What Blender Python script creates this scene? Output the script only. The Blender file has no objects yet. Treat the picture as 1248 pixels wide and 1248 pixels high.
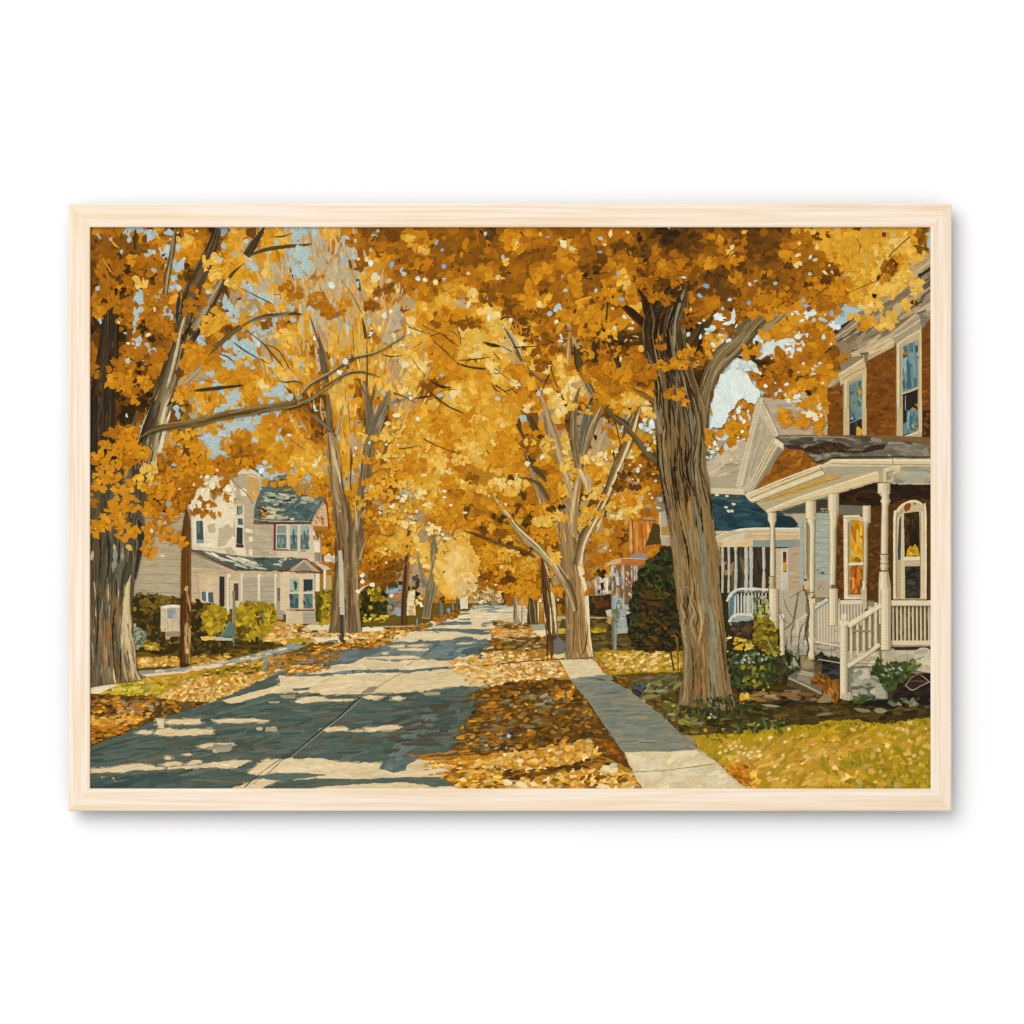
import bpy, math, random
import numpy as np
from mathutils.geometry import tessellate_polygon
from mathutils import Vector

R = random.Random(7)
scene = bpy.context.scene
COL = scene.collection

# ---------------------------------------------------------------- paint engine
# The picture is a real oil-style panel: every brush mark is its own thin sheet of
# paint, laid on top of what is already there (a height map keeps the pile-up true).
PX0, PX1, PY0, PY1 = 108, 1136, 275, 963
LIGHT = 1.20                     # light on the wall: pigment = seen colour / LIGHT
STEP = 0.000005
H = np.zeros((PY1 - PY0 + 4, PX1 - PX0 + 4), np.int32)
LAYERS = {}
PART = 'painted_sky'
OX, OY, SC = 0.0, 0.0, 1.0

def tile(ox=0.0, oy=0.0, s=1.0):
    global OX, OY, SC
    OX, OY, SC = ox, oy, s
TL = {'A1': (100, 267, 4.8), 'A2': (350, 267, 4.8), 'A3': (600, 267, 4.8), 'A4': (850, 267, 4.2305),
      'B1': (100, 500, 4.8), 'B2': (350, 500, 4.8), 'B3': (600, 500, 4.8), 'B4': (850, 500, 4.2305),
      'C1': (100, 720, 4.8), 'C2': (350, 720, 4.8), 'C3': (600, 720, 4.8), 'C4': (850, 720, 4.2305)}
def T(k): tile(*TL[k])
def P(x, y): return (OX + x / SC, OY + y / SC)
def part(n):
    global PART
    PART = n

def lin(c): return tuple(((v / 255.0) / 12.92 if v <= 10 else ((v / 255.0 + 0.055) / 1.055) ** 2.4) for v in c)
def hexc(h):
    if isinstance(h, str):
        return (int(h[0:2], 16), int(h[2:4], 16), int(h[4:6], 16))
    return h
def jit(c, a=0.08, h=0.03):
    f = 1 + R.gauss(0, a); t = R.gauss(0, h) * .5; g = R.gauss(0, h) * .15
    return tuple(max(0, min(255, v * f * k)) for v, k in zip(c, (1 + t, 1 + g, 1 - t * 1.4)))
def mixc(a, b, t): return tuple(a[i] + (b[i] - a[i]) * t for i in range(3))

WARM = ('house_left', 'house_right', 'house_mid', 'house_orange')
def grade(c):
    if PART != 'painted_sky': c = (c[0], c[1] * .99, c[2] * .93)
    if PART not in WARM: return c
    r, g, b = c
    l = .3 * r + .55 * g + .15 * b
    if b > r + 3:
        c = tuple(.9 * v for v in mixc(c, (l, l, l * .94), .3))
    elif l > 150:
        k = min(1, (l - 150) / 40)
        c = (r * (1 - .04 * k), g * (1 - .06 * k), b * (1 - .08 * k))
    return c

def emit(pts, col, ang=0.0, boxes=None, poly=False):
    """one brush mark: outline pts (picture mm), colour, brush direction"""
    L = LAYERS.get(PART)
    if L is None:
        L = LAYERS[PART] = {'v': [], 'f': [], 'c': [], 'u': []}
    pts = [(min(max(x, PX0), PX1), min(max(y, PY0), PY1)) for x, y in pts]
    xs = [p[0] for p in pts]; ys = [p[1] for p in pts]
    if max(xs) - min(xs) < .15 or max(ys) - min(ys) < .15: return
    if boxes is None:
        boxes = [(min(xs), min(ys), max(xs), max(ys))]
    sl = []
    for (a, b, c, d) in boxes:
        a = min(max(a, PX0), PX1); c = min(max(c, PX0), PX1); b = min(max(b, PY0), PY1); d = min(max(d, PY0), PY1)
        sl.append((slice(int(b - PY0), int(d - PY0) + 2), slice(int(a - PX0), int(c - PX0) + 2)))
    lev = max(int(H[s].max()) for s in sl) + 1
    for s in sl: H[s] = lev
    z = lev * STEP
    n0 = len(L['v'])
    ca, sa = math.cos(ang), math.sin(ang)
    ou, ov = R.uniform(0, 400), R.uniform(0, 400)
    lc = tuple(v / LIGHT for v in lin(grade(col))) + (1.0,)
    for x, y in pts:
        L['v'].append(((x - 624) / 1000.0, -z, (624 - y) / 1000.0))
        L['c'].append(lc)
        L['u'].append(((x * ca + y * sa) * .1 + ou, (-x * sa + y * ca) * .1 + ov))
    n = len(pts)
    if poly and n > 3:
        for t in tessellate_polygon([[Vector((x, y, 0)) for x, y in pts]]):
            L['f'].append(tuple(n0 + i for i in t))
    else:
        for i in range(1, n - 1):
            L['f'].append((n0, n0 + i, n0 + i + 1))

def pairs(s):
    v = [float(q) for q in s.replace(',', ' ').split()] if isinstance(s, str) else list(s)
    return [(v[i], v[i + 1]) for i in range(0, len(v) - 1, 2)]

def poly(col, s, ang=0.0, rough=0.0):
    pts = [P(*p) for p in pairs(s)]
    if rough:
        out = []
        for i, a in enumerate(pts):
            b = pts[(i + 1) % len(pts)]
            d = math.hypot(b[0] - a[0], b[1] - a[1]); k = max(1, int(d / 4))
            for j in range(k):
                t = j / k
                out.append((a[0] + (b[0] - a[0]) * t + R.gauss(0, rough), a[1] + (b[1] - a[1]) * t + R.gauss(0, rough)))
        pts = out
    emit(pts, hexc(col), ang, poly=True)
    return pts

def ell(x, y, w, h, ang, col, n=9, j=.16):
    """rounded dab; picture mm; w,h full sizes, ang in radians"""
    ca, sa = math.cos(ang), math.sin(ang)
    pts = []
    o = R.uniform(0, 6.28)
    for i in range(n):
        t = o + 2 * math.pi * i / n
        r = 1 + R.gauss(0, j)
        a, b = math.cos(t) * w * .5 * r, math.sin(t) * h * .5 * r
        pts.append((x + a * ca - b * sa, y + a * sa + b * ca))
    emit(pts, col, ang)

def leaf(x, y, s, ang, col):
    """lobed leaf-shaped dab made as a star-like fan around its middle"""
    k = R.choice((2, 3, 3, 4, 4, 5))
    pts = []
    el = R.uniform(.6, .95)
    ca, sa = math.cos(ang), math.sin(ang)
    for i in range(k * 2):
        t = 2 * math.pi * (i + R.uniform(-.25, .25)) / (k * 2)
        r = s * .5 * (R.uniform(.8, 1.3) if i % 2 == 0 else R.uniform(.5, .85))
        a, b = math.cos(t) * r, math.sin(t) * r * el
        pts.append((x + a * ca - b * sa, y + a * sa + b * ca))
    emit(pts, col, ang + R.choice((0, 1.2)), poly=True)

def bar(x, y, l, w, ang, col):
    """straight brush stroke with ragged ends"""
    ca, sa = math.cos(ang), math.sin(ang)
    q = []
    for a, b in ((-.5, -.28), (-.36, -.5), (0, -.52), (.38, -.46), (.5, -.1), (.46, .3), (.3, .5), (-.1, .5), (-.42, .42), (-.52, .1)):
        a = a * l * (1 + R.gauss(0, .06)); b = b * w * (1 + R.gauss(0, .15))
        q.append((x + a * ca - b * sa, y + a * sa + b * ca))
    emit(q, col, ang)

def dense(pts, step=3.0):
    """Catmull-Rom through (x,y,w) points"""
    if len(pts) < 2: return pts
    P4 = [pts[0]] + list(pts) + [pts[-1]]
    out = []
    for i in range(1, len(P4) - 2):
        p0, p1, p2, p3 = P4[i - 1], P4[i], P4[i + 1], P4[i + 2]
        k = max(1, int(math.hypot(p2[0] - p1[0], p2[1] - p1[1]) / step))
        for j in range(k):
            t = j / k
            out.append(tuple(.5 * (2 * p1[m] + (p2[m] - p0[m]) * t + (2 * p0[m] - 5 * p1[m] + 4 * p2[m] - p3[m]) * t * t +
                                   (3 * p1[m] - p0[m] - 3 * p2[m] + p3[m]) * t ** 3) for m in range(len(p1))))
    out.append(tuple(pts[-1]))
    return out

def ribbon(pts, col, wig=0.0):
    """curved stroke; pts = [(x,y,fullwidth)] picture mm"""
    d = pts
    n = len(d)
    if n < 2: return
    L, Rr, bx = [], [], []
    for i in range(n):
        a = d[max(0, i - 1)]; b = d[min(n - 1, i + 1)]
        dx, dy = b[0] - a[0], b[1] - a[1]; m = math.hypot(dx, dy) or 1
        w = max(.12, d[i][2] * .5) * (1 + R.gauss(0, wig))
        L.append((d[i][0] - dy / m * w, d[i][1] + dx / m * w)); Rr.append((d[i][0] + dy / m * w, d[i][1] - dx / m * w))
        if i: bx.append((min(d[i][0], d[i - 1][0]) - w, min(d[i][1], d[i - 1][1]) - w, max(d[i][0], d[i - 1][0]) + w, max(d[i][1], d[i - 1][1]) + w))
    Q = LAYERS.setdefault(PART, {'v': [], 'f': [], 'c': [], 'u': []})
    cl = lambda p: (min(max(p[0], PX0), PX1), min(max(p[1], PY0), PY1))
    sl = []
    for (a, b, c, e) in bx:
        a, b = cl((a, b)); c, e = cl((c, e))
        sl.append((slice(int(b - PY0), int(e - PY0) + 2), slice(int(a - PX0), int(c - PX0) + 2)))
    lev = max(int(H[s].max()) for s in sl) + 1
    for s in sl: H[s] = lev
    z = lev * STEP
    n0 = len(Q['v'])
    lc = tuple(v / LIGHT for v in lin(grade(col))) + (1.0,)
    ou, ov = R.uniform(0, 400), R.uniform(0, 400)
    s = 0
    for i in range(n):
        if i: s += math.hypot(d[i][0] - d[i - 1][0], d[i][1] - d[i - 1][1])
        for k, p in enumerate((L[i], Rr[i])):
            x, y = cl(p)
            Q['v'].append(((x - 624) / 1000.0, -z, (624 - y) / 1000.0)); Q['c'].append(lc)
            Q['u'].append((s * .1 + ou, (k - .5) * d[i][2] * .1 + ov))
    for i in range(n - 1):
        a = n0 + 2 * i
        Q['f'].append((a, a + 1, a + 3)); Q['f'].append((a, a + 3, a + 2))

def trips(s):
    v = [float(q) for q in s.replace(',', ' ').split()]
    return [(OX + v[i] / SC, OY + v[i + 1] / SC, v[i + 2] / SC) for i in range(0, len(v) - 2, 3)]

def line(col, s, wig=.12):
    """curved line in tile units: 'x y w  x y w ...'"""
    ribbon(dense(trips(s)), hexc(col), wig)

def bl(col, s, wig=.12):
    d = dense(trips(s)); n = len(d)
    ribbon([(x, y, w * min(1, .25 + i * .3, .25 + (n - 1 - i) * .3)) for i, (x, y, w) in enumerate(d)], hexc(col), wig)

def trunk(s, cols, n=30, sw=1.6, ln=(20, 60), dark=None, base=True, fade=False):
    """trunk or limb: 'x y width' centre line (tile units) and colours across it, painted with long bark strokes"""
    cols = [hexc(c) for c in cols]
    d = dense(trips(s), 2.5)
    m = len(d)
    if m > 6 and max(q[2] for q in d) < 14: d = [(x, y, w * min(1, .22 + i * .09)) for i, (x, y, w) in enumerate(d)]
    if base: ribbon([(x, y, w) for x, y, w in d], cols[len(cols) // 2], .02)
    nor = []
    for i in range(m):
        a = d[max(0, i - 1)]; b = d[min(m - 1, i + 1)]
        dx, dy = b[0] - a[0], b[1] - a[1]; q = math.hypot(dx, dy) or 1
        nor.append((dy / q, -dx / q))
    # colours are listed from the left (smaller x) side of the picture to the right
    vert = sum(abs(b[1] - a[1]) for a, b in zip(d, d[1:])) >= sum(abs(b[0] - a[0]) for a, b in zip(d, d[1:]))
    tot = sum(nn[0] for nn in nor) if vert else sum(nn[1] for nn in nor)
    sg = 1 if tot >= 0 else -1
    for k in range(n):
        v = R.uniform(-1, 1)
        f = (v * .5 + .5) * (len(cols) - 1)
        i0 = min(int(f), len(cols) - 2); c = mixc(cols[i0], cols[i0 + 1], f - i0) if R.random() < .75 else R.choice(cols)
        if dark and R.random() < .15: c = hexc(dark)
        c = jit(c, .075, .02)
        L = int(R.uniform(*ln) / 2.5); st = R.randint(-L // 2 if base else 0, m - 2) if not fade else int((m + L * .5) * R.random() ** fade - L * .5); en = min(m, st + max(3, L)); st = max(0, st)
        if en - st < 3: continue
        ph, am = R.uniform(0, 6), R.uniform(0, .08)
        pts = []
        for i in range(st, en):
            t = (i - st) / (en - st - 1)
            w = d[i][2]
            o = (v + am * math.sin(ph + i * .25)) * (w * .5 - sw * .3) * sg
            pts.append((d[i][0] + nor[i][0] * o, d[i][1] + nor[i][1] * o, min(w * .5, sw) * (.25 + .75 * math.sin(math.pi * min(1, max(0, t * .96 + .02))) ** .5) * R.uniform(.8, 1.2)))
        ribbon(pts, c, .08)

def inside(x, y, pts):
    r = False
    j = len(pts) - 1
    for i in range(len(pts)):
        xi, yi = pts[i]; xj, yj = pts[j]
        if (yi > y) != (yj > y) and x < (xj - xi) * (y - yi) / (yj - yi) + xi: r = not r
        j = i
    return r

def scatter(s, n, cols, l, w, ang=0.0, aj=.2, kind='bar', ja=.1, jh=.03, bias=None):
    """n brush marks of given picture-mm size with middles inside the outline"""
    pts = [P(*p) for p in pairs(s)] if not isinstance(s, list) else s
    x0 = max(PX0, min(p[0] for p in pts)); x1 = min(PX1, max(p[0] for p in pts)); y0 = max(PY0, min(p[1] for p in pts)); y1 = min(PY1, max(p[1] for p in pts))
    cols = [hexc(c) for c in cols]
    k = 0; g = 0
    while k < n and g < n * 30:
        g += 1
        x, y = R.uniform(x0, x1), R.uniform(y0, y1)
        if not inside(x, y, pts): continue
        k += 1
        c = jit(R.choice(cols), ja, jh)
        f = R.uniform(.6, 1.4)
        a = ang + R.gauss(0, aj); L = l * f
        if kind == 'bar':
            for _ in range(4):
                dx, dy = math.cos(a) * L * .5, math.sin(a) * L * .5
                if inside(x + dx, y + dy, pts) and inside(x - dx, y - dy, pts): break
                L *= .6
            if L < 1.2: continue
            bar(x, y, L, min(w * R.uniform(.7, 1.3), L * .6), a, c)
        elif kind == 'ell': ell(x, y, l * f, w * R.uniform(.7, 1.3), ang + R.gauss(0, aj), c)
        else: leaf(x, y, l * f, R.uniform(0, 6.28), c)

def rect(col, x0, y0, x1, y1, ang=0.0):
    poly(col, (x0, y0, x1, y0, x1, y1, x0, y1), ang)

LAD = [(44, 28, 8), (94, 59, 10), (134, 81, 9), (172, 105, 11), (201, 132, 18), (216, 156, 40), (226, 178, 74), (238, 208, 140)]
LI = {c: i for i, c in enumerate('kbroagyc')}
OTH = {'s': (173, 190, 184), 'w': (214, 223, 212), 't': (180, 150, 108), 'u': (150, 178, 190), 'h': (206, 184, 150), 'v': (120, 132, 136), 'p': (200, 168, 136)}
def lad(f):
    f = min(max(f, 0), 7); i = min(int(f), 6)
    return mixc(LAD[i], LAD[i + 1], f - i)
def colr(ch, sp=.5):
    if ch in LI: return jit(lad(LI[ch] + R.gauss(0, sp)), .05, .02)
    return jit(OTH[ch], .05, .02)
# ---------------------------------------------------------------- 1 sky and far foliage
SKY, STREET, WALK, LEFTLAWN, RIGHTLAWN, BED = 'painted_sky', 'painted_street', 'painted_sidewalk', 'painted_lawn', 'painted_lawn_b', 'painted_lawn_c'
TREE_L, TREE_2, TREE_F, TREE_C, TREE_R = 'tree_l', 'tree_2', 'tree_f', 'tree_c', 'tree_r'
def tree_at(x, y):
    if x > 800 or (y < 455 and x > 560 - (y - 277) * .3 + 20): return TREE_R
    if x < 330: return TREE_L
    if x < 490: return TREE_2
    if y > 625 and x < 610: return TREE_F
    return TREE_C

part(SKY)
tile()
poly('a8c0c2', '106 273 1138 273 1138 620 106 620')
scatter('106 273 560 273 560 620 106 620', 700, ['a8bebe', 'b0c0bc', 'a2bac0', 'b6c2b6', 'bcbcaa'], 22, 9, .9, .5, ja=.03, jh=.012)
poly('d6e0d4', '850 360 1010 360 1010 620 850 620')
scatter('850 360 1005 360 1005 610 850 610', 420, ['d8e2d6', 'dfe6d8', 'cfdcd4', 'd4ddd0'], 20, 8, 1.2, .4, ja=.02, jh=.008)
part(TREE_C)
poly('b07818', '500 430 860 430 860 760 500 760')
part(TREE_L)
poly('4a3010', '106 273 250 273 200 690 106 690')
part(TREE_R)
poly('7a4a0a', '560 273 1000 273 1000 370 840 480 560 440 430 330 470 273')

GRID = '''
roossakgobsgbgyssgyorrrrgrrorrbroaorroooorbkbbbobbbrbogyggggyggo
brrbossgabattgggsgosrrorrgrrooooyoroyrrobbrbbbrboobbroryggyyggyb
rororasoargstgotsttsrgaroororrorrrroorraorbooboaobbbrarorygygoyt
rorrkoaooagaaytyttgtyaorrrroragroaaoorkoyooaaorbbrorrrrobgygyayt
boobaosobgggsytaaogytyoroaoggrorraroaoaaokabokrbborrrroaaogyyyyy
oarsosabrobtssgagoagtorttggytogrrayroaobrykoaobabooaooaaoagatyyb
obbaosrsboogtsaogaoaytytggaaagcbororaaoaoykkkooowbboaawaa.......
kbborooobtggosorytyaggttygaogryybyogroboaoabkkawoobaagaao.......
bbbsokootogssttgatygygttygaagygyyorrtrrbkbbbokkywbwaawwaaa......
obbosootaoossttgobygyggygaaaycyctyoarkoobaboakkywwawwaaao.......
oooobabtoagsssgagbyryyttcyaagaygogbyaaboaaaaaaotwwwboaaoao......
oooaobtataggoagyyoyygyytyoraggayoyoaytyoaoaakkktwwwooooaa.......
kkookbtogsgsaysgabyybytyybacgoggaaogcttaoaookakwwwwwooaoa.......
bbkkkobtsosggsaorbgygbgttgoygygggaycgboogyykkatwwwaw....aa......
kbkbobboagssgoooobggbtbyggagoyyggbtybttbabyckktwwaaw....a.......
boaaktggysgogaoaabagytygygaggayagbgtbtttgtty...waaa.............
koaaktgosssoaggagagytgagyggayygaabgtybttagggk..aa...............
aoaaatoagsaooagaygtaggbyyoyoayagabyyyttyycboo...................
aaaggroaooao...gggtgaggoaayaoggyaabaytgyaabro...................
oaaggaaooo.......gatagbyygyygooycygoaybtgtaroy..................
kaaaoaoo..........oagtaotyaogoaaoooatbotyggaao..................
aaaboooo..........aobooatagyboaoabaattbbyytoga..................
aaabaao.............aaygytoagboaybyyttbytooot...................
kaakaaa..............aygytytybogaoagttttbbaoo...................
...koa...............agygytggogyaoabottobaao....................
.....................oortyygyyaoayggtttoaao.....................
.....................obrtygyycobyabttttgao......................
.....................brbkttgyyoraoaattoaob......................
......................kbk.kggytbagabbttoak......................'''.split()
for r in GRID: assert len(r) == 64, (len(r), r)
def gch(x, y):
    i = int((x - 110) / 16); j = int((y - 277) / 16)
    if 0 <= j < len(GRID) and 0 <= i < 64: return GRID[j][i]
    return '.'
def gsm(x, y):
    u, v = (x - 118) / 16, (y - 285) / 16
    i0, j0 = math.floor(u), math.floor(v); s = t = 0
    for dj in (0, 1):
        for di in (0, 1):
            i, j = i0 + di, j0 + dj
            if 0 <= i < 64 and 0 <= j < len(GRID) and GRID[j][i] in LI:
                w = (1 - abs(u - i)) * (1 - abs(v - j)) + .01; s += w * LI[GRID[j][i]]; t += w
    return s / t if t else None
def fdir(x, y):
    """brush direction of the foliage"""
    if y < 470 and x > 460: return -.45 + R.gauss(0, .6)
    if 300 < x < 560 and y < 600: return math.atan2(y - 640, x - 425 + (.01)) + R.gauss(0, .45)
    return R.uniform(0, 3.14)

def fol(n, l, w, sp, jx, leafp, x0=110, y0=277, x1=1134, y1=741):
    for _ in range(n):
        x, y = R.uniform(x0, x1), R.uniform(y0, y1)
        ch = gch(x + R.gauss(0, jx), y + R.gauss(0, jx))
        if ch == '.' or gch(x, y) == '.': continue
        own = gch(x, y)
        f = R.uniform(.6, 1.4)
        if ch in 'swu':
            if R.random() < (.9 if ch == 'w' else .74): part(SKY)
            else:
                part(tree_at(x, y)); ch = R.choice('gay') if ch == 's' else R.choice('aog')
                f *= .8
        else: part(tree_at(x, y))
        far = .72 if (480 < x < 800 and y > 560) else 1
        if ch in LI:
            g = gsm(x, y); b = LI[ch] if g is None else .35 * LI[ch] + .65 * g
            c = jit(lad(b + R.gauss(0, sp)), .04, .02)
        else: c = colr(ch)
        L = l * f * far
        if R.random() < leafp: leaf(x, y, L * 1.05, R.uniform(0, 6.28), c)
        elif R.random() < .5: ell(x, y, L, w * far * R.uniform(.7, 1.4), fdir(x, y), c, 8, .14)
        else: bar(x, y, L * 1.1, w * far * R.uniform(.7, 1.2), fdir(x, y), c)
tile()
fol(4800, 22, 13, .35, 3, .2)
fol(6000, 14, 8, .45, 5, .3)
fol(1100, 8, 5, .7, 6, .3)
# dark slits and twiggy accents between the leaves
for _ in range(450):
    x, y = R.uniform(110, 1000), R.uniform(277, 640)
    ch = gch(x, y)
    if ch in 'ogaybrkt':
        part(tree_at(x, y))
        bar(x, y, R.uniform(3, 8), R.uniform(.9, 2.2), R.uniform(0, 3.14), jit(lad(max(0, LI.get(ch, 4) - R.uniform(1.5, 3))), .05))
# fan-like pale strokes of the sunlit second tree
part(TREE_2)
for _ in range(700):
    x, y = R.uniform(320, 560), R.uniform(290, 560)
    if (x - 420) ** 2 / 105 ** 2 + (y - 450) ** 2 / 130 ** 2 > 1: continue
    a = math.atan2(y - 690, x - 428)
    bar(x, y, R.uniform(8, 20), R.uniform(1.2, 2.6), a + R.gauss(0, .12), jit(R.choice([(206, 160, 96), (196, 166, 128), (214, 150, 50), (226, 186, 96), (186, 118, 26), (200, 134, 34)]), .05))
for _ in range(320):
    x, y = 392 + R.gauss(0, 30), 345 + R.gauss(0, 40)
    if y < 280: continue
    a = math.atan2(y - 690, x - 428)
    bar(x, y, R.uniform(8, 22), R.uniform(1.8, 4), a + R.gauss(0, .15), jit(R.choice([(196, 170, 142), (188, 176, 150), (178, 184, 172), (208, 172, 116), (182, 160, 130), (200, 150, 70)]), .04))
# ---------------------------------------------------------------- 2 ground
part(LEFTLAWN); tile()
poly('6b5416', '106 735 600 735 600 860 106 960')
T('C1')
# shaded grass under the left house
scatter('290,280 1248,280 1248,420 290,400', 240, ['4a3c10', '5a4814', '6b5216', '3c300e', '7a5c18'], 12, 3, 0, .12)
poly('c89848', '890,250 1248,170 1248,310 880,300', rough=.5)
scatter('890,235 1248,150 1248,310 880,300', 130, ['d0a050', 'dcb468', 'c08a34', 'b87c28', 'e0bc7c'], 9, 3.4, -.1, .3, 'ell')
scatter('650,285 1130,290 1130,345 650,345', 80, ['4a3c10', '3c300e', '5a4814'], 12, 3, 0, .1)
poly('b08028', '300,400 560,395 840,400 840,440 640,455 300,460', rough=.6)
scatter('300,390 570,390 570,455 300,455', 120, ['d2a040', 'e0b868', 'b88024', 'c89030', 'e8c888'], 6, 3.6, 0, .3, 'ell')
scatter('640,360 860,360 860,420 640,430', 60, ['c89030', 'b08024', 'd8b058', '7a5c18'], 8, 2.6, 0, .2, 'ell')
poly('8f8f88', '310,470 640,440 880,400 1248,310 1248,345 1050,400 820,440 560,490 360,503', rough=.4)
scatter('330,470 640,445 880,402 1248,315 1248,340 1050,395 820,440 560,485', 90, ['a8a090', '9a9a92', '8a9494', 'b4a890', 'd8c4a0'], 12, 2.4, -.2, .12)
poly('e2ccaa', '350,490 480,478 600,470 690,440 790,425 830,440 620,482 380,503', rough=.4)
poly('5a4814', '310,455 500,440 570,445 480,460 320,466', rough=.3)
# lit leafy verge
poly('b88c28', '50,545 320,520 640,470 900,430 1248,360 1248,480 1000,590 830,640 600,690 420,690 400,625 50,600', rough=.8)
V = '50,535 320,515 640,480 900,440 1248,360 1248,490 1010,590 830,640 640,690 430,690 410,625 50,600'
scatter(V, 420, ['c8a030', 'b89024', 'a88420', '9c8a1c', 'd0a848', 'c08a28'], 9, 3.4, -.1, .35)
scatter('440,640 560,540 900,440 1248,380 1248,480 1010,590 830,640 640,690', 620, ['e0b868', 'd8a44c', 'e8cc94', 'ca8f38', 'c08030', 'dcae7c', 'e4c080', 'b8701c'], 5.6, 3.2, -.2, .5, 'ell')
scatter('60,560 320,530 500,560 420,620 60,600', 160, ['a89820', 'b8a028', '94841a', 'c8b040', 'd8c468'], 7, 2.6, -.1, .4)
scatter('700,470 1248,400 1248,450 880,500 700,500', 90, ['7c6a14', '5c4c10', '8a7418', 'a08420'], 8, 2.6, -.1, .2)
scatter('1050,390 1248,390 1248,470 1050,500', 40, ['84827a', '908c80', 'b07020', 'a86018'], 8, 2.6, -.1, .2)
poly('e8d8b8', '50,572 130,548 215,543 190,560 110,600 50,603', rough=.3)
# shaded leaf bank at the left
part(STREET); tile()
poly('4e605e', '106 912 180 882 275 850 340 820 400 800 470 778 600 738 640 738 640 965 106 965')
T('C1')
part(LEFTLAWN)
poly('5c4416', '50,605 400,620 620,650 760,650 600,700 420,755 240,832 50,905', rough=.8)
scatter('50,610 400,622 600,660 740,655 590,700 420,750 240,830 50,900', 330, ['6b4a12', '8a5614', '4a3812', '9c6418', '5c5034', '7a4c10', 'b07420', '3c3014'], 9, 3.6, -.1, .3, 'ell')
scatter('200,640 560,650 480,700 200,720', 30, ['808478', '6c7068', '949484', '74786c'], 7, 3, -.1, .3, 'bar')
scatter('50,745 390,735 300,775 50,785', 90, ['d8a040', 'e0b468', 'c8882c', 'd09030'], 8, 3, -.05, .2, 'ell')
scatter('50,640 390,640 390,740 50,740', 60, ['c07c20', 'd09438', 'a86818'], 7, 3, -.1, .3, 'ell')
scatter('50,790 260,780 200,840 50,880', 60, ['c07c20', 'b06c14', '9c5c10', 'c8882c'], 8, 3, -.2, .2, 'ell')
# street
part(STREET)
LIT = ['e0caa4', 'd8c29c', 'e4d0ae', 'dcc6a0']
SHD = ['57655d', '505f58', '5e6a61', '4a564e', '5a6258', '52635c', '626658', '4e5a50']
tile()
STR = '106 918 190 882 275 850 340 820 400 800 470 780 560 752 600 740 614 740 612 770 585 800 600 838 580 890 530 925 540 965 106 965'
scatter(STR, 1900, SHD, 36, 3.6, -.12, .10, ja=.035, jh=.012)
scatter('106 918 275 856 600 850 560 900 420 920 106 960', 150, ['5e5c4e', '57584c', '424f4c', '646860', '3e5254'], 26, 2.8, -.12, .1, ja=.04)
def lit(s, n=30, r=.5):
    e = [P(*p) for p in pairs(s)]
    for i, a in enumerate(e):     # half-tone strokes soften the rim of each patch of light
        b = e[(i + 1) % len(e)]; d = math.hypot(b[0] - a[0], b[1] - a[1])
        for k in range(int(d / 5) + 1):
            t = R.random(); bar(a[0] + (b[0] - a[0]) * t, a[1] + (b[1] - a[1]) * t + R.gauss(0, .5), R.uniform(5, 11), R.uniform(1.2, 2.4), -.08 + R.gauss(0, .08), jit(R.choice([(150, 142, 116), (128, 128, 108), (172, 158, 128)]), .04, .01))
    q = poly('dcc6a2', s, 0, r)
    xs = [p[0] for p in q]; ys = [p[1] for p in q]
    scatter(q, n, LIT, max(5, (max(xs) - min(xs)) * .18), max(1.2, min(4, (max(ys) - min(ys)) * .3)), -.08, .08, ja=.02, jh=.01)
T('C1')
poly('e0c8a0', '820,640 1000,592 1120,560 1248,490 1248,600 1100,600 1000,630 900,660 850,655', rough=.3)
poly('ead8b6', '1120,585 1248,515 1248,505 1100,580', rough=.2)
for s in ('470,765 520,755 690,752 700,775 640,781 500,780', '765,757 860,748 1010,750 1095,758 1085,768 1000,766 930,772 800,770',
          '430,745 480,750 478,800 450,800', '318,828 345,816 405,820 415,832 380,840 330,838', '420,835 450,812 510,800 560,815 660,808 770,812 765,835 690,838 600,845 480,850',
          '682,910 720,895 800,892 890,890 885,905 780,916 700,920', '480,975 500,965 524,972 520,985 495,988', '466,1018 500,1003 560,1000 585,1010 575,1024 500,1027',
          '610,1018 640,995 690,990 706,1003 650,1020', '50,1042 150,1036 250,1018 370,1014 440,1030 485,1035 480,1045 300,1048 240,1064 200,1055 50,1066',
          '120,1100 140,1090 192,1098 180,1110 130,1112', '590,955 640,952 640,964 600,962'):
    lit(s, 10, .25)
scatter('1010,805 1150,800 1150,825 1010,822', 6, ['9a8e78', 'a89880'], 18, 4, 0, .05)
scatter('680,915 890,895 880,940 760,940', 6, ['8a8878', '96907c'], 20, 5, -.1, .05)
poly('9c9078', '1150,612 1248,605 1248,630 1180,630'); poly('b0a084', '1090,648 1160,645 1150,658 1095,657')
T('C2')
lit('0,985 200,985 350,1005 560,1008 540,1040 600,1062 670,1060 690,1020 760,988 830,985 1060,985 1040,1070 930,1090 700,1090 400,1095 240,1080 100,1100 -60,1110 -160,1160 -330,1160 -220,1120 -140,1090 -230,1062 -180,1020 -120,985', 120)
lit('-700,1040 -670,1030 -520,1020 -300,990 -210,992 -290,1030 -350,1036 -500,1033', 16)
poly('5c6a66', '-200,1085 -60,1065 100,1066 232,1076 150,1090 0,1108 -60,1112', rough=.3)
lit('150,1160 200,1140 400,1130 650,1112 780,1128 860,1147 1050,1135 1050,1165 150,1165', 40)
poly('52625f', '-60,1165 0,1142 200,1118 380,1104 700,1094 860,1090 1000,1098 1050,1118 1040,1132 860,1148 780,1130 640,1116 400,1132 150,1150', rough=.4)
scatter('-40,1150 200,1122 400,1108 800,1098 1000,1110 840,1135 640,1112 400,1128', 50, SHD, 22, 3, -.05, .06, ja=.05)
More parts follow.
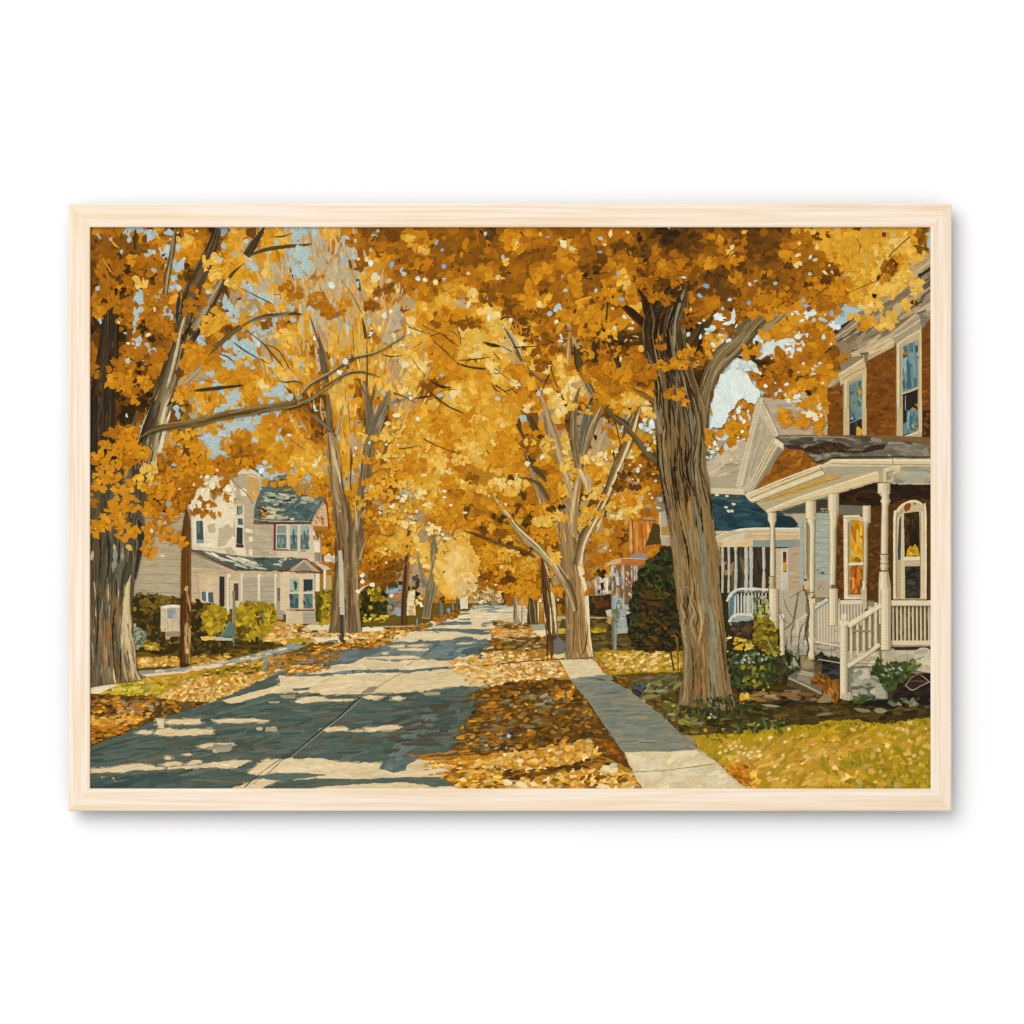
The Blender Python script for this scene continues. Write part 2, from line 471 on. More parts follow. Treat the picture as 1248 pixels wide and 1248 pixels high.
# middle sunlit road
lit('-40,505 200,470 620,300 800,200 1000,150 1100,90 1248,90 1300,110 1260,240 1110,360 1010,470 1190,555 1000,558 870,570 820,580 600,592 480,600 300,605 60,595 -40,590', 260)
SH2 = ['5e6c6c', '6a7878', '56666a', '748084']
def shd(s, n=20, c='5c6a6a', r=.35):
    q = poly(c, s, 0, r)
    xs = [p[0] for p in q]; ys = [p[1] for p in q]
    scatter(q, n, SH2, max(5, (max(xs) - min(xs)) * .14), max(1., (max(ys) - min(ys)) * .2), -.05, .06, ja=.05, jh=.02)
shd('-20,500 100,490 300,478 440,462 680,465 860,458 1100,435 1248,425 1248,440 1100,448 900,458 700,478 430,482 300,488 130,500')
shd('0,420 60,380 280,350 400,335 620,300 820,292 1010,290 1180,290 1248,310 1248,350 1100,360 1010,380 900,402 700,400 560,403 460,385 420,405 380,425 260,432', 60)
shd('900,290 1180,286 1248,285 1248,295 950,300', 6)
shd('960,235 1080,230 1200,240 1180,255 1090,256 960,232', 4)
shd('720,235 900,218 1140,226 1200,228 1200,236 900,236 800,234', 10)
shd('860,205 880,190 960,178 1190,185 1190,200 1100,196 960,200', 10)
shd('1000,165 1100,158 1248,166 1248,172 1000,172', 6); shd('1010,132 1120,124 1248,126 1248,134 1010,138', 6); shd('1080,100 1248,92 1248,108 1090,112', 8)
for s in ('600,322 680,316 690,328 610,332', '700,320 780,312 830,318 760,330', '640,340 760,335 830,340 800,352 660,350', '455,392 560,382 740,378 790,390 780,396 560,400', '555,362 590,358 585,375 560,372', '1010,306 1080,303 1080,310 1000,312'): lit(s, 6, .2)
for s in ('40,645 110,622 180,618 240,635 390,632 380,642 180,645 90,662', '440,622 470,613 540,612 572,616 520,635 460,634', '612,625 650,615 685,625 660,638 620,636',
          '200,812 240,797 340,796 358,808 350,820 210,820', '450,800 500,800 540,797 600,783 670,790 660,808 560,815 480,825 452,820', '370,818 450,816 440,822 380,824'): lit(s, 8, .25)
poly('a89a80', '790,600 830,590 900,592 890,610 810,612', rough=.2); poly('b0a288', '675,845 720,828 760,832 745,848 690,850', rough=.2)
scatter('600,940 760,760 900,640 900,720 760,900 680,980 600,980', 60, ['66706c', '6c7670', '606c68'], 24, 4, -.75, .15, ja=.03)
scatter('600,700 1000,640 1060,660 900,900 560,960', 44, ['4a4a40', '504c40', '465049', '4c483c'], 26, 3.0, -.12, .12, ja=.05)
shd('540,1040 560,1000 600,985 760,965 750,985 700,1020 690,1050 620,1064', 14, '5a6a68', .4)
poly('8c8470', '430,600 480,565 530,558 500,595', rough=.3)
poly('5c6a66', '30,572 140,565 120,580 40,585', rough=.2)
# joints in the concrete
line('2c3838', '0,975 6 60,935 8 200,815 8 300,740 8 330,710 7 380,660 7 440,615 5', .2)
line('a8a490', '20,975 4 220,810 4 330,725 4 440,625 3')
line('8a7a5c', '500,590 3 580,530 3 690,470 3'); line('9a8a6c', '700,435 4 740,412 3'); line('46504e', '775,395 4 850,335 5 880,318 6')
line('b8a684', '160,560 2 280,490 2'); line('b8a684', '880,520 2 990,470 2')
T('C1')
line('333c38', '950,1150 5 1040,1070 4 1130,1005 4 1200,960 4'); line('4a5048', '1000,1130 3 1080,1075 3 1160,1000 4 1215,955 3')
line('35423f', '50,940 5 130,915 5 280,870 4 360,845 3'); line('3c4a48', '620,740 4 760,695 5 920,655 5')
scatter('50,1110 250,1080 500,1060 600,1100 560,1150 50,1150', 50, ['455654', '3f504e', '4c5e5c', '3c4c49'], 34, 5, -.35, .12, ja=.04)
# far end of the road, striped with shade
tile()
poly('d8c8a8', '572 744 600 738 640 738 648 752 640 762 612 772 575 762', rough=.3)
scatter('572 742 642 740 646 754 612 768 576 760', 50, ['e4d4b4', 'dccaa8', 'e8dcc0', 'ccbc9c'], 14, 1.6, 0, .03, ja=.03)
scatter('576 738 640 737 642 749 580 748', 26, ['8c9494', '9ca09a', '7c8888', 'a8a494', '748084'], 14, 1.2, 0, .03, ja=.04)
scatter('580 757 646 754 646 764 590 766', 20, ['7c7c70', '8c8878', '6c6a5c', '9c8458'], 14, 1.5, 0, .03, ja=.04)
# ---- right verge: leaves between street and sidewalk
part(RIGHTLAWN)
T('C3')
poly('a8742a', '-20,230 120,200 230,190 300,260 390,400 460,520 600,680 770,945 880,1160 -200,1160 -150,1120 -100,1080 -120,1000 -130,960 -60,820 -30,700 -90,600 -20,555 -60,420 -20,330 0,240', rough=1.0)
TOPV = '0,240 100,200 230,180 300,260 390,400 450,510 180,520 0,555 -150,555 -210,480 -100,370 0,330'
scatter(TOPV, 260, ['dca850', 'e4bc78', 'c88a30', 'ecd0a0', 'd09838', 'b87420', 'e8c890'], 6.5, 2.8, -.08, .25, 'ell')
scatter('0,380 390,410 440,500 0,548 -170,520 -200,480 -80,400', 330, ['e8c890', 'e0b468', 'ecd4a4', 'd49c48', 'c4842c', 'e4c088'], 5.6, 3, -.1, .3, 'ell')
scatter('0,270 310,270 330,345 0,350 -100,362', 120, ['6a4a1c', '7a5a24', '54401c', '8a6c34', '4c4430', 'a08448'], 9, 2.4, 0, .1)
line('4a3410', '-60,440 8 60,425 6 200,412 6 330,405 6 440,398 5', .2)
scatter('0,185 230,185 230,225 0,230', 50, ['7a5618', '54400f', '92641c', 'b08040'], 8, 2, 0, .1)
scatter('0,230 230,225 280,270 0,275', 40, ['e0b878', 'd8a860', 'c89040'], 8, 2, 0, .1)
SHV = '180,525 450,515 590,680 780,960 800,1040 640,960 560,870 400,900 200,930 60,960 -130,960 -160,800 -60,620 0,560'
poly('5c3e10', SHV, rough=.8)
SL = '180,525 450,515 590,680 770,940 640,960 560,870 400,900 200,930 0,960 -160,920 -250,880 -100,700 -120,600 0,560'
scatter(SL, 620, ['644012', '724a14', '7e5212', '4c3410', '8a5a14', '584422', '40300f', '94621a', '665434'], 10, 3.2, -.08, .3, 'ell')
scatter(SL, 110, ['a8701c', 'b47c24', '9c600e', 'c08c34'], 6, 3.6, -.1, .6, 'ell')
scatter('0,640 420,560 520,640 420,700 250,800 60,880 -100,860', 40, ['7c7254', '706850', '8c8264', '807858'], 10, 3, -.1, .2, 'bar')
scatter('-160,860 120,840 120,920 -160,930', 16, ['b8bcb4', 'a4aaa8', '8c9698'], 5, 3.4, -.1, .3, 'ell')
scatter('360,560 470,580 470,640 380,620', 16, ['b87c1c', 'c48a2c', 'a8660c'], 6, 4, -.1, .6, 'ell')
scatter('640,880 740,900 780,1010 700,960', 40, ['8a4c08', 'a46010', '70420c'], 8, 3.6, .8, .4, 'ell')
# sunlit leaf streaks near the frame
scatter('-120,990 0,960 200,935 420,890 560,870 630,960 400,1030 200,1060 -60,1080 -100,1060', 300, ['e0ac48', 'e8c078', 'd09430', 'c4841c', 'ecd09c', 'd8a040'], 8, 4, -.1, .35, 'ell')
scatter('60,1160 100,1100 300,1080 520,1040 700,1020 830,1080 880,1150', 330, ['e0ac48', 'e8c078', 'd09430', 'c4841c', 'ecd09c', 'd8a040', '7a4c10'], 8, 4, -.1, .35, 'ell')
scatter('0,1050 180,1050 380,1030 640,970 700,1010 480,1050 280,1080 80,1110 0,1140', 110, ['6a4410', '54360c', '8a5810', '4a3410'], 9, 3, -.1, .2, 'ell')
scatter('-210,1100 -100,1070 60,1120 60,1160 -170,1160', 110, ['d8a850', 'c88c2c', '8a5810', 'e0bc74'], 8, 3.2, -.1, .3, 'ell')
scatter('640,1020 720,1020 720,1060 640,1060', 12, ['f0e0b8', 'e8d4a4'], 8, 5, -.1, .3, 'ell')
for x, y, w, h in ((85, 1120, 70, 34), (170, 1135, 80, 40), (240, 1130, 40, 30), (670, 1040, 60, 34), (650, 1140, 70, 22)): ell(*P(x, y), w / SC, h / SC, .2, hexc('f0dcae'))
T('C2')
# ragged leaf edge running on to the road
for s, n, cs, l in (('980,620 1248,560 1248,900 1040,980 960,920 1060,800 1140,680', 150, ['8a5810', 'a46c18', '6a4410', 'b87c1c', '54400f', '6a6450'], 11),
                    ('900,420 1248,360 1248,540 1180,540 1010,480', 120, ['d8a450', 'c88a30', 'e4c080', 'dcb878', 'e8d0a4'], 8),
                    ('820,975 1248,960 1248,1140 1040,1100 1130,1050 860,1045', 180, ['d09828', 'c4841c', 'e0b458', 'e4c484', 'b87414'], 10),
                    ('700,960 1100,930 1100,985 820,990', 24, ['c4841c', 'b06c10'], 12), ('0,440 200,430 250,460 0,490', 70, ['d8a040', 'c4842c', 'b06818', 'e0b468'], 7),
                    ('0,360 300,360 320,400 120,430 0,425', 90, ['9a6418', 'b06c14', '7c5418', '6a6048', 'c07c20'], 8), ('100,330 480,300 620,300 500,335 200,350', 90, ['a86c18', '7c5014', 'c4842c', 'd8a040'], 7),
                    ('330,235 720,225 700,250 620,290 340,305', 190, ['d8a040', 'e4b868', 'c4842c', 'ecd09c', 'b87418'], 6), ('560,210 860,190 830,215 720,235', 80, ['8a5410', '9a6418', '6a4410', 'c07c20'], 7),
                    ('1180,230 1248,225 1248,260', 20, ['d8a040', 'c4842c'], 6), ('1210,290 1248,285 1248,350', 16, ['7a4c10', 'a86c18'], 6), ('850,150 1010,120 1000,150 860,200', 60, ['8a5410', '9a6418', 'b08030'], 6)):
    scatter(s, n, cs, l, 2.8, -.06, .15, 'ell')
scatter('0,190 260,190 300,240 320,300 0,310', 170, ['e0b878', 'd0a050', 'e8cc98', 'c89040', 'c4a06c'], 7, 3, 0, .3, 'ell')
poly('a89018', '0,285 80,275 160,290 60,305 0,305', rough=.4)
poly('e0d0b4', '110,205 250,195 255,228 130,232', rough=.4); poly('8c9490', '0,312 120,318 60,342 0,340', rough=.4)
poly('e4d4b8', '150,275 300,268 310,295 180,300', rough=.3); poly('787c74', '240,290 300,286 295,300 245,300')
poly('e8dcc0', '430,215 560,212 580,232 440,238', rough=.4)
line('6c6c60', '560,205 5 700,205 6 850,208 5'); line('d0c0a0', '500,212 4 760,206 4')
T('C2')
scatter('800,1000 1000,1000 1040,1150 820,1110', 26, ['c4841c', 'd09828', 'b06c14'], 10, 2.2, -.08, .12, 'ell'); scatter('980,1020 1248,1030 1248,1165 1040,1165 930,1090', 190, ['d09828', 'c4841c', 'e0b458', 'b87414', '9a6414', 'e4c484', '7a4c10'], 9, 3.2, -.08, .25, 'ell')
T('C3')
# ---- sidewalk
part(WALK)
T('C3')
poly('dcc8a4', '390,402 585,400 690,490 850,620 1000,740 1100,840 1210,925 1300,990 1500,1160 880,1160 820,1060 770,945 700,860 590,680 500,570 455,515', rough=.3)
scatter('395,405 585,402 680,490 460,512', 40, ['e2d0ac', 'd8c4a0', 'dccaa8'], 16, 4, -.1, .1, ja=.02)
scatter('780,945 1210,928 1480,1155 890,1155', 110, ['e0d0b0', 'dac8a4', 'e4d6b8', 'd6c2a0'], 24, 6, -.2, .3, ja=.02)
q = poly('828375', '455,515 690,488 850,620 1000,740 1100,840 1212,925 770,946 700,860 590,680 500,570', rough=.3)
scatter(q, 260, ['7c8176', '858676', '777d73', '8b8976', '818174', '908a75', '757c73'], 30, 3, -.06, .05, ja=.03, jh=.012)
scatter(q, 22, ['8a806a', '807860', '525e5c'], 16, 1.8, -.05, .06, ja=.04)
line('4c5a5c', '560,600 2 700,600 2 790,592 2'); line('525e5c', '620,735 2 800,725 3 990,718 2'); line('56625e', '690,800 2 1000,770 2'); line('8f8a74', '460,515 5 560,640 5 720,880 5 770,945 4')
line('6e604a', '820,1060 4 1000,1050 3 1248,1020 4 1310,1010 3'); line('b8a684', '1160,905 4 1240,960 4 1300,990 3')
line('54381a', '560,655 8 640,770 6 720,885 7 780,1000 8 820,1050 8', .3)
# far sidewalk
poly('e4d2b0', '240,232 310,225 315,262 265,262', rough=.3); poly('a0a090', '225,198 305,195 310,225 240,228', rough=.3)
poly('6c6a66', '350,262 385,265 440,325 410,360 355,365', rough=.3)
poly('e0c898', '340,375 420,365 430,390 380,402', rough=.3)
poly('b8a88c', '370,150 680,155 680,170 370,178', rough=.3); line('e0d8c0', '420,206 4 680,215 4 760,222 3')
# ---- right hand grass
part(RIGHTLAWN)
poly('54421a', '400,165 700,160 860,260 900,355 590,360 430,300 380,260', rough=.5)
scatter('430,170 690,165 860,290 880,350 600,352 440,300', 110, ['5c4a1c', '463812', '6a5420', '3a3010', '74602c'], 11, 3, 0, .12)
scatter('380,215 430,215 430,250 380,250', 18, ['c8a838', 'd8b84c'], 5, 2.6, 0, .2); scatter('575,218 670,220 670,240 575,240', 24, ['b09018', 'c4a428', '9c8414'], 7, 2.4, 0, .2)
q = poly('b08a24', '590,355 700,348 860,352 1040,345 1130,350 1130,475 900,480 700,492', rough=.6)
scatter(q, 200, ['b89020', 'a88418', '9c7e14', 'c49c30', '8a7410'], 8, 3, .1, .4)
scatter('600,360 1000,350 1110,370 1100,450 900,470 700,470', 110, ['dcb060', 'e4c488', 'd0a048', 'd8b878'], 6, 3.2, -.1, .4, 'ell')
scatter('590,380 650,440 700,490 660,480', 22, ['b06818', 'c07c20'], 7, 3, .8, .3, 'ell')
part(BED)
tile(); poly('2f2a10', '868 690 975 690 975 850 884 840')
T('C4')
poly('44380f', '-450,460 -350,430 1230,430 1230,690 0,760 -120,620', rough=.5)
T('C3')
scatter('690,492 900,482 1120,478 1130,680 1248,700 1330,700 1250,840 1150,850 1100,835 1000,735 850,615', 330, ['54440f', '4a3c14', '6a5a1c', '3a3010', '5c5226', '64481a'], 12, 4, .2, .5)
scatter('800,520 1120,480 1120,560 900,640', 60, ['6c6438', '7a7048', '5a5630', '847a50'], 14, 3.6, -.2, .3)
scatter('960,640 1248,690 1248,820 1050,760', 50, ['847a24', '6c6420', '948a3c', '5a5a2c'], 12, 3, -.2, .4)
for x, y, w, c in ((985, 585, 80, '8a927c'), (910, 508, 60, '8a6a4c'), (1060, 672, 30, 'b8a020'), (1048, 722, 50, '8e9884'), (1150, 740, 40, '7c8c84'), (1200, 775, 90, '7c7c64'), (860, 560, 70, '50606c'), (850, 590, 40, '3c444c')):
    ell(*P(x, y), w / SC, 16 / SC, -.1, hexc(c))
scatter('820,545 890,540 900,580 860,620 820,600', 30, ['3c444c', '2c2c24', '50606c', '302818'], 9, 4, .3, .6)
scatter('700,500 820,510 800,570 760,560', 50, ['6a4a10', '8a5c14', '54400f'], 7, 3, .3, .5)
T('C4')
scatter('160,530 1230,560 1230,680 600,680 300,740 0,740 60,620', 420, ['3c2e10', '4c3a14', '54421a', '2c220c', '5c4a24', '42380f', '34300f'], 16, 4, .05, .2)
scatter('180,500 600,520 700,580 280,600', 60, ['2a2214', '3a2c18', '1e1a10'], 16, 4, 0, .15)
scatter('200,520 700,520 640,560 260,570', 34, ['9a6c34', '7c5428', '54483c', '8a7450', '6a4c24'], 15, 4, 0, .12)
for x, y, w, h, c in ((310, 535, 90, 18, '9a6c34'), (470, 537, 110, 20, '8a6030'), (375, 592, 100, 12, '94907c'), (660, 635, 90, 14, '7c745c'), (850, 615, 80, 24, '847860'), (940, 618, 70, 26, '8c8468'), (300, 690, 34, 24, 'd8b030'), (90, 648, 30, 24, '8c9098'), (68, 634, 20, 16, 'a8a8a0'), (62, 652, 18, 14, 'd8b850'), (150, 622, 40, 22, 'c8a020'), (40, 718, 20, 16, 'c8a030'), (140, 716, 40, 16, 'b09830'), (240, 545, 50, 40, 'd09c30'), (228, 585, 30, 22, 'b07828'), (255, 540, 26, 36, 'e0b850'), (340, 510, 14, 12, 'd8b030'), (365, 495, 12, 10, 'd8b030')):
    ell(*P(x, y), w / SC, h / SC, R.uniform(-.2, .2), hexc(c))
scatter('20,600 200,560 300,620 200,660 60,640', 90, ['2e3a1c', '3c4a24', '4a5a34', '222c14'], 9, 2.6, .9, .8)
scatter('200,660 500,650 380,730 120,735', 60, ['3e4a24', '5a6038', '2e3414', '6c6c34'], 10, 3, .3, .8)
# sunny lawn at the lower right
part(RIGHTLAWN + '')
part('painted_lawn_d')
q = poly('b08c16', '-20,750 90,742 200,735 300,738 400,712 480,692 600,688 700,672 830,668 930,684 1010,685 1100,662 1230,655 1230,1050 300,1050 200,968 100,880 0,808', rough=1.2)
scatter(q, 1100, ['ba931c', 'ae8c18', 'a48716', 'c49e2a', 'be9420', 'c89c2c', 'a88b18', '9a821a'], 15, 5, -.6, .5, ja=.05)
scatter('150,820 900,760 1000,850 800,1000 250,1030 180,960', 260, ['c4982c', 'cc9e38', 'bc8c20', 'b8881e', 'd0a448'], 16, 5, -.5, .4, ja=.05)
scatter('560,880 760,820 1000,800 1180,760 1230,840 1230,1050 900,1050 700,960', 150, ['9e861a', '988018', 'a48a1a', 'ac901e', '8e7c1a'], 13, 3.6, 1.0, .6, ja=.05)
scatter('-10,745 500,690 1230,660 1230,690 700,700 100,790', 120, ['8a7c12', '9c8a18', 'a88e14', '70680f'], 9, 3, 1.3, .4)
scatter('120,900 260,880 300,1020 250,1010', 60, ['c07a18', 'b06c14', 'd09030', 'a86010'], 10, 3.6, .6, .4)
scatter('150,760 1200,690 1200,1000 300,1020 140,850', 100, ['d8ac4c', 'd0a240', 'e0b868', 'cc9a44'], 8, 4.4, -.3, .6, 'leaf')
for x, y in ((200, 800), (225, 802), (178, 815), (215, 832), (240, 838), (115, 835), (145, 825), (250, 812), (262, 848), (275, 832), (290, 852), (315, 828), (318, 850), (207, 876), (120, 802), (160, 800), (270, 862), (305, 925), (360, 940), (400, 905), (410, 968), (380, 975), (475, 908), (545, 890), (590, 942), (548, 998), (593, 792), (530, 745), (450, 778), (470, 712), (545, 825), (375, 760), (745, 970), (380, 755)):
    ell(*P(x + R.gauss(0, 3), y), R.uniform(18, 30) / SC, R.uniform(11, 17) / SC, R.uniform(-.8, .1), jit(hexc(R.choice(['e8d0a0', 'e4cc98', 'dcbc78'])), .03))
for x, y in ((940, 740), (985, 748), (1000, 700), (1030, 708), (1095, 680), (1165, 756), (1155, 835), (1158, 900), (1070, 842), (1115, 850), (1140, 862), (1095, 868), (1060, 888), (1018, 908), (1110, 928), (962, 952), (820, 780), (685, 880), (720, 890), (935, 820), (840, 990), (620, 975), (650, 985), (1085, 815), (850, 700), (800, 715), (560, 742), (700, 770)):
    ell(*P(x, y), R.uniform(20, 36) / SC, R.uniform(15, 23) / SC, R.uniform(-.8, .8), jit(hexc(R.choice(['d8b460', 'd0a84c', 'dcbc78', 'cc9c40'])), .03))
for x, y, h in ((838, 1000, 40), (1020, 1004, 30), (860, 905, 30), (930, 1010, 24)): bar(*P(x, y), h / SC, 2, 1.5, hexc('9aa088'))
# ---------------------------------------------------------------- 3 houses
def fol2(s, n, chs, l=9):
    pts = pairs(s)
    for _ in range(n):
        x, y = R.uniform(min(p[0] for p in pts), max(p[0] for p in pts)), R.uniform(min(p[1] for p in pts), max(p[1] for p in pts))
        leaf(x, y, l * R.uniform(.6, 1.4), R.uniform(0, 6), colr(R.choice(chs), .3))
HL, HR, HM, HO, HF = 'house_left', 'house_right', 'house_mid', 'house_orange', 'house_far'
def wall(col, s, var, n=40, l=14, w=3.4, ang=0.0, r=.15):
    q = poly(col, s, ang, r)
    scatter(q, n, var, l, w, ang, .06, ja=.02, jh=.01)
    return q
def hl(col, w, *ls):
    for s in ls:
        v = s.split()
        line(col, ' '.join(v[i] + ' ' + v[i + 1] + ' ' + str(w) for i in range(0, len(v), 2)), .15)

tile(); part(TREE_2); poly('9a6416', '386 604 444 604 444 745 386 745'); fol2('384 600 448 600 448 700 384 700', 220, 'oaoga'); fol2('384 660 448 660 448 742 384 742', 120, 'orbo')
part(HL); T('B1')
wall('b4a68a', '285,600 645,600 645,1130 285,1130', ['b8aa8e', 'aea084', 'baae96', 'b0a28c'], 90)
hl('8c7e66', 3, '285 960 640 962', '285 1010 640 1014', '285 1062 580 1070', '300 915 640 914', '330 872 640 870')
hl('968870', 2, '400 825 590 830', '420 780 590 782')
wall('ede2ca', '636,700 645,540 700,400 760,380 880,385 935,350 1005,380 1005,860 880,845 640,815', ['f0e6d0', 'e8dcc2', 'f4ead4', 'e4d8be'], 70)
wall('bfb096', '880,500 920,430 1005,480 1005,855 960,850 950,770 900,800 880,700 900,620', ['b8a98e', 'c4b69c', 'b0a288'], 40, 10, 3)
poly('b8a98e', '870,395 935,370 1005,390 1005,560 940,480 890,450', rough=.2)
poly('f0e6d0', '925,460 960,450 965,500 930,500'); poly('f0e6d0', '850,450 885,440 888,520 860,520')
for s in ('800,700 860,660 890,720 840,790 790,800', '730,670 780,660 780,720 740,715', '800,690 830,690 825,730 800,730', '830,810 870,800 900,840 850,838'): poly('c4b69c', s, rough=.4)
for s in ('890,740 930,745 940,780 900,770', '910,810 950,815 950,850 905,840', '975,740 1000,740 1000,770 978,770', '975,810 998,815 998,850 975,848', '955,690 1000,700 1000,720 955,715'): poly('efe4cc', s, rough=.2)
hl('cfc2a6', 2, '650 745 880 752', '640 800 870 815', '870 420 1000 480', '880 640 1000 655', '880 700 1000 720', '890 600 1000 610')
rect('f2e8d4', 655, 640, 720, 785); poly('3f5c60', '668,648 706,645 712,758 670,756'); poly('5c7c80', '672,652 690,650 692,720 674,720'); rect('8aa0a0', 668, 757, 714, 778)
poly('e6dac2', '892,552 948,552 948,806 898,806'); poly('8a8a78', '905,560 940,556 940,600 920,615 908,610'); poly('4c6c8c', '910,632 940,634 942,672 912,670'); poly('2e4048', '905,684 940,688 940,785 903,780'); poly('4a2c20', '900,782 945,786 945,804 902,802')
poly('3c3c34', '908,560 914,560 912,612 906,612'); poly('e8dcc4', '905,672 942,676 942,686 905,684')
poly('d8a868', '970,380 1038,392 1038,545 975,520', rough=.2); scatter('975,390 1030,395 1030,535 980,515', 16, ['d0a060', 'dcb074', 'c89858'], 20, 3, 1.5, .05, ja=.03)
poly('e4d6b8', '930,345 985,340 1050,385 1035,398 970,382 950,376 930,360'); poly('b8a888', '880,420 935,378 970,384 972,470 920,440')
line('4a3420', '930 342 5 985 338 6 1020 352 7 1058 388 7'); line('5c4630', '945 380 3 985 372 3 1030 390 3'); line('4c3820', '875 405 3 910 440 4 965 490 4 1000 548 3')
# main roof
T('B1')
poly('5c7672', '1005,655 1010,560 1040,470 1150,380 1248,370 1248,655', rough=.3)
T('B2')
q = poly('4e6c68', '-160,655 -150,560 -140,475 0,480 232,515 215,545 160,620 135,662', rough=.2)
scatter(q, 110, ['4a6866', '5c7a74', '6a8078', '3e5c5c', '54706a'], 11, 3.2, -.25, .25, ja=.05)
scatter('-140,480 0,485 220,515 190,545 0,540 -140,530', 50, ['9ca48c', 'b4b498', '8a9888', 'c0bca0', '6c8480'], 11, 2.6, .05, .12)
T('B1')
scatter('1050,490 1248,510 1248,640 1040,640', 44, ['a8ac94', 'bcb89c', '8a988a', '3a5654', '46625e', 'c8c2a4'], 11, 2.6, 0, .2)
scatter('1005,570 1050,560 1110,610 1040,640 1005,640', 22, ['2a2418', '3a3020', 'c07830', '4a3c24', '80603c'], 8, 2.6, 0, .5)
scatter('1040,400 1248,380 1248,480 1050,480', 40, ['5c7c80', '4a6a6c', 'a06c18', 'b8842c', '6c8a88'], 9, 3, 0, .4)
line('c8c2ac', '1005 640 3 1100 646 3 1248 652 3'); line('6a3020', '1000 658 5 1120 662 6 1248 660 6')
T('B2'); line('6a3020', '-110 660 6 0 657 6 135 664 7'); line('dcd2ba', '-110 652 2 60 648 2 130 652 2')
# gable at right
poly('d8b48c', '140,660 215,545 235,560 240,690 150,690', rough=.2); scatter('150,655 215,560 232,690', 18, ['e0c09c', 'c89868', 'a86c40', 'e8ccac'], 10, 2.4, .9, .3)
line('7a3820', '132 664 7 170 605 7 218 530 8 232 560 7 244 690 7'); line('e8dcc4', '150 640 3 185 580 3 214 536 4'); poly('b06c28', '150,675 240,680 240,702 160,700')
# upper wall with double window
T('B1'); wall('bcae96', '1004,668 1248,668 1248,865 1004,862', ['b4a68e', 'c2b49c', 'b0a28a'], 50)
hl('a09278', 2, '1005 700 1120 700', '1005 735 1120 737', '1005 770 1120 772', '1005 808 1125 810', '1005 840 1248 845')
T('B2'); wall('d8c8ae', '-60,668 140,668 150,690 200,760 205,890 -60,880', ['dccdb4', 'd0c0a6', 'e2d4bc'], 40)
T('B1'); poly('6a3428', '1122,668 1134,668 1134,812 1248,814 1248,822 1120,820'); rect('e8d8c0', 1136, 670, 1248, 812)
for a, b in ((1140, 1196), (1220, 1262)):
    rect('8ea49c', a, 674, b, 722); rect('b8b8a8', a, 718, b, 728); rect('5c8084', a, 728, b, 808); scatter(f'{a},{728} {b},{728} {b},{806} {a},{806}', 6, ['6c9090', '4a6c70', '7c9c98'], 9, 2.4, 1.5, .2)
T('B2'); rect('e0d0b8', 5, 668, 140, 820)
for a, b in ((18, 60), (78, 130)):
    rect('9cb0a8', a, 672, b, 726); rect('5a7c80', a, 728, b, 815); rect('c0bcac', a, 722, b, 730); scatter(f'{a},{676} {b},{676} {b},{810} {a},{810}', 8, ['7c9c98', '4a6a70', '3c5c64', '9cb0a8'], 9, 2, 1.5, .2)
line('6a3020', '-20 818 4 60 820 4'); line('6a3020', '80 822 5 110 824 5')
poly('efe6d2', '155,762 185,775 192,840 160,830', rough=.3); rect('8a7c68', 160, 832, 195, 885); hl('d8ccb4', 2, '165 840 165 885', '178 840 178 885'); line('5c5044', '195 700 4 200 890 4'); scatter('150,705 195,705 195,760 160,760', 10, ['8a5c1c', 'a06c1c', '6a4818'], 8, 3, 1.2, .3)
# porch roof
T('B1')
q = poly('566c66', '640,812 760,830 880,850 1000,865 1248,862 1300,890 1180,938 900,930 760,868', rough=.2)
scatter(q, 50, ['4a625e', '5e766e', '6c8078', '46605c'], 12, 2.8, .15, .15)
for s in ('680,815 790,830 880,858 1100,935 960,930 820,880', '830,850 900,855 1060,905 1010,910', '1150,870 1248,865 1248,885 1140,895', '1120,900 1200,895 1180,915'): scatter(s, 16, ['dcd4bc', 'e8e0ca', 'ccc6b0', '96a094'], 18, 2, .4, .1, ja=.03)
line('6a3428', '636 815 6 760 872 6 900 932 7'); line('2c4444', '900 928 4 1180 938 5'); line('ede2cc', '655 812 3 740 820 3 800 830 2')
wall('c8b496', '640,845 900,940 1180,945 1250,945 1250,1200 640,1140', ['ccb89c', 'c0ac8e', 'd2c0a4', 'baa68a'], 90, 12, 3)
poly('a89c88', '645,850 860,940 860,965 640,915', rough=.2); line('ddccae', '640 925 4 760 930 4 900 948 4')
poly('c8a878', '670,928 880,935 880,948 670,940')
wall('d8c0a0', '690,965 800,970 800,1140 690,1140', ['dcc6a8', 'd0b898'], 14); hl('8c7c64', 2, '670 960 690 1125', '640 965 680 965')
rect('b0a490', 945, 975, 1130, 1130); hl('8c826e', 2, '950 1000 1125 1000', '950 1030 1125 1030', '950 1060 1125 1060', '950 1090 1125 1090', '950 1115 1125 1115')
rect('2e2c28', 804, 972, 834, 1148); rect('dccaaa', 866, 995, 922, 1160); rect('4c443c', 888, 1012, 916, 1114)
poly('5a7488', '700,1062 724,1060 728,1120 703,1112'); poly('4a6478', '738,1066 768,1064 770,1130 740,1120'); poly('e0ece4', '726,1058 736,1058 738,1122 728,1122')
for x, w in ((855, 16), (936, 15), (1037, 18), (1133, 14), (1190, 20)): rect('ebdfc8', x - w / 2, 955, x + w / 2, 1190 if x < 950 else 1150); rect('b8a88c', x + w / 2 - 4, 970, x + w / 2, 1150)
ell(*P(860, 967), 26 / 4.8, 22 / 4.8, 0, hexc('ece2cc'))
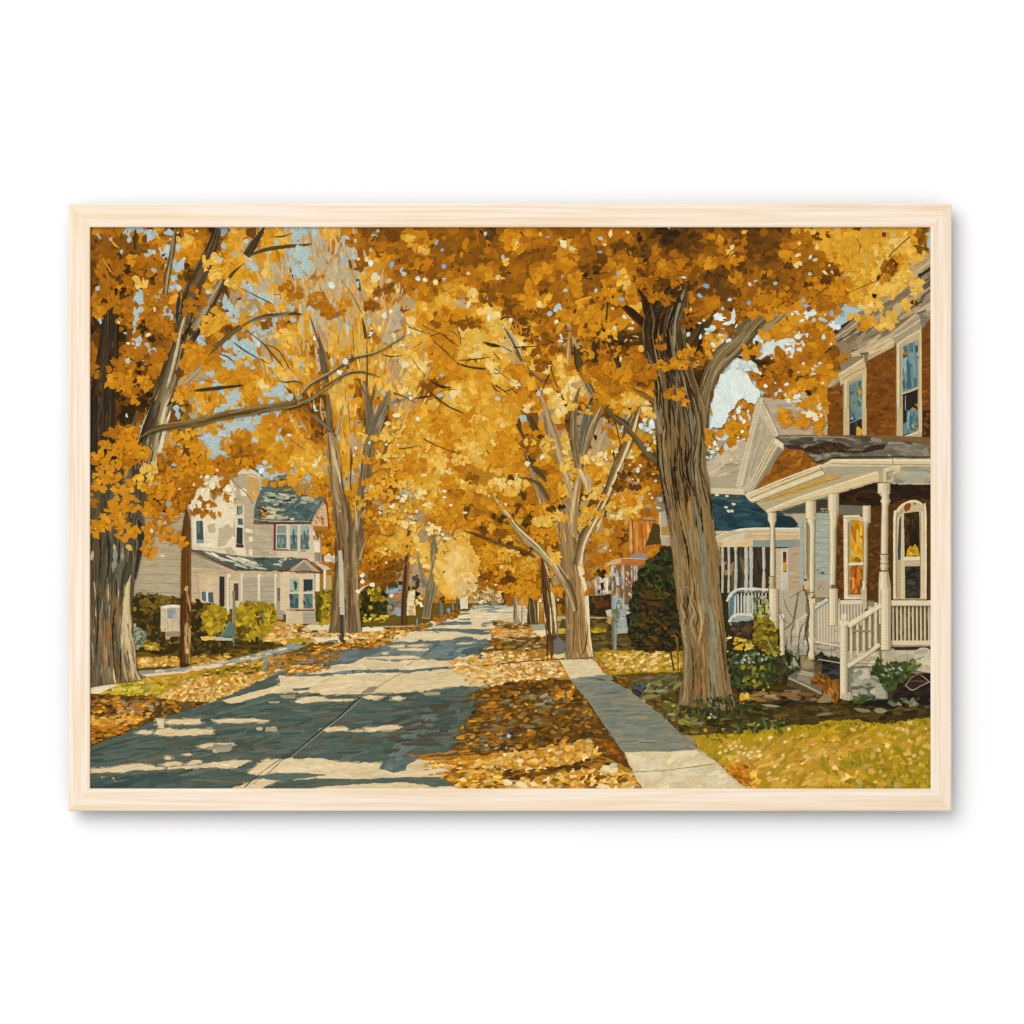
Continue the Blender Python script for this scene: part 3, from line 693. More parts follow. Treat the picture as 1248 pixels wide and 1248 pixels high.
rect('6c675c', 1143, 1038, 1176, 1115); poly('e4d8c0', '1170,945 1215,945 1215,1250 1195,1250 1190,980'); rect('9c9480', 1140, 1115, 1178, 1225); hl('c8bca4', 3, '1140 1140 1176 1140', '1140 1170 1176 1170', '1140 1200 1176 1200')
# small gable and bay window
T('B2')
poly('b4a890', '5,940 102,868 200,948', rough=.1); poly('8c8474', '40,935 100,885 150,940'); line('7a3428', '-40 940 7 20 930 7 100 870 8 150 905 8 205 948 8'); line('7a3428', '-40 944 6 100 940 5 205 950 7'); line('d8ccb4', '20 928 3 100 878 3')
poly('d8cdb8', '150,880 230,910 255,930 210,935', rough=.2); poly('4c6462', '-20,880 60,866 100,866 20,925 -40,935', rough=.2)
line('6c6a60', '200 935 3 270 935 3')
poly('e0ccae', '-40,955 160,955 165,1165 0,1170 -40,1170', rough=.1)
for a, b in ((16, 68), (96, 150)):
    rect('a8b8ac', a, 985, b, 1065); rect('5c8484', a, 1072, b, 1160); scatter(f'{a},{988} {b},{988} {b},{1062} {a},{1062}', 9, ['8aa49c', '6c8c88', '34504f', '9cb0a4'], 9, 3, 1.5, .2); scatter(f'{a},{1074} {b},{1074} {b},{1158} {a},{1158}', 9, ['4a7074', '6c9894', '345458'], 9, 3, 1.3, .3); rect('e4d8c0', a - 3, 1064, b + 3, 1073)
poly('2c4444', '96,990 150,990 150,1050 96,1060', rough=.2)
line('7a4434', '0 1168 6 160 1168 7'); poly('d8c4a4', '0,1175 165,1175 168,1248 0,1248', rough=.2); rect('a8a090', 92, 1178, 166, 1248); hl('80786a', 2, '92 1195 166 1195', '92 1215 166 1215')
rect('f0e6d0', 165, 955, 190, 1060); rect('9a7420', 190, 960, 215, 1060); rect('f0e6d4', 213, 930, 228, 1055); rect('b89c60', 230, 965, 262, 1050)
poly('f0e2d0', '215,850 240,842 295,850 290,880 260,890 225,888', rough=1.0); scatter('218,850 290,850 285,885 230,885', 16, ['f4e8d8', 'e4d0bc', 'ecdcc8', 'd8c0a8'], 4, 3, 0, 1, 'ell')

# far house, shrubs of the left side
part(HF); T('B2')
poly('8a7c64', '560,1060 690,1060 690,1200 560,1200', rough=.3); scatter('570,1060 690,1060 690,1190 570,1190', 30, ['7c7060', '948468', '6c6254', '8c8474'], 10, 5, 0, .4)
poly('8ca0b0', '580,1030 690,1020 690,1070 580,1072', rough=.4); scatter('585,1025 690,1025 690,1068 590,1068', 14, ['7c94a8', 'a8b4b8', '64809c', '4c4c48'], 11, 2, 0, .1)
poly('c07c34', '610,1075 690,1072 690,1098 615,1100', rough=.4); ell(*P(610, 1085), 5, 5, 0, hexc('ece0c8'))
wall('e0cca0', '695,1060 748,1050 752,1200 695,1200', ['d8c498', 'e8d8b4', 'c0a878', 'f0e4c8'], 24, 7, 4); poly('8aa0b0', '640,1160 665,1155 665,1205 640,1205'); scatter('720,960 800,960 800,1040 740,1040', 16, ['6c6c70', '54483c', '808088', '3c3428'], 8, 4, 1.2, .5)
scatter('740,1080 800,1080 800,1160 750,1160', 18, ['b08430', '80601c', 'd8b878', '5c4818', 'e4d4b0'], 7, 4, 1.3, .6)
BU = 'shrubs'
def bush(pn, s, cols, n, l=7, top=None):
    part(pn)
    q = poly(cols[0], s, rough=1.0)
    scatter(q, n, cols, l, l * .55, 0, 1.2, 'ell', ja=.12)
    scatter(q, n // 2, cols, l * .9, l * .5, 0, 1.2, 'leaf', ja=.14)
T('B1')
bush('shrub_a', '285,1110 330,1085 460,1078 560,1100 640,1120 780,1130 840,1190 840,1420 640,1430 285,1400', ['33290c', '4a3c12', '2a220c', '5a4816', '3c3010', '6a5418'], 260)
scatter('290,1105 460,1080 570,1105 580,1150 400,1190 290,1180', 60, ['6a5418', '7a6420', '8a7028', '5a4814'], 7, 4, .2, .6)
bush('shrub_b', '712,1195 750,1150 800,1145 840,1180 835,1240 810,1300 750,1305 715,1270', ['a08416', 'b0901c', '8c7412', 'bc9a28', '947a14'], 90, 8)
bush('shrub_c', '890,1180 950,1130 1050,1120 1110,1130 1128,1180 1120,1270 1060,1320 960,1350 890,1330', ['a08416', 'b0901c', '8c7412', 'bc9a28', '947a14', '806c12'], 150, 9)
scatter('900,1260 1000,1270 960,1340 900,1330', 30, ['5c4c10', '6c5c14', '4a3c10'], 7, 4, .5, .8); scatter('1010,1180 1060,1160 1085,1230 1030,1280', 22, ['54480f', '6c7070', '4c4420', '8a7414'], 7, 4, .8, .6); ell(*P(780, 1225), 5, 6, 0, hexc('6c6424'))
T('B2')
bush('shrub_d', '170,1090 200,1050 255,1050 262,1230 200,1245 175,1180', ['8a7814', 'a88c18', '6a5c10', 'c09c20'], 70, 6); scatter('170,1070 200,1060 195,1230 175,1230', 26, ['4a400f', '5c5212', '34300c'], 8, 4, 1.3, .4)
bush('shrub_e', '432,1090 470,1040 540,1030 580,1080 582,1200 520,1230 440,1230', ['2c2a0e', '383410', '201e0a', '46400f'], 110, 7); scatter('450,1050 540,1040 580,1110 500,1110', 34, ['a88c1c', '8a7414', 'c0a024', '6c5c12'], 7, 5, 0, 1, 'leaf'); ell(*P(488, 1155), 5, 5, 0, hexc('b89c20'))
scatter('440,1190 600,1200 600,1240 440,1245', 26, ['b89c20', 'c8ac30', 'a08418', 'd8bc50'], 6, 3, 0, .4)
scatter('585,1000 660,1000 660,1040 590,1040', 10, ['3c3010', '4a3c12'], 9, 4, 0, .4)
T('C1')
bush('shrub_f', '290,190 320,210 380,240 370,300 320,345 290,320', ['7c8270', '5c6450', '949684', '4a5038', 'a4a490'], 70, 5); scatter('300,200 380,250 340,330 300,330', 24, ['a8a898', '8c9484', '5a6450'], 12, 1.4, -.9, .5)
bush('shrub_g', '350,315 380,295 450,310 455,345 360,345', ['8a7420', 'b89430', 'd8b450', '6a5818'], 26, 5)
# box, posts, bollard
part('box'); T('C1')
poly('c8b496', '460,95 500,82 582,86 582,262 490,272 486,240 462,238', rough=.15); scatter('465,100 580,90 580,235 468,235', 26, ['ccb898', 'bca88c', 'c0b09c', 'd4c0a0', 'b4a490'], 26, 3, 1.5, .06, ja=.03)
poly('e4dccc', '462,92 530,80 584,86 560,100 520,96 480,106', rough=.1); poly('8c9698', '498,108 545,100 545,135 530,165 500,160', rough=.3); poly('a4a8a4', '530,165 560,150 556,130 530,130', rough=.3)
poly('a08468', '486,240 575,236 575,266 486,272', rough=.2); poly('c0a078', '490,268 520,268 512,284 490,284')
part('lamp'); T('C1')
line('7c7a6c', '888 0 15 890 120 15 888 190 14'); line('5c6666', '888 185 14 890 325 12'); line('a0a090', '882 60 4 884 300 4')
poly('5e726a', '805,268 860,178 890,190 885,268', rough=.2); line('8c9c90', '815 262 4 862 184 4'); line('3c4c48', '800 270 4 884 268 4'); poly('b8b4a0', '770,268 880,275 880,292 780,290', rough=.2); poly('e0b868', '690,270 780,270 770,290 700,288', rough=.6)
poly('28261c', '1014,272 1022,266 1032,274 1030,316 1014,316', rough=.1); line('3a3018', '905 303 6 1000 302 6 1130 310 4')
# orange house, centre right
part(HO); T('B3')
poly('b46c20', '795,640 955,640 940,800 890,850 800,840', rough=.2)
scatter('805,645 940,640 910,780 860,838 805,838', 40, ['d08834', 'b86c1c', 'dc9c50', '9a5410', 'c47824', 'e0b070'], 26, 2.4, 1.52, .04, ja=.05)
line('3c2814', '822 645 6 824 840 6'); line('54341a', '880 820 4 910 760 4 945 650 5'); line('e0c090', '806 640 3 808 835 3'); line('6a4a20', '855 640 3 960 645 4')
poly('bcae9c', '975,590 1010,575 1045,600 1045,800 990,790 975,680', rough=.3); poly('b08c30', '988,680 1025,680 1028,730 990,730'); line('e4d8c4', '980 590 7 982 780 7'); line('e4d8c4', '980 735 5 1040 738 5'); poly('8c8478', '950,500 990,480 1010,590 970,600', rough=.4)
poly('4a3a1c', '940,660 980,670 985,780 900,790', rough=.3)
poly('8c8890', '790,862 850,836 900,840 910,866', rough=.2); poly('d8b490', '665,900 750,868 760,885 690,910', rough=.2); poly('b86c34', '750,872 915,874 900,905 860,900 760,898', rough=.2); line('e8d0b0', '660 902 4 750 868 4 915 872 4')
poly('7c5a3c', '690,905 900,905 860,960 830,1180 695,1180', rough=.2)
for x, w in ((712, 26), (765, 14), (815, 9), (832, 9), (845, 9)): rect('c4c8c4', x - w / 2, 908, x + w / 2, 1100 if x > 800 else 1170)
scatter('695,910 770,910 770,1180 695,1180', 40, ['a8b4b8', 'd0ccc0', '8c98a0', '70583c', 'b07850', 'c8c8c0'], 14, 3, 1.5, .15); scatter('700,1080 770,1060 770,1150 700,1160', 12, ['88a4b8', '9cb0bc'], 10, 3, 1.3, .3)
scatter('780,920 840,920 820,1020 780,1040', 22, ['c09078', '8c5838', 'd8b898', '6c4828'], 8, 3, 1.4, .3)
poly('b0a498', '596,975 640,970 690,975 690,1080 600,1085', rough=.4); scatter('598,975 690,975 690,1080 600,1080', 24, ['c8c0b0', '8c8070', 'e4d8c4', '5c4c34'], 14, 3, 1.5, .1); ell(*P(644, 985), 7, 7, 0, hexc('ecdcc0'))
poly('2c2410', '565,1085 690,1080 700,1210 565,1200', rough=.6); scatter('570,1085 690,1085 690,1190 570,1190', 30, ['3a2e14', '2a2210', '4c3c18', '5c2c14'], 8, 4, 1, 1)
scatter('640,1000 660,1050 600,1090', 8, ['2c2410'], 8, 3, 1.4, .2)
T('C3')
poly('c8c4b8', '660,115 700,108 700,150 690,195 676,190 674,150', rough=.2); poly('c08c48', '672,148 692,145 690,196 676,190'); rect('707058', 700, 105, 750, 180); scatter('700,105 750,105 750,178 700,178', 12, ['5c6048', '808468', '6c7060'], 8, 3, 1.5, .2); line('7c8474', '714 180 28 714 350 24'); line('5c6458', '706 185 6 706 350 6'); line('9ca090', '722 190 5 722 345 5')
scatter('750,85 815,80 800,180 730,250 730,170', 44, ['a8b0ac', 'c4c0b0', '8c9898', 'd8d0c0', '7c8484'], 9, 5, .1, .4); poly('98a4a4', '735,170 800,160 800,210 735,215', rough=.4); poly('a8b0b0', '728,220 798,210 790,250 735,250', rough=.4)
for x, y in ((805, 20), (800, 130), (812, 90)): ell(*P(x, y), 5, 4, .4, hexc('e4cca8'))
part('shrub_h'); T('B3')
q = poly('24240f', '1048,790 1090,820 1120,1250 1125,1405 900,1412 850,1400 815,1375 800,1330 790,1220 815,1100 815,1020 850,1000 850,940 885,925 900,870 960,860 980,800', rough=1.4)
scatter(q, 320, ['22240f', '2a2c10', '1c1e0c', '2e2810', '282c14'], 13, 6, .3, .8, ja=.08); scatter(q, 120, ['463010', '523812', '3e2c0e', '3a2a0e', '5c4014'], 14, 5, .3, .4, ja=.08)
scatter('870,900 1060,800 1070,1050 850,1000', 60, ['2c381a', '263216', '34421e'], 11, 5, .4, .7); scatter('800,1100 840,1000 870,1250 800,1300', 20, ['2c381a', '34401e'], 9, 3, 0, 1); scatter(q, 150, ['15170a', '1c1c0c', '262a12'], 9, 2.4, .4, .8); scatter(q, 40, ['4c4a1c', '5c4416', '3c4a22'], 6, 2, .5, .8)
T('C3')
line('7c561c', '1045 265 12 1075 268 14 1083 330 10 1086 470 7'); line('3a2c10', '1040 345 9 1062 470 9'); line('6a5418', '1118 360 8 1122 450 7')

# ---- middle white house on the right
part(HM)
T('B4')
poly('a09480', '40,420 560,520 620,520 620,960 100,720', rough=.1)
poly('c0b198', '40,290 235,150 262,160 245,440 40,440', rough=.2)
scatter('50,280 200,180 240,200 170,340 60,350', 30, ['d4c8b0', 'dcd0ba', 'ccbfa6'], 16, 4, -.5, .15, ja=.02); scatter('120,290 235,220 225,390 60,400', 40, ['aa9c82', '9c8e76', 'b4a68c'], 16, 3, -.15, .12)
poly('b0a48c', '50,350 200,350 235,400 50,402', rough=.2); poly('a0988a', '45,160 150,155 100,220 45,260', rough=.3); scatter('40,180 110,160 100,230 45,270', 20, ['8c8478', 'a89c8c', '6c6a64', 'e8dcc8'], 7, 4, .3, .6)
poly('ddd0b4', '55,402 240,405 240,435 55,430', rough=.1); line('6c6450', '55 432 3 240 438 4'); line('efe4cc', '55 404 3 235 408 3'); poly('3c342c', '216,385 245,388 247,406 218,404')
T('A4')
poly('bfae98', '312,915 460,935 660,980 672,1122 415,1122', rough=.2)
scatter('345,930 660,985 665,1118 430,1118', 60, ['c4b29c', 'b8a48e', 'cabaa4', 'b09c86'], 18, 4, .03, .05, ja=.02); hl('a08e78', 2, '335 960 640 975', '360 1000 600 1005', '385 1040 650 1045', '400 1080 660 1085')
T('B4')
poly('cfc2aa', '312,-70 418,130 390,150 250,420 195,395 260,140', rough=.15)
poly('b5a88e', '312,10 395,140 300,270 240,400 225,395 300,100', rough=.2); scatter('310,20 390,140 250,390 235,380', 34, ['b8ac94', 'aca088', 'c2b69e'], 26, 3, -1.2, .06, ja=.02); hl('8c806a', 2, '325 60 240 380', '345 100 270 330', '300 70 215 385')
poly('d8ccb4', '308,-75 340,-60 290,120 235,385 195,395 250,180', rough=.15); hl('a89c86', 3, '322 -50 270 150 210 390', '300 -20 250 170'); hl('8a7c66', 3, '345 -40 415 128'); line('e4d8c0', '316 -74 6 370 30 8 414 128 8')
# teal roof and its porch
q = poly('1f4a58', '58,435 245,440 375,480 520,600 290,640 85,625', rough=.2)
scatter(q, 110, ['1c4656', '24525f', '2c5c68', '183c4c', '2a5058'], 18, 3.6, .03, .08, ja=.06)
scatter('60,440 240,445 240,470 65,470', 14, ['3c6068', '4a6c70'], 14, 2.4, 0, .1); poly('c8bfa0', '85,622 160,622 150,638 90,640')
for x, y in ((147, 500), (185, 484), (178, 519), (160, 520), (442, 594), (100, 437), (150, 442)): ell(*P(x, y), 5, 3, .3, hexc('e4dcc0'))
poly('b8ad98', '480,530 560,530 560,610 530,605 520,590', rough=.2); poly('183844', '398,540 480,545 520,590 500,605 400,610', rough=.3)
poly('dccfb2', '90,660 240,610 528,610 528,665 290,670 150,715 95,695', rough=.1)
line('f0e6d0', '88 655 6 240 612 7 525 610 7'); line('8c8066', '100 670 3 240 628 3 525 632 3'); poly('e4c48c', '150,715 260,670 290,672 285,700 160,726', rough=.1); poly('d8a868', '95,680 130,680 128,700 100,700', rough=.1)
poly('90a4a6', '285,672 505,670 502,710 285,706', rough=.1); poly('d8b888', '275,640 520,640 520,662 275,662', rough=.1); poly('c8b494', '240,640 275,630 280,660 245,668')
poly('3a2e22', '115,705 560,705 560,1060 160,1060', rough=.1)
poly('9a7c50', '135,780 185,780 185,850 140,850', rough=.3); scatter('130,710 360,710 360,930 160,930', 40, ['46362a', '32281e', '54402a', '403a32', '6c5838'], 22, 3, 1.5, .1)
wall('b8a288', '460,710 545,700 545,960 465,960', ['bca68c', 'ac967c', 'c4b098'], 30, 10, 3); hl('a08c74', 2, '470 760 545 760', '470 810 545 810', '470 860 545 860', '470 910 545 910')
poly('cabda4', '402,712 468,712 466,935 402,935', rough=.1); rect('3a3028', 432, 730, 462, 920); poly('c89c30', '438,780 455,780 455,830 438,830', rough=.3); poly('8c3420', '438,760 456,765 454,785 438,785'); poly('c4ccc4', '440,835 458,835 456,920 440,920', rough=.2); rect('d8d2c0', 430, 712, 440, 930); rect('d4ccb8', 458, 712, 466, 930)
for x, w in ((128, 12), (160, 12), (196, 13), (250, 18), (275, 16), (340, 14)): line(R.choice(['cfcab8', 'd8cfb8', 'c4c8c0']), f'{x} 705 {w} {x + 2} 800 {w} {x} 940 {w}'); line('94989a', f'{x + w / 2 - 2} 715 3 {x + w / 2 - 2} 930 3')
poly('5c8ca4', '160,970 205,930 200,1060 160,1060', rough=.2); line('dce0d8', '150 985 12 205 925 13 365 925 13'); line('8c9c9c', '205 935 4 365 937 4')
for i in range(11): line('ccccc0', f'{172 + i * 18} {960 - min(i, 3) * 6} 7 {172 + i * 18} 1060 7')
line('e0e4dc', '165 1095 10 200 1055 12 300 1058 13'); poly('8cb0c0', '160,1100 200,1062 295,1066 290,1085 200,1100', rough=.2)
poly('c4b8a2', '412,940 560,940 560,1120 412,1120', rough=.1); scatter('415,950 560,950 560,1110 415,1110', 26, ['ccc0aa', 'b8ac96', 'd4cab6', 'a89c88'], 14, 5, 1.4, .2); line('5c5244', '405 936 5 480 944 5 560 940 4'); line('e0d4bc', '410 955 5 555 955 5')
T('C4')
poly('b4a994', '415,0 560,0 560,330 470,330 420,200', rough=.2)
for i in range(9): line('ccd4cc', f'{165 + i * 15} {30 - i * 1} 7 {165 + i * 15} 150 7')
poly('5c8494', '165,40 190,20 185,150 160,150'); line('dce0d6', '160 160 10 200 122 12 300 125 12'); poly('a4b8b8', '165,165 200,135 296,138 290,155 200,160 170,180', rough=.2); poly('2c241c', '180,165 300,150 300,260 160,240', rough=.6); scatter('160,160 300,150 300,260 200,260', 30, ['3c2a18', '4a3824', '54442c', '2a2018'], 10, 4, .2, .5)
scatter('145,225 220,235 300,270 290,300 150,330', 40, ['e0b840', 'b8901c', 'd0a830', 'f0d890', '8a7414'], 7, 3, 0, .5)
# ---------------------------------------------------------------- 4 brick house with the porch
part(HR)
BR = ['784610', '6e400e', '824c12', '8a5216', '683a0c', '7c4a10']
T('A4')
q = poly('74430e', '670,850 870,730 1010,650 1210,490 1210,1130 670,1130', rough=.2)
def bricks(q, n=260, cols=BR, l=7, w=3):
    q = q if isinstance(q, list) else [P(*p) for p in pairs(q)]
    scatter(q, n, cols, l * 1.5, w * 1.15, -.05, .45, ja=.05, jh=.02)
bricks(q, 420)
# cornice
poly('8c7a62', '705,590 740,560 800,500 850,470 1000,420 1080,350 1210,230 1210,510 1010,660 940,690 870,740 700,868 668,862 690,830 730,790', rough=.2)
scatter('720,600 860,490 1080,370 1205,260 1205,430 1000,580 800,690', 90, ['8c7a62', '9c8a70', '7a6a54', 'a8967c', '6c5c48', 'b4a286'], 28, 4, -.58, .08, ja=.04)
poly('cdb794', '790,690 1000,590 1020,570 1140,470 1210,420 1210,500 1150,500 1020,600 1010,660 880,728 870,700 800,712', rough=.2)
scatter('800,690 1000,595 1150,480 1205,440 1205,480 1000,640 880,715', 40, ['d4c09c', 'c0aa86', 'dccaa6', 'ae9a78'], 26, 4, -.5, .06, ja=.02)
line('3a2c1c', '706 590 16 740 560 18 800 515 8'); line('4a3a28', '720 632 8 790 590 8 840 540 6'); line('c8b290', '710 610 9 780 565 9 850 510 8 900 480 6')
line('3a3024', '640 695 18 700 660 14'); line('2c2820', '1140 295 18 1180 270 16 1205 252 12'); line('c8b898', '1120 280 14 1205 215 14'); line('5c5444', '1150 330 12 1205 300 12'); poly('5c5446', '1160,340 1205,310 1205,370 1150,420', rough=.2); line('ae9a7c', '1080 430 14 1140 395 14 1205 350 12'); line('a4927a', '1100 480 8 1205 395 8')
line('7a684e', '880 610 4 1000 560 4 1080 500 4'); line('e0cea8', '870 680 6 1000 618 6 1010 650 5'); line('9c8868', '880 728 5 1005 662 5')
line('d8c6a0', '672 866 8 700 848 8 730 820 8'); poly('b8a280', '672,862 700,820 735,795 735,830 700,850', rough=.2)
# bracket bits
poly('7c6c56', '842,690 880,688 876,740 866,765 850,740', rough=.1); line('443624', '838 694 5 880 690 7'); line('b8a686', '856 700 5 860 750 5')
poly('7c7462', '1128,490 1180,470 1178,540 1160,570 1148,540', rough=.1); poly('9c907a', '1160,490 1200,470 1200,495 1175,500', rough=.1); line('4c4436', '1130 486 5 1180 468 5')
# upper windows
def upwin(frame, pane, c2):
    poly('cbb68e', frame, rough=.1)
poly('d0bc96', '725,800 855,715 872,770 866,1148 752,1120 748,845 738,862 732,830', rough=.1); line('efe0bc', '728 800 6 790 765 6 850 725 6'); line('8c7a5c', '745 830 4 800 795 4 862 768 4'); line('7c6a4c', '752 850 4 752 1115 4'); line('a89470', '846 800 5 848 1140 5'); line('e8d8b2', '766 830 8 766 1120 8'); line('dccaa2', '858 800 6 858 1140 6')
poly('b4a07a', '770,840 850,795 850,1130 770,1110', rough=.1)
poly('6ba0b4', '786,850 848,822 848,1030 786,1050', rough=.1); scatter('788,855 846,828 846,1025 788,1045', 34, ['5c8ca0', '7caab4', '4a788c', '8cb4b8', '3c6478', '6c8054'], 18, 3, 1.4, .12); scatter('800,850 840,840 845,920 815,910', 10, ['a08430', 'b89428', '5c8494'], 8, 4, 1, .6)
poly('2a2620', '786,1052 848,1036 848,1135 786,1120', rough=.1); line('d0c09c', '784 1046 7 850 1024 7'); line('4c7488', '800 950 5 840 940 5'); line('1c1814', '786 850 4 786 1120 4')
T('B4'); poly('c89c2c', '818,100 832,84 848,95 848,140 822,138', rough=.3); poly('cbb68e', '752,-10 782,-10 782,140 752,138'); poly('cbb68e', '850,-10 872,-10 872,150 850,146'); poly('2a2620', '784,50 848,40 848,146 784,138'); line('8c9c98', '786 66 4 846 40 4'); ell(*P(832, 112), 8, 13, 0, hexc('d8a428')); line('4c6474', '818 60 4 818 140 3')
T('A4')
poly('c4b08a', '1010,600 1040,580 1140,490 1155,560 1158,1120 1060,1160 1030,1160 1022,640', rough=.1); poly('a4947a', '1010,590 1130,500 1150,510 1150,560 1030,640 1015,640', rough=.2); line('e0d0ac', '1012 608 6 1060 580 6 1148 520 6'); line('e8d8b4', '1030 650 8 1080 612 8 1150 575 7'); line('e4d4ae', '1034 650 12 1034 1150 12'); line('8c7a5c', '1046 660 4 1048 1130 4'); line('dccaa4', '1150 580 10 1150 1110 10'); line('7c6a50', '1024 640 4 1024 1150 4')
poly('5c98b0', '1058,655 1136,625 1136,870 1058,895', rough=.1); scatter('1060,660 1134,630 1134,868 1060,890', 50, ['5488a0', '74a4b0', '427088', '8cb0b8', '386478', '6498a8'], 26, 3.2, 1.5, .06); poly('4a3c24', '1058,690 1080,670 1075,710 1060,720', rough=.3); poly('a07038', '1060,690 1090,675 1090,690 1065,705')
poly('26221c', '1058,905 1136,880 1136,1110 1060,1130', rough=.1); line('cfc09c', '1056 900 8 1138 868 8'); line('16140f', '1056 910 5 1138 880 5'); scatter('1080,1000 1134,960 1134,1090 1080,1100', 22, ['5c98b0', '7cb0c0', '3c6c84', '4a84a0'], 14, 3.4, 1.4, .2); scatter('1080,1000 1130,940 1134,990 1090,1020', 12, ['b0841c', '8c6c1c', 'c89c30'], 7, 4, .5, .6); line('96a0a0', '1072 910 4 1072 1100 4')
T('B4'); poly('5c98b0', '1062,0 1136,0 1136,110 1062,125', rough=.1); scatter('1075,10 1134,0 1134,110 1080,118', 18, ['5c98b0', '7cb0c0', '3c6c84', '4a84a0'], 12, 3.4, 1.4, .2); poly('26221c', '1062,0 1080,0 1078,60 1062,70'); scatter('1070,80 1136,60 1136,110 1070,120', 10, ['c87020', 'a04020', 'b89428', '3c5c74'], 6, 4, 1, .6); poly('cbb68e', '1028,-10 1052,-10 1056,135 1150,105 1160,118 1075,155 1025,150', rough=.1); line('efe0bc', '1060 138 6 1156 104 6'); poly('dccaa4', '1140,-10 1158,-10 1158,112 1140,115')
T('B4')
poly('3a2412', '1160,0 1200,0 1200,180 1160,170', rough=.3); bricks('1165,0 1200,0 1200,175 1165,170', 20)
# porch roof
poly('7a5c3c', '430,190 640,285 1206,255 1206,140 1000,130 430,128', rough=.1)
q = poly('685e50', '400,138 460,132 680,132 900,146 1203,180 1203,246 1010,246 830,244 690,250 600,272 540,204 470,195 445,196', rough=.2)
scatter(q, 110, ['6a6052', '7a7060', '584e42', '888070', '4c4238'], 22, 4, .05, .1, ja=.06)
scatter('900,160 1203,185 1203,240 900,235', 60, ['827c6e', '928a7a', '6c685c', '7a7668'], 24, 4, .05, .08)
poly('38281e', '540,200 590,185 640,170 680,160 700,172 730,166 800,190 760,210 860,205 920,175 970,180 960,200 880,215 800,222 700,215 620,225 560,215', rough=.6)
scatter('550,200 680,165 790,190 760,212 600,222', 40, ['33241a', '443022', '2a1e16', '523c2c'], 14, 4, .1, .3); poly('3a2a24', '445,180 520,178 560,205 470,196', rough=.4)
line('2c2420', '545 205 5 600 268 6 690 246 6 830 240 5 1203 240 4'); line('a89c8c', '420 140 4 600 136 4 760 140 3'); scatter('600,235 690,225 690,245 610,262', 12, ['8c8478', '7c7468'], 14, 3, -.3, .1)
# gable
q = poly('965a12', '445,196 540,206 602,270 500,310 285,425', rough=.2); scatter(q, 70, ['a0641a', '8a5210', 'ae7224', '7c480c', '965a12'], 12, 4, -.5, .35, ja=.06)
scatter('400,260 470,230 330,400 300,415', 24, ['b87c2c', 'ae7020', '7a480c'], 12, 3, -.6, .3)
poly('d8c7a4', '395,140 442,175 445,205 420,215 290,425 250,445 245,435', rough=.1); poly('8e8a78', '415,185 442,205 310,400 290,425 285,410', rough=.15); hl('6c6452', 3, '400 175 270 420', '425 200 290 425'); line('f0e4c8', '392 150 8 320 290 8 250 430 8'); poly('e8dcc0', '393,140 445,170 440,196 400,180', rough=.1); line('5c5444', '397 138 3 445 172 4'); line('3a3226', '395 148 3 250 432 3')
# entablature
poly('8a5210', '285,428 445,205 560,215 620,285 300,440'); scatter('290,424 445,205 555,215 615,285 305,432', 120, ['965a14', '84500f', 'a0641a', '784610', '8c5412', 'a86c20'], 15, 4, -.5, .4, ja=.06); line('54340e', '545 205 4 600 266 5')
poly('b8a888', '640,290 1203,288 1203,384 930,372 720,430 360,530 300,478', rough=.1)
poly('dfcfab', '245,440 270,432 632,288 690,252 1203,250 1203,292 700,290 660,330 290,478 268,470', rough=.1)
line('f2e6c8', '250 436 8 450 352 8 640 282 8'); line('6c5c40', '275 452 4 460 374 4 652 300 4'); line('f0e2c0', '270 466 8 460 392 8 655 318 8'); line('7c6c50', '290 476 4 480 402 4 660 332 4'); line('f4e8cc', '690 258 8 1000 256 9 1203 258 9'); line('8c7c60', '690 276 4 1000 280 4 1203 280 4'); line('7a6a50', '1006 250 4 1006 276 4'); line('5c4c34', '632 290 4 660 330 4')
poly('b09a78', '650,300 700,290 920,300 850,320 700,345 660,335', rough=.1); poly('a8a08e', '660,290 1203,288 1203,384 1000,384 1040,330 940,312 760,330 680,318', rough=.1); scatter('1010,300 1203,295 1203,380 1010,380', 40, ['a8a290', '989484', 'b8ae98', '8c8c80'], 26, 5, .03, .06, ja=.03); line('c8bc9e', '1000 380 6 1203 380 6')
poly('c09a50', '360,455 660,340 740,345 480,440 310,478', rough=.2); line('8c6c34', '340 470 3 560 398 3 740 346 3')
poly('e2d0a8', '352,520 520,450 730,382 880,325 925,316 935,330 932,368 800,405 720,430 560,470 360,535', rough=.1); line('f4e8c8', '355 518 6 520 450 6 730 380 6 925 318 6'); line('b49c70', '380 525 5 560 462 5 720 424 5 920 366 5')
poly('b8a888', '935,320 960,312 955,372 932,372', rough=.1)
# dark porch inside
q = poly('4e2f0e', '725,432 930,372 990,384 1203,384 1203,980 715,975', rough=.1)
bricks('725,432 930,372 990,384 1203,384 1203,980 715,975', 420, ['4e2f0e', '56350f', '46290c', '5e3b12', '52310e', '482a0a'])
poly('2a190c', '725,432 930,372 990,384 1203,384 1203,470 1100,430 1000,480 900,500 730,500', rough=.4)
scatter('730,430 930,376 1200,390 1200,450 1000,470 900,500 735,495', 90, ['2a1a0e', '321e0e', '24160c', '3a2410'], 22, 5, -.05, .12)
bricks('715,540 760,540 760,980 715,980', 60, ['6a3e0e', '744610', '60380d']); bricks('885,590 945,590 945,1000 885,1000', 70, ['623c10', '58360e', '6c4412', '523010'])
poly('6c685a', '730,488 850,492 850,540 725,540', rough=.2); poly('4c4a3e', '400,530 560,480 610,480 725,440 725,520 560,530', rough=.2); poly('403426', '610,465 668,455 668,520 612,525', rough=.2); scatter('620,510 670,505 670,525 620,525', 5, ['a09a84'], 12, 2.4)
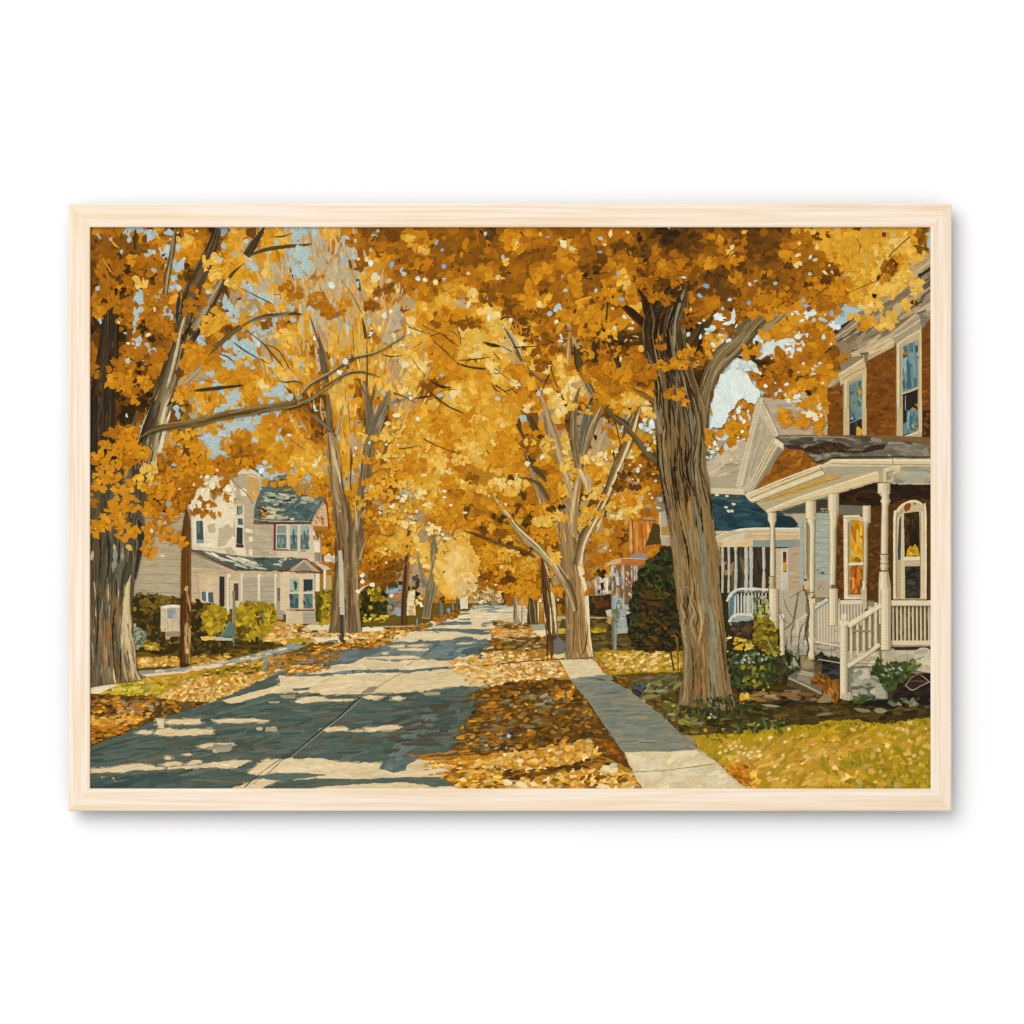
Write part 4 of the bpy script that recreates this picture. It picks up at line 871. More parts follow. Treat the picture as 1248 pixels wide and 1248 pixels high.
# white siding between the columns
q = wall('a4aca2', '606,530 686,530 690,960 606,960', ['a8b0a8', '98a29c', 'b4b8ac', '90a09e'], 40, 12, 3.2); hl('7c8880', 2.4, '608 560 684 562', '608 592 684 594', '608 625 684 626', '608 656 684 658', '608 688 684 688', '608 718 684 720', '608 750 684 750', '608 780 684 782', '608 812 684 812', '608 846 684 846')
poly('b0a08a', '610,875 680,875 680,965 610,965', rough=.2); ell(*P(636, 922), 24 / 4.2305, 40 / 4.2305, 0, hexc('5c4c34')); ell(*P(636, 922), 17 / 4.2305, 32 / 4.2305, 0, hexc('b8a88c')); ell(*P(644, 838), 14 / 4.2305, 14 / 4.2305, 0, hexc('3c3c34')); poly('a4b0ac', '525,560 550,560 548,900 530,900', rough=.2)
# door window with the golden reflection
poly('d6c6a6', '750,542 832,540 858,560 862,640 860,975 755,975', rough=.1); line('f0e4ca', '752 548 9 832 545 9'); line('efe2c6', '762 560 13 764 970 13'); poly('9a927c', '776,575 800,560 855,580 856,960 776,960', rough=.1); line('6c6450', '776 580 4 778 960 4')
poly('c8880c', '788,600 800,572 820,562 845,575 854,600 853,785 786,785', rough=.15); scatter('790,590 850,585 850,780 790,780', 40, ['d89c14', 'c07c0c', 'e4b030', 'a8640c', 'e0a824'], 22, 3, 1.5, .15); scatter('795,720 850,720 850,782 790,782', 14, ['e8c45c', 'd8a82c', 'b8740c', '7c6014'], 8, 4, 1, .6); line('e4c878', '822 640 8 822 700 6')
poly('8a4a12', '786,800 852,800 850,950 786,950', rough=.1); scatter('790,805 848,805 848,945 790,945', 30, ['b8641a', 'c87824', '8c4a14', '74480f', 'a8581a', 'd08a30'], 18, 3.4, 1.5, .15)
line('f0e4cc', '778 793 16 855 790 15'); line('efe4cc', '755 965 16 840 962 18'); poly('c8bca0', '780,950 850,950 850,965 780,965'); line('a89468', '752 556 4 832 552 3')
# arched window at right
part(HR)
out = [(1008, 975), (1008, 560), (1020, 525), (1045, 490), (1085, 470), (1120, 466), (1150, 478), (1170, 500), (1180, 545), (1180, 975)]
poly('cdbb98', [v for p in out for v in p], rough=.05); line('efe2c6', '1014 970 10 1014 560 10 1028 520 10 1055 488 10 1095 470 10 1130 470 10 1160 488 10 1174 520 10 1174 970 10'); line('7c6c50', '1024 965 4 1024 570 4 1038 535 4 1060 512 4')
poly('3c5060', '1030,720 1040,560 1056,530 1058,770 1032,770', rough=.1); poly('d8caa8', '1050,540 1064,524 1066,970 1044,970', rough=.1); poly('b0a082', '1028,770 1046,770 1046,970 1028,970', rough=.1)
poly('34220e', '1064,530 1142,522 1146,755 1066,758', rough=.1); scatter('1068,535 1140,530 1142,750 1070,752', 34, ['2c1e10', '402a12', '4c3416', '241a10'], 16, 4, 1.3, .3); poly('c49818', '1080,720 1095,700 1105,708 1118,692 1135,708 1144,740 1140,755 1080,752', rough=.6); scatter('1085,715 1140,710 1140,750 1085,750', 10, ['d8ac24', 'b0841c', 'e4c050', '8a6c14'], 6, 4, 1, .5); line('4c5c5c', '1105 560 4 1112 600 3')
line('ece0c6', '1062 765 18 1148 762 18'); poly('c4b694', '1066,775 1148,775 1146,800 1066,802', rough=.1); poly('2c2820', '1068,805 1146,803 1146,970 1070,970', rough=.1); scatter('1072,810 1142,810 1142,965 1072,965', 30, ['343028', '403a2e', '24221c', '4c4636'], 14, 4, -.2, .2); line('e0d2b0', '1156 520 16 1158 970 16'); line('8c7c60', '1148 530 4 1148 960 4')
poly('8c4412', '1060,500 1072,480 1092,476 1100,490 1092,515 1070,525', rough=.2); ell(*P(1118, 482), 2.6, 2.6, 0, hexc('6c3410'))
# railings
def rail(col, x0, y0, x1, y1, w): line(col, f'{x0} {y0} {w} {x1} {y1} {w}', .05)
T('C4')
poly('4a3416', '995,80 1203,75 1203,262 995,262', rough=.1); scatter('1000,85 1203,85 1203,255 1000,255', 40, ['3c2a14', '54401c', '2c2010', '6c6048'], 14, 5, 1.4, .3)
for i in range(11):
    x = 1008 + i * 20.5; rail('d8ccae', x, 70, x + 2, 258, 11); rail('a89c80', x + 5, 80, x + 6, 255, 3)
rail('e8dcc0', 995, 62, 1205, 62, 26); rail('b4a688', 995, 76, 1205, 76, 5); rail('e4d8bc', 995, 268, 1205, 268, 22); rail('a4967a', 995, 282, 1205, 284, 5)
poly('3a2818', '990,290 1203,288 1203,304 960,306', rough=.1)
poly('ccc2aa', '950,308 1203,306 1203,425 950,380', rough=.1); scatter('955,310 1203,310 1203,420 960,375', 40, ['d0c6ae', 'c2b8a0', 'd8d0ba', 'b4ac98'], 20, 6, 0, .2, ja=.02); line('8c8470', '1080 310 3 1082 420 3'); line('9c927c', '950 310 3 950 380 3')
poly('221a14', '1060,430 1203,425 1203,560 1000,560', rough=.4); scatter('1060,430 1203,430 1203,540 1000,550', 50, ['2a1e18', '34201a', '1c1612', '3c2820', '342c20'], 12, 5, .2, .5)
line('9c8c80', '1070 490 4 1110 440 5 1150 435 5 1195 470 4'); line('b4a898', '1070 485 4 1105 512 4 1150 490 4 1198 468 4'); line('5c4438', '1080 470 4 1140 465 8 1190 470 5'); line('543028', '1080 440 5 1160 432 5')
T('B4')
poly('8c8272', '718,990 860,990 860,1100 718,1100', rough=.1)
for i in range(9): rail('d4cab4', 728 + i * 16, 995, 730 + i * 16, 1110, 9)
rail('e4dac4', 715, 990, 850, 988, 20); line('ded2b8', '835 1000 14 862 960 14 862 925 18'); poly('c4b696', '840,920 872,905 872,1020 852,1028 845,960', rough=.2)
T('C4')
poly('a89c88', '605,60 735,40 735,290 605,270', rough=.1)
for i in range(8): rail('d8cdb6', 622 + i * 15, 60, 624 + i * 15, 265, 9); rail('9c9282', 630 + i * 15, 60, 630 + i * 15, 265, 4)
line('7ca0b0', '605 100 10 660 62 12 720 50 8'); line('e0d6c0', '600 90 12 670 42 14'); line('c8a070', '700 230 8 725 190 8'); line('ddd2bc', '605 262 10 735 285 10')
poly('a49a88', '604,275 735,290 735,345 690,345 604,310', rough=.2); scatter('600,280 735,290 735,350 610,330', 20, ['b0a898', '989080', '88826f'], 16, 5, .1, .1); line('6c6454', '690 290 3 690 345 3')
poly('241e16', '605,340 640,310 660,335 740,350 740,380 610,370', rough=.4); scatter('600,330 740,345 740,385 610,375', 16, ['1c1814', '342c20', '544a38'], 16, 4, .1, .2); line('b8ae9c', '620 352 5 735 372 6')
poly('2a2620', '600,375 740,385 735,480 620,470', rough=.4); scatter('600,375 735,390 735,480 620,480', 24, ['343438', '24221e', '3c3a34', '4c5058'], 14, 4, .2, .4)
# stairs side and lower stone
poly('b8ae98', '770,310 935,310 945,385 770,390', rough=.1); scatter('790,320 940,320 940,380 790,385', 20, ['c0b49c', 'a89e8a', 'ccc2ae'], 18, 5, -.2, .2); line('8c8270', '770 372 5 945 378 6')
poly('7c766a', '765,390 940,385 980,480 980,560 780,560', rough=.4); poly('ccc4b0', '805,402 885,400 888,455 830,460 805,440', rough=.3)
for s in ('790,475 880,460 910,480 860,520 800,520', '910,470 955,480 975,555 900,550', '800,520 850,525 820,560 790,555', '860,500 920,500 905,550 860,545', '750,530 790,520 785,570 745,560'): poly(R.choice(['b8b4a4', 'a4a89c', 'a8a898', 'c4bca8']), s, rough=.5)
scatter('780,400 975,400 980,560 790,560', 30, ['8c887c', 'a4a08e', '6c6858', '989a90'], 12, 5, .3, .6); scatter('800,540 920,540 920,580 800,580', 30, ['34421c', '2a3418', '4a5a2c', '46501f'], 8, 4, .6, .8)
poly('1c1812', '1060,540 1203,540 1203,590 990,600 800,590', rough=.6); scatter('980,560 1200,545 1200,590 980,595', 30, ['241e14', '34301c', '6c6c50', '8c8c74', '2c2a1c'], 10, 4, 0, .5)
# steps at left
poly('6c6250', '455,450 520,405 640,400 640,530 560,510', rough=.3)
for c, s in (('a49a84', '515,412 600,425 595,445 520,432'), ('8c8270', '520,435 590,450 580,485 510,455'), ('7c7260', '460,445 480,440 640,525 630,535'), ('54462e', '452,460 480,460 600,520 560,520 460,490'), ('5c4c30', '600,380 640,375 640,420 600,420')): poly(c, s, rough=.2)
line('b8ae98', '465 448 6 560 490 6 640 530 5'); line('b0a68e', '515 410 5 600 425 5')
part('pot'); q = poly('7c4a10', '580,475 590,450 610,440 615,415 630,430 655,425 680,465 725,450 735,490 720,580 690,570 610,575 605,565 650,545 640,500 610,480', rough=.4); scatter(q, 50, ['8a5414', '9c6420', '6a3e0c', 'ae7430', '54320a'], 10, 3, 1.1, .4); scatter('580,455 640,440 630,485 585,480', 8, ['5a340a', '6a3e0c'], 8, 3, .3, .4)
poly('8c7c5c', '620,560 660,530 690,540 690,575 620,575', rough=.4); line('4a2c0a', '660 470 4 690 540 4')
part(HR)
# ---- columns
def column(bands, lo='a8987a', hi='efe3ca', base='dccfb2'):
    """turned post: list of (y, centre x, width) in tile units"""
    line(base, ' '.join(f'{x} {y} {w}' for y, x, w in bands), .02)
    line(lo, ' '.join(f'{x + w * .34} {y} {w * .26}' for y, x, w in bands), .1)
    line(hi, ' '.join(f'{x - w * .2} {y} {w * .3}' for y, x, w in bands), .1)
    line('7c6a4a', ' '.join(f'{x + w * .5} {y} 3.2' for y, x, w in bands), .2)
    line('94835f', ' '.join(f'{x - w * .5} {y} 2.4' for y, x, w in bands), .2)
def block(x0, y0, x1, y1, base='dccfb2'):
    rect(base, x0, y0, x1, y1); w = x1 - x0
    rect('b0a184', x1 - w * .28, y0 + 2, x1 - 1, y1 - 1); rect('eee2c8', x0 + w * .1, y0 + 2, x0 + w * .42, y1 - 2); line('7c6a4a', f'{x1} {y0} 3.2 {x1} {y1} 3.2'); line('94835f', f'{x0} {y0} 2.4 {x0} {y1} 2.4'); line('84734f', f'{x0} {y1} 2.6 {x1} {y1} 2.6')
T('B4')
line('c8b898', '556 535 16 556 700 15 558 870 16'); line('8c7a58', '562 540 5 562 860 5'); line('d0bc90', '560 880 26 562 925 24'); line('b8a070', '575 955 40 585 965 44')
block(362, 528, 406, 572); column([(570, 384, 40), (585, 386, 28), (600, 386, 22), (700, 386, 24), (820, 386, 26), (855, 386, 24)]); column([(858, 384, 36), (870, 384, 28), (885, 384, 36), (900, 384, 26), (915, 384, 36), (926, 384, 30)], '8c7a58', 'd8c49c', 'b8a680'); block(370, 930, 414, 1130)
block(556, 468, 610, 560); column([(560, 583, 52), (590, 590, 34), (640, 592, 28), (800, 590, 28), (935, 590, 28)]); line('e8c890', '575 950 26 590 960 34'); block(672, 432, 728, 520); column([(520, 702, 54), (560, 702, 48), (590, 700, 42), (612, 697, 36), (760, 697, 34), (900, 694, 34)]); block(676, 920, 722, 1110); line('5c4c30', '722 540 5 716 760 5 712 920 5')
block(850, 492, 892, 580); column([(578, 870, 36), (610, 866, 22), (760, 866, 22), (880, 862, 20)], '8c8064', 'd8ccb0', 'bcae90'); column([(880, 860, 26), (900, 860, 20), (925, 858, 30)])
block(928, 376, 992, 430); column([(428, 962, 56), (440, 966, 40), (455, 968, 38), (468, 968, 54), (480, 968, 40), (495, 966, 34), (600, 964, 36), (740, 962, 36)]); column([(745, 962, 46), (765, 962, 36), (780, 962, 44), (790, 962, 34), (800, 962, 44), (815, 962, 38), (828, 962, 34)], '9c8c6c', 'ecdfc4', 'd0c2a2'); line('6c5c40', '944 790 3 980 792 3'); line('6c5c40', '944 826 3 980 826 3')
column([(832, 960, 46), (870, 962, 56), (925, 964, 64), (1100, 966, 64)])
poly('d8cba8', '955,310 1000,292 1045,292 1043,325 1015,335 1000,370 955,368', rough=.1); poly('8c8470', '975,318 1010,310 995,350 975,366', rough=.2); line('f0e4c8', '958 308 6 1000 292 6 1044 294 6'); line('b4a482', '985 370 6 1010 335 8 1040 318 5'); poly('b8ad92', '980,325 1004,318 990,346', rough=.1)
T('C4')
block(368, -10, 416, 160); line('e0d4b8', '375 160 22 395 178 20'); block(944, -10, 996, 305)
# left stair newel and posts
line('d8cbb2', '506 165 10 565 120 12'); line('d0c4ac', '490 210 10 560 225 10')
for x in (488, 515, 545): line('d8cdb4', f'{x} 150 11 {x} 280 11')
poly('9c9484', '480,230 560,240 560,320 480,300', rough=.2); scatter('480,230 570,240 570,330 490,310', 14, ['b8b0a0', 'a49c8c', 'ccc4b4'], 14, 5, .2, .3)
line('e0d5bc', '434 125 22 436 260 24 438 460 24'); line('a0927a', '444 140 7 446 455 7'); ell(*P(434, 128), 6, 5, 0, hexc('e8dcc4')); line('e4d9c0', '590 40 32 588 200 30 586 350 30'); line('a89a80', '600 60 8 598 345 8'); line('d8b078', '570 348 10 602 352 14'); line('e0c08c', '575 20 20 590 32 24')
# right stair rail
for x, a, b in ((792, 210, 330), (825, 190, 310), (857, 160, 290), (888, 120, 275), (918, 100, 262)): line('ddd2b8', f'{x} {a - 40} 15 {x} {b + 20} 15'); line('a4977c', f'{x + 6} {a - 30} 4 {x + 6} {b + 10} 4')
line('8c8068', '800 205 10 900 210 10')
line('eadfc6', '775 180 24 860 125 24 945 72 24'); line('a4967a', '780 198 5 870 138 5 945 90 5'); line('e4d8be', '772 388 20 860 335 20 938 275 20'); line('9c8e74', '775 400 4 860 346 4 940 288 4')
rect('ded3ba', 734, 165, 772, 556); rect('b0a388', 762, 170, 771, 554); rect('ede2ca', 738, 170, 750, 552); line('e8dcc4', '752 118 22 754 132 34 752 146 22 752 160 44 752 176 34'); line('a8997e', '740 150 3 766 152 3'); rect('c8bca0', 740, 530, 770, 556)
# ---------------------------------------------------------------- 5 plants in front of the porch
def shrubmass(pn, s, cols, n, l=7, base=None):
    part(pn); q = poly(base or cols[0], s, rough=1.0)
    scatter(q, n, cols, l, l * .5, .4, .9, 'ell', ja=.12); scatter(q, n // 2, cols, l * .9, l * .5, 0, 1, 'leaf', ja=.14)
T('C4')
shrubmass('shrub_i', '160,330 220,300 300,310 400,350 420,470 380,490 250,500 175,490', ['2c341a', '363e1e', '222a10', '404a26', '4a522a'], 130)
scatter('190,330 340,320 370,360 200,380', 24, ['949a80', '7c8866', 'a4a68c', '5c6c44'], 4.5, 2.8, .3, .8, 'ell'); scatter('210,370 380,400 360,490 240,490', 34, ['7c7820', '8c8226', '5c601c', '525a22'], 6, 3, .5, .8, 'leaf')
shrubmass('shrub_j', '290,130 330,110 400,170 415,260 410,350 330,310 290,240', ['6a5a14', '8a7418', '4c440f', '9c8420'], 80); bl('8c8c70', '355 240 8 385 310 8 415 390 8')
poly('302410', '400,340 460,330 460,480 400,480', rough=.8); scatter('395,335 465,330 465,485 395,485', 40, ['2c2a14', '3c3418', '44401f', '26200f', '4a4a26'], 9, 3, 1.3, .4)
shrubmass('shrub_k', '895,410 930,340 960,390 1010,370 1080,370 1100,440 1030,480 1000,520 940,470', ['36451f', '2a361a', '4a582e', '425026'], 80); scatter('940,380 1060,400 1040,440 950,440', 9, ['8c9a94', '9ca490', '74867c'], 4, 2.6, 0, .5, 'ell'); scatter('1080,380 1110,345 1160,380 1120,410 1080,420', 26, ['5c6c34', '6c7838', '4a5c28', '7c8440'], 9, 3.4, -.2, .5); bl('3c4c20', '930 340 5 960 420 4'); bl('5c6a34', '1078 350 4 1082 420 4')
scatter('600,330 650,360 640,380 590,370', 8, ['3c4424'], 7, 3, 0, .8)
T('B4')
scatter('290,960 360,950 380,1080 300,1080', 50, ['6c7840', '8c9068', 'a0a890', '4c5a28', 'b0a050'], 7, 3, 1, .7)
part('shrub_l')
T('C4')
for s in ('570 130 7 555 220 6 575 300 5 540 370 4', '440 20 3 460 90 4 500 150 4', '520 0 4 505 90 5 490 160 5 440 205 4', '470 40 3 500 20 3 545 -5 3', '480 280 4 485 200 5 500 160 5', '520 380 5 520 280 5 530 200 4 560 150 3', '545 -20 4 570 60 5 575 130 6 560 200 5', '420 90 3 440 150 4 470 165 3'): bl('4a4234', s)
for s in ('460 230 3 455 330 4 470 400 3', '550 220 4 545 290 4'): bl('2c2820', s)
scatter('450,300 520,320 540,420 460,430', 34, ['3c4424', '4a5430', '2c3018', '6c7050', '8c8c70'], 9, 3, 1.0, .6)

# ---------------------------------------------------------------- 6 trunks and limbs
TD, TM, TLt = '4a3a22', '7c6444', 'b89a70'
# far trees of the street
part(TREE_C); T('B3')
trunk('135 1080 30 140 1250 36', ['5c4c34', '9c8c70', 'c8b898'], 8); trunk('175 1090 14 180 1250 20', ['8c7c60', 'd0c0a0'], 5); trunk('222 1085 44 232 1250 54', ['3a2812', '4a3418', '54401f', '8c7c5c', 'c0b090'], 14)
T('C3'); trunk('228 0 54 238 100 56 248 195 44', ['3a2812', '4a3418', '54401f', '8c7c5c', 'd0c0a0'], 14); bl('e0c898', '268 60 10 270 190 6')
T('B3'); trunk('290 850 44 310 950 50 325 1100 64 335 1250 66', ['2c1c0c', '4a2c10', '6a4420', '54381c', 'b89868', 'dcc49c'], 34)
T('C3'); trunk('325 0 70 340 120 72 345 250 60', ['2c1c0c', '4a2c10', '6a4420', '54381c', 'b89868', 'dcc49c'], 30); bl('e0c89c', '345 0 14 362 120 12 374 245 8', .2)
bl('4a2c14', '320 255 12 322 400 9'); bl('5c3818', '345 265 18 348 330 22 346 402 10'); poly('54351a', '318,255 385,262 350,300 320,290', rough=.2); poly('6a4420', '330,300 358,330 350,360 325,350', rough=.3)
part(TREE_F); T('B2')
trunk('760 830 12 780 930 22 820 1030 34', ['4a4234', '7c705c', '8c8068'], 9); trunk('955 755 14 900 810 26 875 880 30', ['8c7448', 'a08858', '6c5834'], 9); trunk('855 720 40 860 800 44 862 900 44 850 1000 52 835 1080 54 822 1150 48 812 1222 48', ['6c6048', '8c7c5c', 'a08c68', '6c6048', '5c5040'], 34)
bl('7c8080', '790 705 8 830 730 14 850 760 18'); bl('6c6c64', '700 630 12 760 650 8 800 680 6')
trunk('968 1075 14 970 1170 18', ['6c5834', 'a08858'], 5); trunk('1000 1060 18 990 1170 22', ['5c4c34', '7c6848'], 5); bl('3c3428', '885 1098 12 905 1105 16 930 1096 14'); bl('6c7070', '898 1110 16 902 1205 18'); bl('8ca4b8', '945 1160 18 947 1190 18'); poly('e4dcc8', '1010,1090 1055,1090 1058,1160 1012,1165', rough=.4); bl('8c7c60', '1035 1105 3 1050 1105 3 1050 1150 3')
scatter('1060,1060 1248,1080 1248,1130 1100,1130', 70, ['c8a878', 'dcc8a0', '8c7c5c', 'e8dcc0', '6c6c60', 'b08c50'], 6, 3, 0, .4, 'ell')
T('C2')
for x, y, w, h, c in ((905, 110, 22, 80, '6c7070'), (945, 115, 22, 30, '7c98b0'), (1035, 70, 50, 66, 'e0d4bc'), (760, 180, 14, 44, '6c8498')): ell(*P(x, y), w / 4.8, h / 4.8, 0, hexc(c), 10, .05)
# poles
part('pole_b'); T('B2'); line('5c3c18', '712 700 16 705 800 20 695 950 26 685 1100 32 680 1260 34', .03); line('8c6430', '716 720 5 708 900 6 700 1100 8'); line('3c260f', '704 720 5 692 950 8 676 1200 9'); T('C2'); line('5c3c18', '688 0 32 684 100 30 680 195 26', .03); line('3c260f', '680 0 9 674 195 8')
part('pole_a'); T('B1')
trunk('612 0 30 612 100 28 610 300 40', ['3c280f', '5c3c18', '7c5828'], 14)
trunk('612 590 56 612 700 52 608 900 58 606 1100 60 604 1248 62', ['3c260c', '54340f', '6a4416', '5c3a12', '7c5424'], 60); scatter('600,1020 636,1040 636,1248 606,1248', 10, ['b08c54', 'c8a468', '9c7440'], 22, 2.6, 1.5, .05)
T('C1'); trunk('606 0 62 604 120 60 606 260 60 602 350 58 602 440 60', ['3c260c', '54340f', '5c3a12', '8c6430', 'b8925c'], 60); scatter('605,180 640,190 632,380 605,380', 18, ['b8925c', 'c8a878', 'a07c48'], 18, 2.6, 1.5, .05); poly('3c260c', '570,425 600,420 640,430 600,446 575,446', rough=.3)

# second tree
part(TREE_2)
T('B2')
trunk('110 0 8 180 50 12 240 110 20', ['6c5c44', '8c7c60'], 5); trunk('320 30 14 300 110 18 270 190 22', ['8c7c60', 'b8a480'], 6)
tile(); trunk('423 668 20 423 685 24 422 700 27 421 725 31 421 750 35 421 771 40', ['5c462a', '8c7048', '6c5434', '9c8058', '7c623e', '54402a', '8c7450', 'a08c68'], 190, 1.7)
T('B2')
trunk('242 0 30 250 100 36 265 200 60 280 330 70 290 450 70 310 550 80 320 650 76 335 760 84 345 900 90 350 1000 96', ['5c4a30', '8c7452', 'b89c74', '9c8058', '6c5638', '54422a'], 110, 1.8)
bl('cbb58c', '262 200 14 282 300 16 305 380 14 312 440 8', .2); bl('c4ac84', '318 620 10 326 680 12 340 730 8', .2)
trunk('478 0 40 482 100 44 480 200 56 465 300 60 455 400 60 440 500 64 430 600 62 415 700 72 395 800 90 380 900 96', ['6c5a40', '8c7454', '6c583c', '5c4a30', '9c8460'], 90, 1.8)
trunk('590 0 34 540 80 40 500 160 36 480 220 40', ['8c7c68', '6c6048', 'a09078'], 14); trunk('475 430 16 455 480 14', ['9c8c70', 'c8b898'], 4)
trunk('470 740 18 445 800 14 425 880 22', ['b89c74', '8c7452'], 5); bl('6c5430', '470 735 6 520 715 5 600 735 5 660 690 3')
bl('3c2c18', '345 700 8 360 780 10 362 860 6'); bl('3c2c18', '365 600 6 385 700 10 385 780 6'); bl('d8c8a8', '395 930 6 380 1000 10 365 1050 6', .3); bl('d4c4a4', '480 1020 8 440 1040 12 420 1060 14 410 1100 10 415 1248 8', .2)
bl('3c2c18', '300 480 5 320 550 6 330 600 4'); bl('54422a', '240 320 4 258 420 5 270 480 5'); bl('4a3a22', '380 240 5 370 400 6 375 480 8')
for s in ('100 160 8 160 180 6 220 190 5', '0 150 6 60 200 5 120 240 4', '180 400 8 230 440 8 260 470 7', '370 200 4 370 380 6', '460 400 5 500 370 6 570 330 5', '450 520 10 520 520 6', '240 520 6 290 545 8 300 570 6'): bl('6c5638', s)
tile(); trunk('418 610 30 421 640 30 422 668 25 422 700 28 421 725 31 421 750 35 421 771 40', ['5c462a', '8c7048', '6c5434', '9c8058', '54402a', '8c7450', 'a08c68'], 170, 1.7, (20, 70), base=False)
part('lamp2'); T('B2'); line('c0b8a4', '310 820 22 316 950 30 318 1150 28', .03); line('8c8878', '300 850 5 305 1140 5'); T('C2'); line('c4bca8', '320 0 26 323 140 26', .03); line('2c3434', '318 140 18 322 300 17', .03); line('4c5858', '314 150 4 318 295 4')
part(TREE_2); T('B2')
for x, y in ((440, 965), (440, 1003), (500, 1020), (415, 1060)): ell(*P(x, y), 6, 5.5, 0, hexc('ece0c4'))
# center tree
part(TREE_C); T('A3')
for s in ('50 600 18 100 680 26 140 760 32 180 830 26', '0 735 14 60 750 18 110 780 22', '30 600 14 80 700 20'): trunk(s, ['54462e', '8c7854', '6c5c40', 'c8b48c'], 10)
bl('c8b48c', '95 630 8 140 720 10 180 820 10')
for s in ('450 660 26 445 750 28 438 850 30', ): trunk(s, ['a07c48', 'c8a470', 'b08c54'], 10)
for s in ('40 860 8 60 930 9', '0 960 10 60 1000 9 100 1030 8', '100 980 8 150 1030 9 180 1060 6', '200 1130 12 250 1200 16 280 1250 14', '150 1140 16 170 1248 16', '75 1120 7 130 1180 9 160 1248 9', '0 1050 6 60 1150 7', '350 985 8 400 1030 10 430 1090 14 440 1130 12'): bl('4a3c22', s, .2)
trunk('195 860 20 260 920 22 300 950 12', ['8c7854', '4a3c22'], 6)
trunk('500 1010 12 475 1100 36 465 1248 40', ['4a3a20', '8c7454', '6c583a', '54442a'], 20); trunk('440 950 20 460 1060 16', ['b8986c', 'c8a878'], 5); trunk('330 1090 20 320 1170 28 340 1260 36', ['b8986c', 'd8bc8c', 'a08058'], 12); trunk('300 1110 10 310 1200 16 320 1260 18', ['a08460', '6c583a'], 6)
trunk('545 1110 18 530 1190 26 520 1260 34', ['7c7c78', '5c5c58', 'a89878'], 9); trunk('590 1110 20 570 1190 24 548 1260 28', ['8c7454', '5c4a30'], 8); trunk('640 1120 22 610 1190 26 590 1260 26', ['c8a470', 'e0c090', 'a07c4c'], 8); trunk('700 1190 40 660 1230 34 640 1260 30', ['a89880', '8c8478', 'c8ac80'], 9); trunk('850 1130 36 835 1200 40 825 1260 40', ['8c9490', 'a8a490', '7c7c74'], 12); trunk('785 1130 22 775 1200 26', ['7c8a90', '9c9c90'], 6)
T('B3')
trunk('640 0 30 600 90 34 560 180 34 535 240 26', ['8c7854', 'c8a874', 'a08458', '54442a'], 16); trunk('680 90 40 650 170 36 620 240 26', ['c8ac80', 'b8a080', '9c8460'], 10); trunk('560 0 40 540 110 40 525 220 30', ['6c6450', '4a4230', '8c7c60', '5c6468'], 16)
trunk('470 0 50 478 130 56 495 240 46 505 310 24', ['54421f', '7c6440', '8c7450', '4a3a20', 'b8986c'], 24)
trunk('310 0 30 345 90 40 380 190 36 410 290 34 450 380 30 460 440 30', ['8c7454', 'c8a878', 'a08862', '7c6444'], 22); trunk('395 310 20 440 350 24 465 400 20', ['d8bc8c', 'e4cc9c'], 5)
trunk('495 370 40 490 470 44 480 560 40', ['4a3a20', '6c5430', '8c7048'], 16); trunk('540 330 30 560 400 40 570 470 30', ['b89c74', 'd0b88c', '9c8460'], 10)
trunk('520 430 30 490 520 34 480 620 34 485 720 30', ['b89c74', 'd8bc90', '8c7450', 'c8a87c'], 18)
trunk('845 0 52 800 130 56 765 250 60 720 370 62 685 460 50 660 545 26', ['54422a', '6c5638', '8c7450', 'd0b080', 'dcc090'], 60); 
trunk('655 575 36 615 650 54 570 720 60 535 790 54', ['6c5c44', '5c4c34', '8c7450', 'dcc090', 'e0c898'], 50)
bl('e4cca0', '655 590 12 620 670 16 575 740 18 535 810 16 510 870 14', .15)
trunk('0 500 18 70 590 26 140 690 36 200 760 44 280 820 50 340 880 52 400 960 50 450 1040 40', ['8c7854', 'c8b08c', '7c6444', '54442a'], 50); bl('d8c49c', '10 505 6 80 600 8 150 705 9 210 770 10 280 830 9', .2)
tile(); trunk('688 622 18 692 646 23 695 667 24 698 687 25 701 708 25 702 735 26 703 760 28 704 782 30 705 793 32 706 802 37', ['7c6c54', '8c7450', 'a88454', '94703f', '8c6c44', 'b89460', '8c6838', 'c8a878', 'dcc094'], 340, 1.8)
T('B3')
bl('e8d4ac', '520 830 14 508 900 20 520 960 22 545 1040 20 555 1150 18 558 1248 16', .12); bl('6c4c24', '440 1000 5 470 1080 7 490 1200 7'); bl('6c4c24', '425 1080 5 440 1200 6'); bl('54442a', '500 740 12 520 780 10 535 740 6')
for s in ('150 390 16 200 400 20 260 420 22 300 470 20 325 520 16', '190 260 18 230 310 22 280 360 22 310 400 14', '75 10 10 140 60 14 170 130 16 190 175 12', '190 20 22 240 100 26 280 180 20', '170 220 12 220 280 14 300 320 10'): trunk(s, ['3c3018', '5c4828', '4a3a20'], 10)
trunk('245 330 14 255 400 20 285 500 26 310 560 18', ['c8b088', 'a08c68'], 7); trunk('265 570 18 275 630 20', ['b8a888', 'd0bc98'], 4); bl('d8b070', '285 690 6 290 780 6')
for s in ('0 770 8 80 790 10 160 810 14 230 850 12', '0 900 4 80 960 4', '330 590 30 355 560 20 370 590 14'): bl('3a2a12', s, .2)
T('C3')
bl('e8d4ac', '552 0 18 562 150 14 568 260 12 585 370 10', .12); bl('54381a', '520 380 12 545 330 8 560 200 4'); bl('6c4c24', '470 20 4 480 200 5 470 370 6'); bl('6c4c24', '520 60 4 515 250 5 530 370 6')
for _ in range(5): pass

